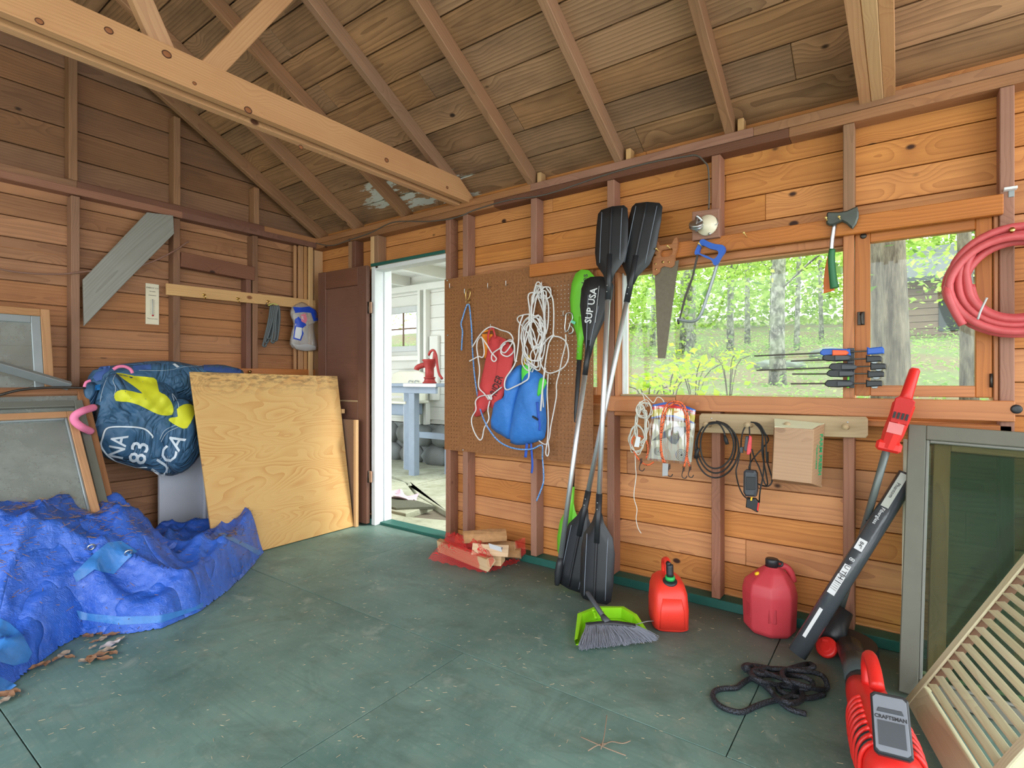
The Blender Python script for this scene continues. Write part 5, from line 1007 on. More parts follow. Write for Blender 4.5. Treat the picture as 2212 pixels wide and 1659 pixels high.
# ---- small bright gas can
b = onF(1443, 1345); yw = math.atan2(b.y, b.x) - math.pi / 2 + .18
M1 = yawm((b.x, b.y, 0), yw)
c1 = thing('gas_can', 'small bright red gas can with black spout and green collar', 'gas can', (b.x, b.y, 0), 'gas cans by the wall')
loft('can_body', [(.0, 0, 0, .072, .10, 4), (.012, 0, 0, .084, .115, 5), (.10, 0, 0, .085, .116, 5), (.17, 0, .004, .080, .110, 5), (.205, 0, .012, .070, .098, 4), (.222, 0, .02, .052, .08, 3), (.228, 0, .025, .03, .06, 3)], m_redcan, c1, M1, 36)
loft('front_panel', [(.02, 0, -.103, .060, .018, 6), (.10, 0, -.103, .056, .018, 6), (.16, 0, -.093, .046, .018, 5)], m_redcan, c1, M1, 24)
tube('carry_handle', [M1 @ Vector(v) for v in ((0, .09, .20), (-.004, .075, .275), (-.004, .03, .30), (-.004, -.01, .285), (-.004, -.03, .245))], .017, m_redcan, c1, 10, n=4, flat=.8)
lathe('cap_ring', [(.0, 0), (.032, 0), (.034, .006), (.034, .022), (.026, .026), (0, .026)], m_black, c1, M1 @ Matrix.Translation((0, -.045, .205)) @ Matrix.Rotation(.35, 4, 'X'), 20)
lathe('green_collar', [(.0, 0), (.023, 0), (.023, .016), (0, .016)], plain('collar_green', K(40, 180, 90), .4), c1, M1 @ Matrix.Translation((0, -.050, .232)) @ Matrix.Rotation(.2, 4, 'X'), 18)
tube('spout', [M1 @ Vector(v) for v in ((0, -.052, .245), (0, -.048, .275), (0, -.045, .302))], .017, m_black, c1, 12, n=2); tube('spout_tip', [M1 @ Vector(v) for v in ((0, -.045, .30), (-.012, -.055, .312))], .011, m_black, c1, 10)
# ---- larger faded gas can
b = onF(1662, 1362); yw = math.atan2(b.y, b.x) - math.pi / 2 - .35
M2 = yawm((b.x, b.y, 0), yw)
c2 = thing('gas_can', 'larger faded red gas jug with black cap and yellow vent plug', 'gas can', (b.x, b.y, 0), 'gas cans by the wall')
cbm = bmesh.new(); jug = [(.0, .092), (.022, .112), (.19, .118), (.235, .108), (.288, .062), (.305, .040), (.314, .026)]; vs_ = []
for z_, r_ in jug: vs_.append([cbm.verts.new((r_ * math.cos(a_) * 1.04 + (.012 if z_ > .25 else 0), r_ * math.sin(a_) * .96, z_)) for a_ in [math.pi / 8 + k * math.pi / 4 for k in range(8)]])
for i_ in range(len(jug) - 1):
    for k in range(8): cbm.faces.new((vs_[i_][k], vs_[i_][(k + 1) % 8], vs_[i_ + 1][(k + 1) % 8], vs_[i_ + 1][k]))
cbm.faces.new(vs_[0][::-1]); cbm.faces.new(vs_[-1])
bmesh.ops.bevel(cbm, geom=cbm.edges[:], offset=.008, segments=3, affect='EDGES', profile=.5); mkbm('can_body', cbm, m_redfade, c2, True, M2)
for an in (-2.2, -1.1, .1):
    m_ = M2 @ Matrix.Rotation(an, 4, 'Z'); slab('recess_rim', [(-.018, -.035), (.018, -.035), (.018, .035), (-.018, .035)], .010, m_ @ Matrix.Translation((.104, 0, .11)) @ Matrix(((0, 0, 1, 0), (1, 0, 0, 0), (0, 1, 0, 0), (0, 0, 0, 1))), plain('recess_red', K(176, 52, 62), .5), c2, .004)
tube('carry_handle', [M2 @ Vector(v) for v in ((.03, .02, .305), (.055, .04, .310), (.075, .055, .285), (.085, .065, .24))], .016, m_redfade, c2, 10, n=4)
lathe('cap', [(0, 0), (.029, 0), (.029, .030), (.026, .034), (0, .034)], m_black, c2, M2 @ Matrix.Translation((.012, 0, .312)), 20); lathe('vent_plug', [(0, 0), (.013, 0), (.010, .012), (0, .013)], m_yel, c2, M2 @ Matrix.Translation((-.035, -.05, .270)) @ Matrix.Rotation(-.5, 4, 'Y'), 14)
tube('cap_tether', [M2 @ Vector(v) for v in ((.04, -.005, .318), (.058, -.01, .325), (.060, -.005, .338), (.042, 0, .34))], .005, m_black, c2, 8, n=4)
# ---- broom and dustpan
dp = thing('dustpan', 'bright green upright dustpan lying under the broom', 'dustpan', onF(1310, 1370))
base = [onF(x, y) for x, y in ((1244, 1396), (1252, 1350), (1290, 1337), (1345, 1337), (1372, 1350), (1402, 1382))]
c = sum(base, Vector()) / 6; slab('pan', [(p.x - c.x, p.y - c.y) for p in base], .006, Matrix.Translation((c.x, c.y, .006)), m_lime2, dp, .001)
rim = [p for p in base]
V = []; Fc = []
for k, p in enumerate(rim):
    ins = (c - p).normalized(); h = (.03, .055, .06, .06, .05, .02)[k]; V += [p + Vector((0, 0, .004)), p + Vector((0, 0, h)) - ins * .01, p + Vector((0, 0, h)) + ins * .012, p + ins * .016 + Vector((0, 0, .010))]
for k in range(5):
    for a_, b_ in ((0, 1), (1, 2), (2, 3)): Fc.append((4 * k + a_, 4 * (k + 1) + a_, 4 * (k + 1) + b_, 4 * k + b_))
mk('rim', V, Fc, m_lime2, dp)
for px in (1284, 1302): tube('clip_arm', [onF(px + (4 if px < 1290 else -4), 1336, .05), onF(px, 1322, .06), onF(px - 2, 1318, .085)], .007, m_lime2, dp, 8, n=3)
bm_ = thing('broom', 'grey bristled broom with a short dark handle lying over the dustpan', 'broom', onF(1340, 1395))
m_bris = plain('grey_bristles', K(128, 132, 144), .8, 0, .3, 0, 200)
V = []; Fc = []; rs = random.Random(4)
hA, hB = onF(1266, 1352, .060), onF(1372, 1354, .055); tA, tB = onF(1256, 1404, .012), onF(1418, 1384, .012)
for k in range(900):
    u = rs.random(); w_ = rs.uniform(-.012, .012); p = hA.lerp(hB, u) + Vector((0, 0, w_ * .8)); e = tA.lerp(tB, u + rs.uniform(-.02, .02)) + Vector((rs.uniform(-.012, .012), rs.uniform(-.012, .012), abs(rs.gauss(0, .012)))); s_ = Vector((.0014, .0008, 0)); s2 = Vector((0, 0, .0014))
    b0 = len(V); m1 = p.lerp(e, .6) + Vector((0, 0, .006)); V += [p - s_, p + s_, p + s2, m1 - s_, m1 + s_, m1 + s2, e - s_, e + s_, e + s2]
    for q_ in (0, 3):
        for i_, j_ in ((0, 1), (1, 2), (2, 0)): Fc.append((b0 + q_ + i_, b0 + q_ + j_, b0 + q_ + 3 + j_, b0 + q_ + 3 + i_))
o_ = mk('bristles', V, Fc, m_bris, bm_); o_['kind'] = 'stuff'
V, Fc = grid_geo(lambda u, v: hA.lerp(hB, u).lerp(tA.lerp(tB, u), v * .92) + Vector((0, 0, -.006 + .010 * math.sin(3.1 * v))), 20, 8); mk('bristle_bed', V, Fc, m_bris, bm_)
tube('head_block', [hA - Vector((0, 0, 0)), hA.lerp(hB, .5) + Vector((0, .012, .008)), hB], .014, m_black, bm_, 10, n=6)
f0 = hA.lerp(hB, .42) + Vector((0, .01, .01)); f1 = onF(1268, 1279, .14)
tube('ferrule', [f0, f0.lerp(f1, .22)], [.020, .013], m_dgrey, bm_, 12); tube('handle', [f0.lerp(f1, .18), f0.lerp(f1, .96), f1], [.012, .0115, .009], m_dgrey, bm_, 12)
# loose wire by the can
tag(tube('bent_wire', [onF(x, y, z_) for x, y, z_ in ((1366, 1352, .03), (1380, 1347, .045), (1400, 1342, .05), (1420, 1342, .03), (1428, 1344, .02))], .0022, m_alpale, None, 6, n=4), 'thin pale bent wire between the broom and the small gas can', 'wire')
# ---- firewood in a red net
fw = thing('net_sack', 'red mesh sack half open around the firewood', 'sack', onF(1030, 1215))
def log(name, p0, p1, r, lab, kind=0, roll=0):
    p0, p1 = Vector(p0), Vector(p1); R_ = Matrix.Translation(p0) @ frame(p0, p1); L = (p1 - p0).length; sec = [(r * math.cos(a), r * math.sin(a)) for a in np.linspace(-.9 + roll, .9 + roll, 7)] + [(-r * .75 * math.cos(roll), -r * .75 * math.sin(roll))]
    n = len(sec); V = []; Fc = []; mi = []
    for s in (0, .33, .66, 1):
        for y, z in sec: V.append(R_ @ Vector((L * s, y * random.uniform(.94, 1.06), z * random.uniform(.94, 1.06))))
    for i in range(3):
        for k in range(n): Fc.append((i * n + k, i * n + (k + 1) % n, (i + 1) * n + (k + 1) % n, (i + 1) * n + k)); mi.append(1 if k < 6 else 0)
    Fc.append(list(range(n - 1, -1, -1))); mi.append(0); Fc.append([3 * n + k for k in range(n)]); mi.append(0)
    Ri = R_.inverted(); return tag(mk('firewood_log', [Ri @ v for v in V], Fc, [m_fire, m_bark], None, False, mi, R_), lab, 'log', 'split logs in the red net')
def fl_(x, y, z): return onF(x, y, z)
log('l', fl_(1000, 1165, .17), fl_(1092, 1160, .17), .055, 'barked log lying on top of the pile in the red net', 0, 2.4)
log('l', fl_(950, 1180, .06), fl_(1058, 1222, .06), .052, 'split log in front under the red mesh', 0, 1.2)
log('l', fl_(1020, 1190, .12), fl_(1098, 1195, .11), .045, 'split log in the middle of the pile with a paper label', 0, .4)
log('l', fl_(1040, 1195, .05), fl_(1125, 1200, .05), .048, 'pale split log low at the right of the pile', 0, 2.2)
log('l', fl_(1046, 1210, .05), fl_(1085, 1213, .06), .042, 'short pale log end at the front of the pile', 0, .8)
log('l', fl_(1055, 1178, .09), fl_(1116, 1182, .10), .042, 'split log behind on the right of the pile', 0, 2.8)
log('l', fl_(985, 1172, .09), fl_(1060, 1175, .09), .050, 'log buried behind the top one in the net', 0, 2)
g = G('red_net'); uv = g.obj(); sx = g.n('SeparateXYZ', {0: uv}); fx = g.math('FRACT', g.math('MULTIPLY', g.math('ADD', sx.outputs[0], sx.outputs[2]), 130.)); fy = g.math('FRACT', g.math('MULTIPLY', g.math('SUBTRACT', sx.outputs[1], sx.outputs[2]), 130.))
al = g.math('MAXIMUM', g.math('LESS_THAN', fx, .24), g.math('LESS_THAN', fy, .24)); m_net = g.fin(K(226, 40, 48), .5, 0, Alpha=al)
def net(name, quad, bulge, par, nu=22, nv=14, amp=.010, sd=0):
    a, b, c, d = [Vector(q) for q in quad]
    V, Fc = grid_geo(lambda u, v: (a.lerp(b, u)).lerp(d.lerp(c, u), v) + Vector((0, -.3 * bulge, bulge)) * math.sin(math.pi * u) ** .6 * math.sin(math.pi * v) ** .6 + Vector((.4, -.4, .8)) * amp * math.sin(13 * u + 7 * v + sd) * math.sin(5 * v + 9 * u * v + sd) + Vector((0, 0, .006)) * math.sin(41 * u + sd), nu, nv); return mk(name, V, Fc, m_net, par, True)
net('mesh', [fl_(924, 1208, .004), fl_(1050, 1238, .004), fl_(1068, 1212, .10), fl_(958, 1168, .12)], .06, fw)
net('mesh', [fl_(958, 1168, .12), fl_(1068, 1212, .10), fl_(1058, 1178, .13), fl_(982, 1150, .22)], .035, fw, sd=2)
net('mesh', [fl_(960, 1170, .10), fl_(1010, 1190, .17), fl_(1000, 1158, .20), fl_(962, 1150, .19)], .03, fw, sd=4)
net('mesh', [fl_(1050, 1238, .004), fl_(1125, 1212, .004), fl_(1110, 1208, .045), fl_(1062, 1226, .04)], .012, fw, sd=1)
net('mesh', [fl_(1118, 1212, .004), fl_(1136, 1195, .065), fl_(1134, 1162, .165), fl_(1112, 1168, .15)], .02, fw, 12, 10, sd=3)
tag(slab('paper_label', [(-.045, -.02), (.045, -.02), (.045, .02), (-.045, .02)], .001, basis(fl_(1070, 1183, .165), (1, .1, -.1), (0, -.4, .8)), m_white, None, 0), 'small white printed label on the firewood', 'label')
text('print', 'DRY', .03, basis(fl_(1078, 1183, .167), (1, .1, -.1), (0, -.4, .8)), plain('blue_ink', K(60, 70, 140), .6), bpy.data.objects['paper_label'])
# ---- black rope
g = G('black_braided_rope'); o = g.obj(); w_ = g.n('TexNoise', {'Vector': o, 'Scale': 260.0, 'Detail': 1.0}).outputs[0]; g.bump(w_, .8, .004); m_brope = g.fin(g.mix(g.ramp(w_, [(.45, 0.), (.6, 1.)]), K(10, 11, 13), K(58, 64, 76)), .55)
P = [(1742, 1542), (1712, 1534), (1690, 1520), (1668, 1496), (1650, 1480), (1632, 1462), (1612, 1447), (1606, 1440), (1618, 1436), (1640, 1448), (1690, 1466), (1740, 1482), (1780, 1490), (1786, 1476), (1770, 1456), (1720, 1448), (1670, 1444), (1640, 1446), (1622, 1452), (1640, 1470), (1690, 1482), (1740, 1488), (1756, 1476), (1735, 1462), (1690, 1458), (1650, 1458), (1620, 1448), (1612, 1440), (1630, 1438), (1680, 1446), (1740, 1446), (1758, 1440), (1748, 1434), (1720, 1440), (1690, 1452), (1700, 1472), (1728, 1492), (1734, 1508), (1720, 1518), (1696, 1516), (1674, 1504), (1660, 1486), (1640, 1474), (1622, 1466), (1604, 1476), (1590, 1486), (1566, 1487), (1546, 1492), (1540, 1504), (1552, 1522), (1576, 1534), (1604, 1538), (1632, 1526), (1660, 1516), (1690, 1510), (1710, 1502), (1716, 1488), (1700, 1480), (1680, 1482), (1690, 1496), (1740, 1508), (1780, 1500)]
zz = [(.010 + .013 * (k % 4)) if 8 < k < 42 else .010 for k in range(len(P))]
tag(tube('black_rope', [onF(x, y, z_) for (x, y), z_ in zip(P, zz)], .0098, m_brope, None, 8, n=5), 'heap of black braided rope on the green floor', 'rope')
# ---- string trimmer
tr = thing('string_trimmer', 'red headed string trimmer with grey shaft leaning on the sill', 'trimmer', onF(1800, 1420))
tp = onW(1976, 800, 2.76); hd = onW(1944, 900, 2.735); sh0 = onW(1916, 968, 2.725); ft_ = onF(1812, 1335, .11)
axt = (tp - ft_).normalized()
V, Fc = tube_geo([tp + axt * .01, tp, tp.lerp(hd, .5), tp.lerp(hd, .8)], [.012, .018, .020, .024], 12, flat=1.15); mk('rear_grip', V, Fc, m_red, tr, True)
V, Fc = tube_geo([tp.lerp(hd, .62), tp.lerp(hd, .75), hd, hd.lerp(sh0, .5), sh0], [.024, .036, .034, .034, .026], 8, flat=1.2); mk('motor_housing', V, Fc, m_red, tr, False)
nv_ = Vector((.1, -1, .1)).normalized(); px_ = axt.cross(nv_).normalized()
mt = basis(tp.lerp(hd, .86) - Vector((0, .042, 0)), -px_ if px_.x < 0 else px_, axt); slab('battery_slot', [(-.030, -.055), (.030, -.055), (.034, .045), (.022, .055), (-.022, .055), (-.034, .045)], .008, mt, plain('slot_red', K(196, 30, 28), .5), tr, .003)
for k in range(4): box_ = slab('contact', [(-.004, -.013), (.004, -.013), (.004, .013), (-.004, .013)], .006, mt @ Matrix.Translation((-.021 + k * .014, -.022, .006)), m_black, tr, 0)
slab('warning_label', [(-.026, -.022), (.026, -.022), (.026, .022), (-.026, .022)], .001, basis(hd.lerp(sh0, .35) - Vector((0, .043, 0)), px_ if px_.x > 0 else -px_, axt), plain('label_pale_red', K(224, 130, 130), .6), tr, 0)
beam('assist_handle', onW(1892, 958, 2.72), onW(1948, 970, 2.72), .035, .045, m_red, tr, bev=.012)
m_shaft = plain('grey_shaft', K(104, 112, 110), .4, .3); el = sh0.lerp(ft_, .55)
tube('shaft', [sh0 + axt * .02, el], .0145, m_shaft, tr, 12); tube('shaft', [el + axt * .02, ft_], .0125, m_shaft, tr, 12)
for k in (.40, .52): lathe('shaft_screw', [(0, 0), (.004, 0), (.003, .002)], m_black, tr, basis(sh0.lerp(ft_, k) + Vector((0, -.0145, 0)), (1, 0, 0), (0, 0, 1)), 8)
mh = onF(1806, 1352, .10); tube('trimmer_motor', [onW(1824, 1318, 2.82), mh, onF(1800, 1385, .06)], [.036, .046, .05], m_black, tr, 14)
gc = onF(1806, 1395, .05); V = []; Fc = []
for k in range(15):
    a_ = -.5 + k * .21; V += [gc + Vector((.03 * math.cos(a_), .03 * math.sin(a_), .035)), gc + Vector((.15 * math.cos(a_), .15 * math.sin(a_), .03)), gc + Vector((.155 * math.cos(a_), .155 * math.sin(a_), -.005))]
for k in range(14): Fc += [(3 * k, 3 * k + 1, 3 * k + 4, 3 * k + 3), (3 * k + 1, 3 * k + 2, 3 * k + 5, 3 * k + 4)]
mk('debris_guard', V, Fc, m_black, tr)
q = onF(1788, 1400, .045); lathe('spool_cap', [(0, 0), (.044, 0), (.044, .012), (.036, .02), (.030, .016), (.024, .022), (.014, .018), (0, .022)], m_red, tr, basis(q, (.9, -.4, .1), (.2, .5, .7)), 24)
wslab('red_clip', [(1776, 1379), (1790, 1382), (1790, 1387), (1776, 1384)], q.y - .02, .008, m_red, tr)
# ---- black cardboard tube in plastic wrap
b0 = onF(1722, 1430, .0) ; b0 = Vector((b0.x, b0.y, .035)); t0 = onW(1962, 1026, 2.80); axp = (t0 - b0).normalized()
m_wrap = plain('shiny_black_wrap', K(70, 75, 80), .16, 0, .15, .5, 25)
pk = thing('wrapped_tube', 'long black wrapped screen tube with white printed labels', 'tube', (b0.x, b0.y, 0)); rT = .037
tube('tube_body', [b0, b0.lerp(t0, .5), t0], rT, m_wrap, pk, 20)
tn = Vector((-.35, -.93, .1)); tn = (tn - axp * tn.dot(axp)).normalized(); tw_ = axp.cross(tn)
if tw_.x > 0: tw_ = -tw_
def tl(s, w, h, m, nm='label'):
    p = b0 + axp * s + tn * (rT + .0008); o_ = slab(nm, [(-w / 2, -h / 2), (w / 2, -h / 2), (w / 2, h / 2), (-w / 2, h / 2)], .001, basis(p, axp, tn.cross(axp)), m, pk, 0); return p
Lp = (t0 - b0).length
tl(Lp * .90, .16, .030, plain('pale_label', K(176, 180, 172), .5)); tl(Lp * .60, .05, .032, m_white); tl(Lp * .38, .09, .030, m_white, 'barcode_label'); tl(Lp * .46, .05, .026, m_white)
def tt(s, body, size, m, k=.0016): text('lettering', body, size, basis(b0 + axp * (Lp * s) + tn * (rT + k), -axp, tn.cross(-axp)), m, pk)
tt(.90, 'Phantom', .020, m_black, .0022); tt(.76, 'Fiberglass', .020, m_white); tt(.60, '84"', .022, m_black, .0022); tt(.52, '8', .03, m_white); tt(.46, '2 U T H', .026, m_black, .0022)
for k in range(9): tl(Lp * .355 + k * .009, .003 if k % 2 else .005, .026, m_black, 'bar')
beam('silver_strip', b0 + axp * .08 + tn * rT, b0 + axp * .22 + tn * rT, .014, .002, m_white, pk, tn)
# ---- storm windows leaning at the right
def lean_frame(name, label, BL, TL, width, right, fw_, fmat, pmat, th=.022, group=None, inner=None, slope=0.0, cat='window'):
    """rectangular sash: bottom-left BL, top-left TL, running 'width' along direction right"""
    BL, TL, right = Vector(BL), Vector(TL), Vector(right).normalized(); up = (TL - BL); Hh = up.length; up.normalize(); right = (right - up * right.dot(up)).normalized(); nn = right.cross(up)
    t = thing(name, label, cat, BL + right * width / 2, group)
    def bar(nm, a, b, w, m, th_, par=t, off=0): return beam(nm, a + nn * off, b + nn * off, w, th_, m, par, nn)
    def ring(par, x0, x1, z0, z1, w, m, th_, off=0):
        o = BL
        for nm, a, b in (('stile', (x0 + w / 2, z0), (x0 + w / 2, z1)), ('stile', (x1 - w / 2, z0), (x1 - w / 2, z1)), ('rail', (x0 + w, z0 + w / 2), (x1 - w, z0 + w / 2)), ('rail', (x0 + w, z1 - w / 2), (x1 - w, z1 - w / 2))):
            bar(nm, o + right * a[0] + up * a[1], o + right * b[0] + up * b[1], w, m, th_, par, off)
    ring(t, 0, width, 0, Hh, fw_, fmat, th)
    x = fw_
    if inner:
        iw, im = inner; ring(t, fw_, width - fw_, fw_, Hh - fw_, iw, im, th * .7, .0); x += iw
    c = BL + right * width / 2 + up * Hh / 2; slab('pane', [(-width / 2 + x, -Hh / 2 + x), (width / 2 - x, -Hh / 2 + x), (width / 2 - x, Hh / 2 - x), (-width / 2 + x, Hh / 2 - x)], .004, basis(c, right, up), pmat, t, 0)
    return t
BLr, TLr = onF(1940, 1492, .01), onW(1962, 917, 2.80)
lean_frame('storm_window', 'grey framed storm window leaning at the right below the casement', BLr, TLr, .78, (1, .02, -.01), .060, m_olive, g_green, .022, 'storm windows leaning at the right', (.012, m_alframe))
lean_frame('storm_window', 'brown wooden sash seen through the grey framed storm window', BLr + Vector((.085, .035, 0)), TLr + Vector((.085, .030, -.05)), .72, (1, .02, -.01), .055, m_brfr, g_green, .03, 'storm windows leaning at the right')
lean_frame('storm_window', 'thin pale screen frame rearmost behind the grey storm window', Vector((.0, 2.72, .01)), onW(1951, 948, 2.875), .70, (1, .02, 0), .014, plain('cream_screen_frame', K(206, 200, 176), .5), g_clear, .012, 'storm windows leaning at the right')
# ---- louvred shutter
P0 = onF(1963, 1516, .012); bd = (onF(2042, 1659) - onF(1963, 1516)).normalized(); bd.z = 0; bd.normalize()
e1 = ray(2212, 1213); up_ = None
# stile rises away to the right: choose the point of that sight line straight above the bottom edge's normal
for t_ in np.linspace(1.5, 2.4, 400):
    p = CAM + e1 * t_; v = p - P0
    if up_ is None or abs(v.dot(bd)) < up_[0]: up_ = (abs(v.dot(bd)), v)
su = up_[1]; su = (su - bd * su.dot(bd)).normalized(); sn_ = bd.cross(su).normalized()
if sn_.dot(CAM - P0) < 0: sn_ = -sn_
SWd, SHt = .56, 1.05
shu = thing('louvred_shutter', 'pale louvred wooden shutter leaning at the lower right corner', 'shutter', P0)
m_shb = plain('brown_shutter_edge', K(104, 72, 50), .7)
for s0 in (0, SWd - .04):
    st_ = beam('stile', P0 + bd * (s0 + .02), P0 + bd * (s0 + .02) + su * SHt, .04, .030, m_shut, shu, sn_); 
    beam('stile_edge', P0 + bd * (s0 + (.043 if s0 == 0 else -.003)) + su * .1 - sn_ * .004, P0 + bd * (s0 + (.043 if s0 == 0 else -.003)) + su * SHt - sn_ * .004, .006, .026, m_shb, st_, sn_)
beam('rail', P0 + bd * .04 + su * .045, P0 + bd * (SWd - .04) + su * .045, .028, .09, m_shut, shu, su); beam('rail', P0 + bd * .04 + su * (SHt - .045), P0 + bd * (SWd - .04) + su * (SHt - .045), .028, .09, m_shut, shu, su)
tilt = (su * .62 - sn_ * .78).normalized(); k = 0; s_ = .115
while s_ < SHt - .10:
    beam('slat', P0 + bd * .042 + su * s_, P0 + bd * (SWd - .042) + su * s_, .007, .0265, m_shut, shu, tilt, .0015); s_ += .0375
# ---- leaf blower
tip = onF(1836, 1400, .07); bod = onF(1918, 1640, .115); ab = (bod - tip).normalized(); upb = Vector((0, 0, 1)); upb = (upb - ab * upb.dot(ab)).normalized(); sdb = ab.cross(upb); LB = (bod - tip).length
lb = thing('leaf_blower', 'red and black cordless leaf blower lying at the lower right', 'leaf blower', (bod.x, bod.y, 0))
V, Fc = tube_geo([tip + ab * s for s in (0, .1, .25, .36, .42)], [.050, .048, .050, .056, .060], 16); mk('nozzle_tube', V, Fc, m_black, lb, True)
V, Fc = tube_geo([tip + ab * .17 + upb * .006, tip + ab * .34 + upb * .008], [.051, .056], 16); mk('tube_band', V, Fc, plain('dark_green_grey', K(70, 82, 84), .4), lb, True)
def bp(a, s, u): return tip + ab * a + sdb * s + upb * u
V = []; Fc = []; secs = [(.40, .060, .060), (.45, .062, .064), (.55, .066, .070), (.66, .074, .078), (.78, .078, .080), (.90, .070, .072), (.95, .05, .055)]
for a_, rs_, ru_ in secs:
    for k in range(24): t_ = 2 * math.pi * k / 24; c_, s__ = math.cos(t_), math.sin(t_); V.append(bp(a_, rs_ * math.copysign(abs(c_) ** .75, c_), ru_ * math.copysign(abs(s__) ** .75, s__)))
for i in range(len(secs) - 1):
    for k in range(24): Fc.append((i * 24 + k, i * 24 + (k + 1) % 24, (i + 1) * 24 + (k + 1) % 24, (i + 1) * 24 + k))
Fc += [list(range(23, -1, -1)), [6 * 24 + k for k in range(24)]]; mk('motor_housing', V, Fc, m_red, lb, True)
for k in range(9):
    a_ = .60 + k * .034; R_ = [np.interp(a_, [s[0] for s in secs], [s[q] for s in secs]) for q in (1, 2)]
    for s0, s1 in ((-.55, 1.1), (2.04, 3.7)):
        tube('vent_rib', [bp(a_ + .006 * math.sin(3 * t_), (R_[0] + .006) * math.copysign(abs(math.cos(t_)) ** .75, math.cos(t_)), (R_[1] + .006) * math.copysign(abs(math.sin(t_)) ** .75, math.sin(t_))) for t_ in np.linspace(s0, s1, 10)], .0062, m_red, lb, 6)
        if k < 8: tube('vent_gap', [bp(a_ + .017, (R_[0] + .001) * math.copysign(abs(math.cos(t_)) ** .75, math.cos(t_)), (R_[1] + .001) * math.copysign(abs(math.sin(t_)) ** .75, math.sin(t_))) for t_ in np.linspace(s0 + .05, s1 - .05, 9)], .006, m_black, lb, 5)
tube('carry_handle', [bp(.47, 0, .06), bp(.46, 0, .12), bp(.50, 0, .165), bp(.58, 0, .16), bp(.64, 0, .125)], .021, m_red, lb, 12, n=4)
xb_ = (CAM + ray(1960, 1512) * 1.42) - (CAM + ray(1888, 1497) * 1.46); yb_ = (CAM + ray(1888, 1497) * 1.46) - (CAM + ray(1893, 1605) * 1.40)
cb_ = CAM + ray(1925, 1566) * 1.425; mb_ = basis(cb_, xb_, yb_)
if (mb_.to_3x3() @ Vector((0, 0, 1))).dot(CAM - cb_) < 0: mb_ = basis(cb_, xb_, -yb_)
rr_ = [(-.043, -.066), (-.034, -.074), (.034, -.074), (.043, -.066), (.043, .066), (.034, .074), (-.034, .074), (-.043, .066)]
bt = slab('battery', rr_, .040, mb_ @ Matrix.Translation((0, 0, -.020)), m_black, lb, .004); slab('battery_face', [(x * .88, y * .90) for x, y in rr_], .004, mb_ @ Matrix.Translation((0, 0, .002)), plain('battery_grey', K(120, 124, 132), .5), bt, .001)
slab('battery_panel', [(-.030, -.052), (.030, -.052), (.030, .006), (-.030, .006)], .002, mb_ @ Matrix.Translation((0, 0, .0045)), m_dgrey, bt, 0); slab('battery_catch', [(-.026, .036), (.026, .036), (.030, .026), (-.030, .026)], .004, mb_ @ Matrix.Translation((0, 0, .005)), m_dgrey, bt, .001)
text('lettering', 'CRAFTSMAN', .0125, mb_ @ Matrix.Translation((0, .0145, .0045)), m_black, bt, weight=.0004)
# ---- twigs
rs = random.Random(21); tw = thing('dry_twig', 'dry branching twig on the floor at the bottom', 'twig', onF(1300, 1610))
for px, py, pts in ((0, 0, ((1255, 1592), (1280, 1603), (1300, 1612), (1325, 1622), (1352, 1632))), (0, 0, ((1298, 1618), (1304, 1595), (1308, 1570), (1311, 1545))), (0, 0, ((1300, 1612), (1320, 1602), (1345, 1606), (1362, 1600))), (0, 0, ((1270, 1622), (1290, 1610), (1310, 1606)))):
    tube('twig_arm', [onF(x, y, .004 + .012 * rs.random()) for x, y in pts], .0018, plain('twig_bark', K(150, 128, 108), .9), tw, 5, n=3)
# ================================================================ left wall and the heap in front of it
from mathutils.bvhtree import BVHTree
rk = thing('coat_rack', 'pale pine rack board with brass hooks on the left wall', 'rack', onL(520, 650, XS))
XR = XS + .012; a_, b_ = onL(359, 624.5, XR), onL(681, 659, XR)
beam('rack_board', a_, b_, .022, .082, m_lath, rk, bev=.002)
for px, py in ((440, 637), (513, 645), (578, 651)):
    q = onL(px, py, XR + .011); hk_ = lathe('hook_plate', [(0, 0), (.011, 0), (.009, .004), (0, .005)], m_brass, rk, basis(q, (0, 1, 0), (0, 0, 1)), 14)
    tube('brass_hook', [q + Vector(v) for v in ((0, 0, .0), (.022, 0, .002), (.034, 0, -.010), (.028, 0, -.026), (.012, 0, -.030), (.010, 0, -.018))], .0035, m_brass, hk_, 7, n=4)
# loops of grey rubber tubing
it = thing('tubing_loops', 'dark grey rubber tubing folded in long loops on the rack hook', 'tubing', onL(583, 748, XR + .05)); m_tub = plain('dark_grey_rubber', K(84, 90, 92), .6)
for k, (x0, x1, yb) in enumerate(((586, 570, 746), (590, 575, 738), (594, 580, 730), (598, 588, 738), (601, 594, 734))):
    xo = XR + .035 + .012 * k; tube('tubing', [onL(x, y, xo) for x, y in ((x0 - 2, 668), (x0 - 5, 690), (x1, yb - 8), (x1 - 2, yb), (x1 + 5, yb - 2), (x0 + 3, 690), (x0 + 2, 668), (x0, 661))], .0085, m_tub, it, 8, True, 4)
tube('tie', [onL(x, y, XR + .075) for x, y in ((580, 660), (590, 656), (600, 660), (604, 672))], .005, plain('yellow_tie', K(190, 196, 110), .6), it, 6, n=4); tube('hang_wire', [onL(x, y, XR + .03) for x, y in ((576, 654), (574, 662), (584, 662), (592, 656))], .0022, m_black, it, 6, n=4)
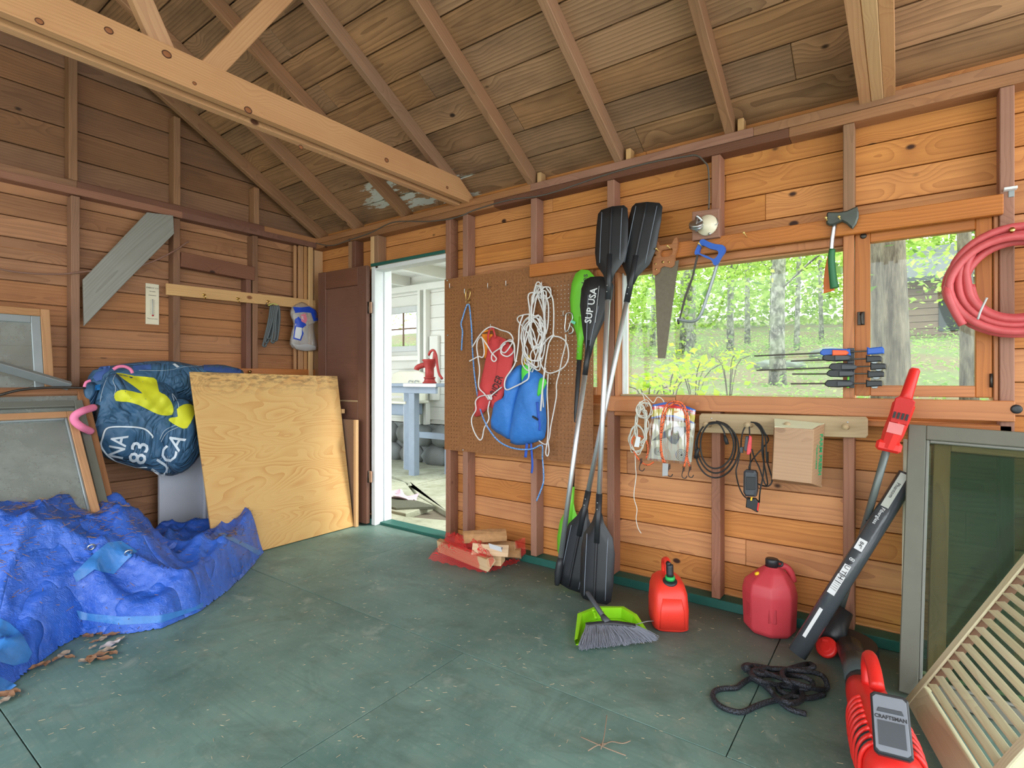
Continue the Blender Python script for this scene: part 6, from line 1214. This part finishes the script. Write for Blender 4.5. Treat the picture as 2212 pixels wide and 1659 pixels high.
# generic cushion facing the camera
def pillowc(name, outline, base, depth, mat, parent, rings=8, wob=.0, seed=0, pw=2.2):
    P3 = [base(x, y) for x, y in outline]; c = sum(P3, Vector()) / len(P3); n = len(P3); nr = (CAM - c).normalized(); V = []; Fc = []
    for k in range(rings):
        t = k / rings; h = depth * math.sqrt(max(0, 1 - (1 - t) ** pw))
        for p in P3:
            q = p + (c - p) * t; w_ = min(1, t * 2.5); f = wob * (math.sin(9 * q.y + 13 * q.z + seed) * math.sin(17 * q.z - 7 * q.y + 2 * seed) + .6 * math.sin(31 * q.y + 11 * q.z + seed) * math.sin(23 * q.z + 3) + .35 * abs(math.sin(29 * q.z - 37 * q.y + seed)) - .5 * abs(math.sin(12 * q.y + 21 * q.z + 3 * math.sin(9 * q.y) + seed)))
            V.append(q + nr * (h + f * w_))
    V.append(c + nr * depth)
    for k in range(rings - 1):
        for i in range(n): Fc.append((k * n + i, k * n + (i + 1) % n, (k + 1) * n + (i + 1) % n, (k + 1) * n + i))
    for i in range(n): Fc.append(((rings - 1) * n + i, (rings - 1) * n + (i + 1) % n, len(V) - 1))
    b = len(V)
    for p in P3: V.append(p - nr * .03 + (c - p) * .04)
    for i in range(n): Fc.append((i, b + i, b + (i + 1) % n, (i + 1) % n))
    Fc.append([b + i for i in range(n)]); return mk(name, V, Fc, mat, parent, True)
def bvh(objs):
    V = []; Fc = []
    for o in objs:
        m = wm(o); k = len(V); V += [m @ v.co for v in o.data.vertices]; Fc += [[i + k for i in p.vertices] for p in o.data.polygons]
    return BVHTree.FromPolygons(V, Fc)
def drape(name, poly, tree, mat, parent, off=.004, cut=9, closed=True):
    """patch sewn on a bulging surface: outline in picture directions, laid on the surface it hits"""
    bm = bmesh.new(); vs = [bm.verts.new((x, y, 0)) for x, y in poly]; ed = [bm.edges.new((vs[i], vs[(i + 1) % len(vs)])) for i in range(len(vs))]
    bmesh.ops.triangle_fill(bm, edges=ed, use_beauty=True)
    for _ in range(5):
        lg = [e for e in bm.edges if e.calc_length() > cut]
        if not lg: break
        bmesh.ops.subdivide_edges(bm, edges=lg, cuts=1); bmesh.ops.triangulate(bm, faces=[f for f in bm.faces if len(f.verts) > 3])
    return lay(name, bm, tree, mat, parent, off)
def lay(name, bm, tree, mat, parent, off):
    last = None; miss = []
    for v in bm.verts:
        d = ray(v.co.x, v.co.y).normalized(); h = tree.ray_cast(CAM, d)
        if h[0] is None: miss.append((v, d)); continue
        v.co = h[0] - d * off; last = (v.co - CAM).length
    for v, d in miss: v.co = CAM + d * (last or 4)
    bmesh.ops.recalc_face_normals(bm, faces=bm.faces[:]); return mkbm(name, bm, mat, parent, True)
def drape_text(name, s, o, ex, ey, tree, mat, parent, off=.006, weight=.0):
    c = bpy.data.curves.new('t', 'FONT'); c.body = s; c.size = 1; c.resolution_u = 2; c.offset = weight; t = bpy.data.objects.new('t', c); COL.objects.link(t); me = bpy.data.meshes.new_from_object(t.evaluated_get(bpy.context.evaluated_depsgraph_get())); bpy.data.objects.remove(t, do_unlink=True)
    bm = bmesh.new(); bm.from_mesh(me); bpy.data.meshes.remove(me)
    for v in bm.verts: x, y = v.co.x, v.co.y; v.co = Vector((o[0] + x * ex[0] + y * ey[0], o[1] + x * ex[1] + y * ey[1], 0))
    for _ in range(3):
        lg = [e for e in bm.edges if e.calc_length() > 7]
        if lg: bmesh.ops.subdivide_edges(bm, edges=lg, cuts=1); bmesh.ops.triangulate(bm, faces=[f for f in bm.faces if len(f.verts) > 3])
    return lay(name, bm, tree, mat, parent, off)
def drape_line(name, pts, tree, r, mat, parent, off=.003, n=5, closed=False):
    P = []
    for p in spline([(x, y, 0) for x, y in pts], n, closed):
        d = ray(p.x, p.y).normalized(); h = tree.ray_cast(CAM, d)
        if h[0] is not None: P.append(h[0] - d * off)
    V, Fc = tube_geo(P, r, 6, closed, True, .5); return mk(name, V, Fc, mat, parent, True)
# clear bag with blue print
gpb = G('clear_crinkled_bag'); tr_ = gpb.n('BsdfTransparent', {0: (.95, .95, .95, 1)}); df = gpb.n('BsdfDiffuse', {0: K(214, 210, 206)}); gl = gpb.n('BsdfGlossy', {0: (1, 1, 1, 1), 'Roughness': .2}); nb = gpb.noise(gpb.obj(), 40., 4, .6); gpb.put(gl.inputs['Normal'], gpb.n('Bump', {'Height': nb, 'Strength': 1., 'Distance': .02}))
gpb.put(gpb.nt.nodes['Material Output'].inputs[0], gpb.n('MixShader', {0: .22, 1: gpb.n('MixShader', {0: .42, 1: tr_, 2: df}), 2: gl})); m_clr = gpb.m
pbg = thing('plastic_bag', 'clear plastic bag with blue print hanging from the rack end', 'bag', onL(657, 757, XR + .05))
ob_ = pillowc('bag_film', dense([(652, 652), (666, 660), (682, 668), (690, 692), (682, 695), (678, 700), (680, 720), (686, 745), (684, 757), (660, 759), (640, 755), (626, 744), (630, 715), (634, 700), (627, 680), (630, 664)], 2), lambda x, y: onL(x, y, XR + .03), .05, m_clr, pbg, 6, .005, 3)
tb_ = bvh([ob_]); m_pbl = plain('blue_bag_print', K(36, 74, 190), .4)
drape('print', [(633, 663), (652, 664), (668, 662), (682, 670), (688, 692), (678, 694), (672, 676), (655, 674), (638, 676)], tb_, m_pbl, pbg); drape('print', [(637, 690), (645, 684), (662, 702), (652, 710), (656, 720), (650, 736), (633, 732), (636, 712)], tb_, m_pbl, pbg)
drape('label', [(640, 706), (652, 708), (652, 722), (648, 733), (636, 729), (638, 714)], tb_, m_white, pbg, .007); drape('pink_print', [(650, 680), (660, 677), (664, 690), (660, 699), (651, 694)], tb_, plain('pink_print', K(228, 130, 150), .5), pbg)
drape_text('lettering', 'R', (651, 692), (10, -2), (-1, -13), tb_, m_white, pbg, .009)
drape('white_contents', [(630, 742), (645, 745), (665, 743), (682, 748), (682, 756), (660, 758), (640, 754)], tb_, plain('white_powder', K(232, 232, 236), .8), pbg, -.004)
# thermometer
th_ = thing('thermometer', 'old cream tin wall thermometer with a glass tube', 'thermometer', onL(330, 700, XL + .012)); ctr = onL(329, 657, XL + .010); a_, b_ = onL(314, 657, XL + .01), onL(343, 657, XL + .01); hw = (b_.y - a_.y) / 2; hh = (onL(329, 613.5, XL + .01).z - onL(329, 701, XL + .01).z) / 2
mt = basis(ctr, (0, 1, 0), (0, 0, 1)); slab('plate', [(-hw, -hh), (hw, -hh), (hw, hh), (-hw, hh)], .004, mt, plain('cream_enamel_tin', K(226, 218, 192), .5, 0, .08), th_, .001)
tube('glass_tube', [mt @ Vector((0, -.075, .006)), mt @ Vector((0, .035, .006))], .004, plain('glass_grey', K(190, 190, 186), .1), th_, 8); lathe('bulb', [(0, 0), (.006, .002), (.006, .008), (0, .010)], m_redfade, th_, mt @ Matrix.Translation((0, -.082, .003)), 10)
for k in range(12):
    for s in (-1, 1): slab('tick', [(-.004, -.0006), (.004, -.0006), (.004, .0006), (-.004, .0006)], .0006, mt @ Matrix.Translation((s * .012, -.07 + k * .0088, .0024)), m_black, th_, 0)
for yy, s_, sz in ((.115, 'ENERGY CO', .014), (.09, 'BROKERS', .009), (.062, 'INSURANCE', .009), (-.105, 'Thermometer', .012)): text('lettering', s_, sz, mt @ Matrix.Translation((0, yy, .0025)), plain('faded_ink', K(110, 100, 84), .7), th_)
# lower rail on the wall
q0, q1 = onL(500, 800, XS + .012), onL(680, 799, XS + .012); lr = thing('wall_rail', 'orange pine rail fixed low on the left wall behind the plywood', 'rail', (q0 + q1) / 2)
beam('rail_board', (q0.x, q0.y, 1.255), (q0.x, q1.y, 1.255), .022, .055, m_trim, lr); lathe('knob', [(0, 0), (.012, 0), (.008, .01), (.012, .018), (0, .022)], m_brass, lr, basis(onL(538, 803, XS + .024), (0, 1, 0), (0, 0, 1)), 14)
# ---- sashes leaning at the far left
LF = (0, -1, 0)
def lfr(label, TR, xb, width, fw_, fm, pm, inner=None, th=.03, zb=.01, yb=0.0):
    TR = Vector(TR); BR = Vector((xb, TR.y + yb, zb)); t = lean_frame('old_sash', label, BR - Vector((0, width, 0)), TR - Vector((0, width, 0)), width, (0, 1, 0), fw_, fm, pm, th, 'old sashes leaning at the left', inner); return t
lfr('tall pine sash with a dusty screen, rearmost at the far left', onL(106, 670, -4.22), -3.90, .95, .045, m_orfr, g_dusty, (.045, m_alpale))
lfr('brown sash behind the front one, its top rail showing', onL(184, 840, -4.10), -3.30, .95, .050, m_brfr, g_dusty, None, .05)
lfr('dark metal framed sash in the middle of the left stack', onL(176, 868, -4.03), -3.24, .95, .042, m_alframe, g_dusty, None, .045)
lfr('foremost brown framed dusty sash half covered by the tarp', onL(160, 892, -3.95), -3.17, .95, .040, m_orfr, g_dusty, (.012, m_alpale), .045)
p0_, p1_ = onL(-80, 768, -3.98), onL(150, 834, -4.06)
tag(beam('metal_bar', p0_, p1_, .03, .05, m_alpale, None, (.6, 0, .8)), 'grey aluminium channel lying across the left stack of sashes', 'bar')
tag(tube('bent_rod', [onL(x, y, -4.0) for x, y in ((-60, 868), (0, 853), (40, 843), (90, 838), (140, 837), (185, 838))], .007, m_iron, None, 8, n=4), 'dark bent rod lying on top of the left stack', 'rod')
# ---- white metal panel and other boards behind the plywood
a_, b_ = onL(345, 1000, -4.20), onL(438, 1000, -4.20)
wpn = thing('cabinet_side', 'pale blue grey metal cabinet side standing behind the sail bag', 'panel', (-4.2, (a_.y + b_.y) / 2, 0)); m_pan = plain('pale_blue_grey_enamel', K(216, 220, 232), .4, 0, .04)
box('panel_face', (-4.235, a_.y, 0.0), (-4.20, b_.y, 1.05), m_pan, wpn, .004); box('panel_lip', (-4.215, b_.y, 0.0), (-4.165, b_.y + .018, 1.05), m_pan, wpn, .004); box('panel_lip', (-4.20, b_.y + .018, 0.0), (-4.155, b_.y + .06, 1.05), m_pan, wpn, .004)
bx0, bx1 = onW(728, 950, 2.80), onW(775, 950, 2.80); zt = onW(760, 906, 2.80).z
dbp = thing('brown_board', 'brown hardboard panel with a pine edge between plywood and door', 'panel', (bx0.x, 2.79, 0)); box('panel', (bx0.x - .3, 2.785, 0), (bx1.x - .03, 2.795, zt), plain('dark_hardboard', K(124, 96, 78), .6), dbp, .001); beam('pine_edge', (bx1.x - .015, 2.785, 0), (bx1.x - .015, 2.785, zt), .03, .03, m_lath, dbp, (0, 1, 0))
q = onW(738, 888, 2.79); tag(box('wood_stick', (q.x - .25, 2.775, q.z - .018), (q.x + .03, 2.80, q.z + .018), m_lath, None, .002), 'short pale stick poking out beside the plywood', 'stick')
# ---- plywood sheet
pb0, pb1 = Vector((-3.60, 1.69, .004)), Vector((-3.595, 2.770, .004)); pt0, pt1 = onL(410, 803, -3.81), onL(727, 813, -3.81)
x_ = (pb1 - pb0).normalized(); c = (pb0 + pb1 + pt0 + pt1) / 4; y_ = (pt0 + pt1 - pb0 - pb1); mt = basis(c, x_, y_); iv = mt.inverted()
ply = slab('plywood_sheet', [tuple((iv @ p)[:2]) for p in (pb0, pb1, pt1, pt0)], .016, mt, m_ply, None, .002); tag(ply, 'square sheet of raw plywood leaning towards the left wall', 'plywood')
# ---- sail bag
g = G('blue_sailcloth'); o = g.obj(); a = g.noise(o, 5., 5, .6, 1.2); b = g.noise(o, 40., 3); rd = g.math('ABSOLUTE', g.math('SUBTRACT', g.noise(g.scale(o, (1, 1.2, .8)), 4.0, 3, .5, 1.0), .5)); rd = g.math('POWER', g.math('MINIMUM', g.math('MULTIPLY', rd, 4.), 1.), .6); g.bump(g.math('ADD', g.math('MULTIPLY', a, .5), rd), .9, .03); m_sail = g.fin(g.mix(a, K(72, 114, 148), K(46, 82, 118)), .55)
m_sail2 = plain('blue_lining', K(58, 88, 150), .7, 0, .15, .3); m_syel = plain('yellow_sailcloth', K(214, 216, 44), .6, 0, .08, .4, 14); m_pink = plain('pink_foam', K(236, 128, 168), .7); m_wst = plain('white_print', K(216, 226, 236), .6, 0, .04); m_stitch = plain('pale_stitch', K(196, 208, 218), .7)
sb = thing('sail_bag', 'big blue and yellow sail bag lettered NA 83 slumped over the stack', 'bag', onL(330, 1025, -3.95))
def sbase(x, y): return onL(x, y, -4.10)
rear = pillowc('bag_back', dense([(186, 828), (200, 800), (240, 790), (290, 783), (350, 779), (388, 782), (430, 790), (470, 787), (500, 792), (524, 800), (520, 815), (470, 860), (420, 880), (300, 880), (200, 880), (182, 850)], 2), lambda x, y: onL(x, y, -4.17), .16, m_sail, sb, 14, .022, 1)
front = pillowc('bag_front', dense([(214, 838), (232, 812), (252, 806), (300, 815), (350, 822), (378, 840), (392, 862), (420, 870), (430, 900), (440, 960), (430, 985), (405, 1012), (372, 1028), (340, 1022), (300, 1012), (258, 1000), (222, 985), (197, 950), (192, 915), (202, 875)], 3), sbase, .22, m_sail, sb, 24, .026, 2, 3.4)
side = pillowc('bag_side', dense([(375, 868), (395, 860), (420, 872), (434, 905), (440, 960), (420, 1000), (392, 1022), (372, 1018), (352, 985), (345, 950), (368, 915)], 2), lambda x, y: onL(x, y, -3.98), .17, m_sail, sb, 16, .020, 4, 3)
lft = pillowc('bag_side', dense([(178, 838), (192, 824), (214, 832), (210, 860), (198, 890), (188, 900), (180, 870)], 2), lambda x, y: onL(x, y, -4.10), .08, m_sail, sb, 6, .008, 6)
tf = bvh([rear, front, side, lft])
drape('yellow_panel', dense([(250, 805), (290, 812), (332, 816), (340, 828), (344, 846), (356, 852), (366, 862), (374, 878), (372, 896), (350, 897), (330, 890), (300, 875), (274, 868), (250, 866), (248, 850), (262, 842), (285, 845), (308, 850), (286, 832)], 2), tf, m_syel, sb, .004)
drape('yellow_panel', dense([(382, 884), (396, 874), (412, 873), (422, 884), (418, 900), (404, 925), (386, 922), (364, 908), (370, 902), (384, 900)], 2), tf, m_syel, sb, .004)
ex, ey = (5.2, -20.5), (-26, -9)
drape_text('lettering', 'NA', (264, 994), (9, -36), (-50, -9), tf, m_wst, sb, .006, .012); drape_text('lettering', '83', (312, 1006), (11, -50), (-52, -10), tf, m_wst, sb, .006, .012)
drape_text('lettering', 'UCA', (352, 1036), (24, -42), (-40, -26), tf, m_wst, sb, .006, .008)
drape_line('ring_print', [(318, 1010), (280, 1008), (240, 990), (219, 965), (222, 945), (232, 925), (270, 922), (310, 926), (328, 940), (330, 946)], tf, .0055, m_wst, sb, .004, 6)
for L_ in ([(210, 880), (202, 920), (200, 955), (214, 980)], [(213, 882), (206, 920), (204, 952), (217, 976)], [(250, 808), (244, 822), (250, 838), (246, 855)], [(232, 814), (222, 840), (216, 868)], [(345, 950), (356, 930), (380, 918)], [(348, 955), (360, 935), (384, 923)], [(362, 1024), (360, 1000), (362, 985)], [(366, 1024), (364, 1000), (366, 985)], [(300, 800), (360, 800), (400, 792), (436, 790)], [(376, 866), (372, 850), (384, 868), (386, 880)]): drape_line('stitching', L_, tf, .0016, m_stitch, sb, .003)
for P in ([(203, 880), (178, 888), (162, 898), (162, 910), (176, 922), (196, 932)],): tube('pink_handle', [onL(x, y, -3.86 if x > 190 else -3.80) for x, y in P], .021, m_pink, sb, 10, n=5)
drape('handle_patch', [(208, 872), (216, 876), (202, 938), (194, 936)], tf, m_black, sb, .006)
tube('pink_handle', [onL(x, y, -3.97) for x, y in ((245, 798), (256, 792), (270, 792), (282, 798), (286, 806))], .010, m_pink, sb, 8, n=4); tube('pink_handle', [onL(x, y, -3.99) for x, y in ((182, 836), (186, 826), (196, 822))], .008, m_pink, sb, 8, n=4)
drape('blue_patch', [(206, 832), (217, 830), (216, 842), (205, 843)], tf, plain('bright_blue_patch', K(40, 140, 220), .5), sb, .004); drape('lining_patch', [(200, 815), (216, 792), (238, 790), (236, 800), (222, 810), (220, 820), (208, 824)], tf, m_sail2, sb, .005); drape('lining_patch', [(440, 788), (470, 788), (480, 792), (520, 798), (522, 806), (484, 806), (440, 800)], tf, m_sail2, sb, .005); drape('lining_patch', [(286, 790), (326, 787), (327, 798), (290, 800)], tf, m_sail2, sb, .005)
drape('white_tag', [(372, 786), (378, 785), (388, 792), (382, 794)], tf, m_wst, sb, .005)
# ---- blue tarp
g = G('blue_tarp'); o = g.obj(); w1_ = g.n('TexWave', {'Vector': g.scale(o, (1, .6, .3)), 'Scale': 90.0, 'Distortion': 2.0, 'Detail': 1.0}).outputs[0]; a = g.noise(o, 3.2, 5, .62); b = g.noise(o, 26., 5, .7, .6)
rd = g.math('ABSOLUTE', g.math('SUBTRACT', g.noise(g.scale(o, (1, 1.3, 1)), 3.0, 2, .45, .5), .5)); rd = g.math('POWER', g.math('MINIMUM', g.math('MULTIPLY', rd, 4.), 1.), .6); g.bump(g.math('ADD', g.math('ADD', g.math('MULTIPLY', b, .45), rd), g.math('MULTIPLY', w1_, .02)), .9, .026); m_tarp = g.fin(g.mix(a, K(52, 114, 220), K(30, 76, 184)), g.math('MULTIPLY_ADD', b, .3, .16), **{'Specular IOR Level': .8})
m_tarp2 = plain('light_blue_tarp_hem', K(56, 122, 196), .35, 0, .25, .6, 30)
foot = [(-2.60, -.6), (-2.70, .30), (-2.77, .51), (-2.93, .66), (-3.04, .76), (-3.10, .86), (-2.94, .98), (-2.87, 1.10), (-2.92, 1.30), (-3.08, 1.52), (-3.26, 1.72), (-3.56, 2.00), (-3.72, 2.02), (-3.90, 1.86), (-3.98, 1.55), (-3.90, 1.35), (-3.90, 1.10), (-3.90, -.6)]
def inside(x, y):
    c = False; j = len(foot) - 1
    for i in range(len(foot)):
        (xi, yi), (xj, yj) = foot[i], foot[j]
        if (yi > y) != (yj > y) and x < (xj - xi) * (y - yi) / (yj - yi) + xi: c = not c
        j = i
    return c
FE = np.array(foot); FE2 = np.roll(FE, -1, 0)
def edist(x, y):
    p = np.array((x, y)); ab_ = FE2 - FE; t = np.clip(((p - FE) * ab_).sum(1) / (ab_ ** 2).sum(1), 0, 1); return np.sqrt((((FE + ab_ * t[:, None]) - p) ** 2).sum(1).min())
def ss(a, b, x): t = max(0, min(1, (x - a) / (b - a))); return t * t * (3 - 2 * t)
def rdg(t): return 1 - abs(math.sin(t))
def tz(x, y):
    d = edist(x, y)
    big = ss(-2.86, -3.55, x) * (1 - ss(1.06, 1.36, y)) * (.56 - .12 * ss(.7, 1.2, y)) 
    low = (.10 + .09 * ss(-2.95, -3.3, x)) * ss(1.0, 1.25, y) + .08 * math.exp(-((x + 3.62) / .12) ** 2 - ((y - 1.93) / .14) ** 2)
    wx, wy = x + .06 * math.sin(7 * y + 1), y + .07 * math.sin(6 * x + 2)
    f = .060 * rdg(6.5 * wx - 4.2 * wy) ** 3 + .045 * rdg(8 * wy + 5 * wx + 1.3) ** 3 + .022 * rdg(15 * wx + 6 * wy + .6) ** 2 + .012 * rdg(13 * wx - 21 * wy + 2) ** 2 + .004 * rdg(33 * wy - 17 * wx)
    roll = .075 * math.exp(-((d - .06) / .05) ** 2)
    return (big + low + f * (.7 + .5 * ss(.05, .3, d))) * ss(0, .11, d) + roll * ss(0, .03, d) + .004
st_ = .0135; xs_ = np.arange(-4.0, -2.55, st_); ys_ = np.arange(-.6, 2.06, st_); V = []; Fc = []; id_ = {}
ins = {(i, j) for i, x in enumerate(xs_) for j, y in enumerate(ys_) if inside(x, y)}
def snap(x, y):
    p = np.array((x, y)); ab_ = FE2 - FE; t = np.clip(((p - FE) * ab_).sum(1) / (ab_ ** 2).sum(1), 0, 1); Q = FE + ab_ * t[:, None]; return Q[((Q - p) ** 2).sum(1).argmin()]
for i in range(len(xs_) - 1):
    for j in range(len(ys_) - 1):
        q4 = ((i, j), (i + 1, j), (i + 1, j + 1), (i, j + 1))
        if sum(k in ins for k in q4) >= 2:
            f = []
            for k in q4:
                if k not in id_:
                    id_[k] = len(V); x, y = xs_[k[0]], ys_[k[1]]
                    if k in ins: V.append((x, y, tz(x, y)))
                    else: x, y = snap(x, y); V.append((x, y, .003))
                f.append(id_[k])
            Fc.append(f)
tp_ = thing('blue_tarp', 'crumpled blue tarpaulin heaped on the floor at the left', 'tarp', (-3.3, .9, 0))
ts = mk('tarp_sheet', V, Fc, m_tarp, tp_, True); tt_ = bvh([ts])
drape('hem_flap', [(158, 1240), (182, 1216), (206, 1193), (232, 1172), (262, 1168), (297, 1191), (276, 1208), (262, 1222), (246, 1240), (224, 1236), (204, 1230), (180, 1248), (165, 1258)], tt_, m_tarp2, tp_, .012)
drape('hem_band', [(165, 1318), (190, 1325), (260, 1332), (340, 1330), (420, 1312), (440, 1300), (438, 1312), (350, 1345), (260, 1350), (172, 1338)], tt_, m_tarp2, tp_, .004)
drape('hem_band', [(470, 1152), (484, 1150), (512, 1165), (545, 1180), (566, 1192), (558, 1200), (520, 1178), (486, 1162)], tt_, m_tarp2, tp_, .004)
drape('hem_band', [(0, 1462), (36, 1480), (10, 1500), (0, 1500)], tt_, m_tarp2, tp_, .004); drape('hem_band', [(0, 1335), (20, 1345), (48, 1370), (70, 1410), (60, 1430), (30, 1438), (0, 1430)], tt_, m_tarp2, tp_, .004)
for px, py in ((197, 1182), (277, 1194)):
    d = ray(px, py).normalized(); h = tt_.ray_cast(CAM, d); q = h[0] - d * .020
    tube('grommet', [q + (Vector((.0, 1, 0)) * math.cos(t_) + Vector((.35, 0, .94)) * math.sin(t_)) * .014 for t_ in np.linspace(0, 6.283, 17)[:-1]], .005, m_steel, tp_, 6, True)
# needles and leaf litter on the tarp and along its edge
def slivers(name, P, L, W, mat, par=None, flat=.25):
    n = len(P); P = np.asarray(P); a = rng.uniform(0, 6.283, n); L = rng.uniform(L[0], L[1], n); dz = rng.normal(0, flat, n)
    D = np.stack([np.cos(a), np.sin(a), dz], 1) * L[:, None] / 2; S = np.stack([-np.sin(a), np.cos(a), np.zeros(n)], 1) * W / 2; U = np.array((0, 0, W * .7))
    V = np.stack([P - D - S, P - D + S, P - D + U, P + D - S, P + D + S, P + D + U], 1).reshape(-1, 3); Fc = []
    for k in range(n): b = 6 * k; Fc += [(b, b + 1, b + 4, b + 3), (b + 1, b + 2, b + 5, b + 4), (b + 2, b, b + 3, b + 5)]
    return mk(name, V, Fc, mat, par)
m_needle = plain('dry_pine_needles', K(142, 108, 74), .9, 0, .3, 0, 60)
P = []; cl = [(-3.45, .75), (-3.5, 1.0), (-3.25, .6), (-3.6, .9), (-3.55, 1.95), (-3.3, 1.7), (-3.38, 1.12), (-3.7, 1.25)]
while len(P) < 1000:
    c_ = random.choice(cl); s_ = .10 if random.random() < .7 else .3; x, y = random.gauss(c_[0], s_), random.gauss(c_[1], s_)
    if inside(x, y): P.append((x, y, tz(x, y) + .003))
tag(slivers('needle_litter', P, (.012, .05), .0022, m_needle), 'dry pine needles scattered over the blue tarpaulin', 'litter', None, 'stuff')
n = 1100; X = rng.uniform(-3.4, .3, n); Y = rng.uniform(.2, 2.85, n); P = [(x, y, .0025) for x, y in zip(X, Y) if not inside(x, y)]
tag(slivers('floor_litter', P, (.006, .020), .0014, plain('pale_splinters', K(176, 158, 128), .9), None, .0), 'tiny splinters and needles littering the green floor', 'litter', None, 'stuff')
def crumple(px, py, s, m, lab, grp='dead leaves along the tarp edge', nm='dead_leaf', cat='leaf'):
    q = onF(px, py); an = random.uniform(0, 6.28); cu = random.uniform(.4, 1.0)
    V, Fc = grid_geo(lambda u, v: (q.x + s * ((u - .5) * 1.8 * math.cos(an) - (v - .5) * math.sin(an) * math.sin(math.pi * u)), q.y + s * ((u - .5) * 1.8 * math.sin(an) + (v - .5) * math.cos(an) * math.sin(math.pi * u)), .006 + s * .35 * cu * abs(v - .5) + s * .15 * math.sin(7 * u + an) ** 2), 8, 5); o = mk(nm, V, Fc, m, None, True); return tag(o, lab, cat, grp)
m_dl = plain('dead_leaf_brown', K(150, 112, 84), .9, 0, .3, .3, 30); m_dl2 = plain('dead_leaf_grey', K(168, 152, 136), .9, 0, .3, .3, 30)
for k, (px, py) in enumerate(((190, 1378), (205, 1390), (222, 1383), (240, 1376), (258, 1385), (200, 1402), (215, 1372), (232, 1408), (212, 1420), (196, 1430), (226, 1428), (180, 1432), (245, 1415), (120, 1428), (100, 1438), (138, 1418), (80, 1444), (150, 1424), (12, 1508), (28, 1500), (5, 1520))): crumple(px, py, random.uniform(.022, .045), random.choice((m_dl, m_dl, m_dl2)), 'brown dead leaf on the floor along the front edge of the tarp')
crumple(238, 1398, .05, plain('grey_tissue', K(190, 184, 188), .9), 'crumpled grey scrap among the dead leaves', None, 'tissue_scrap', 'scrap')
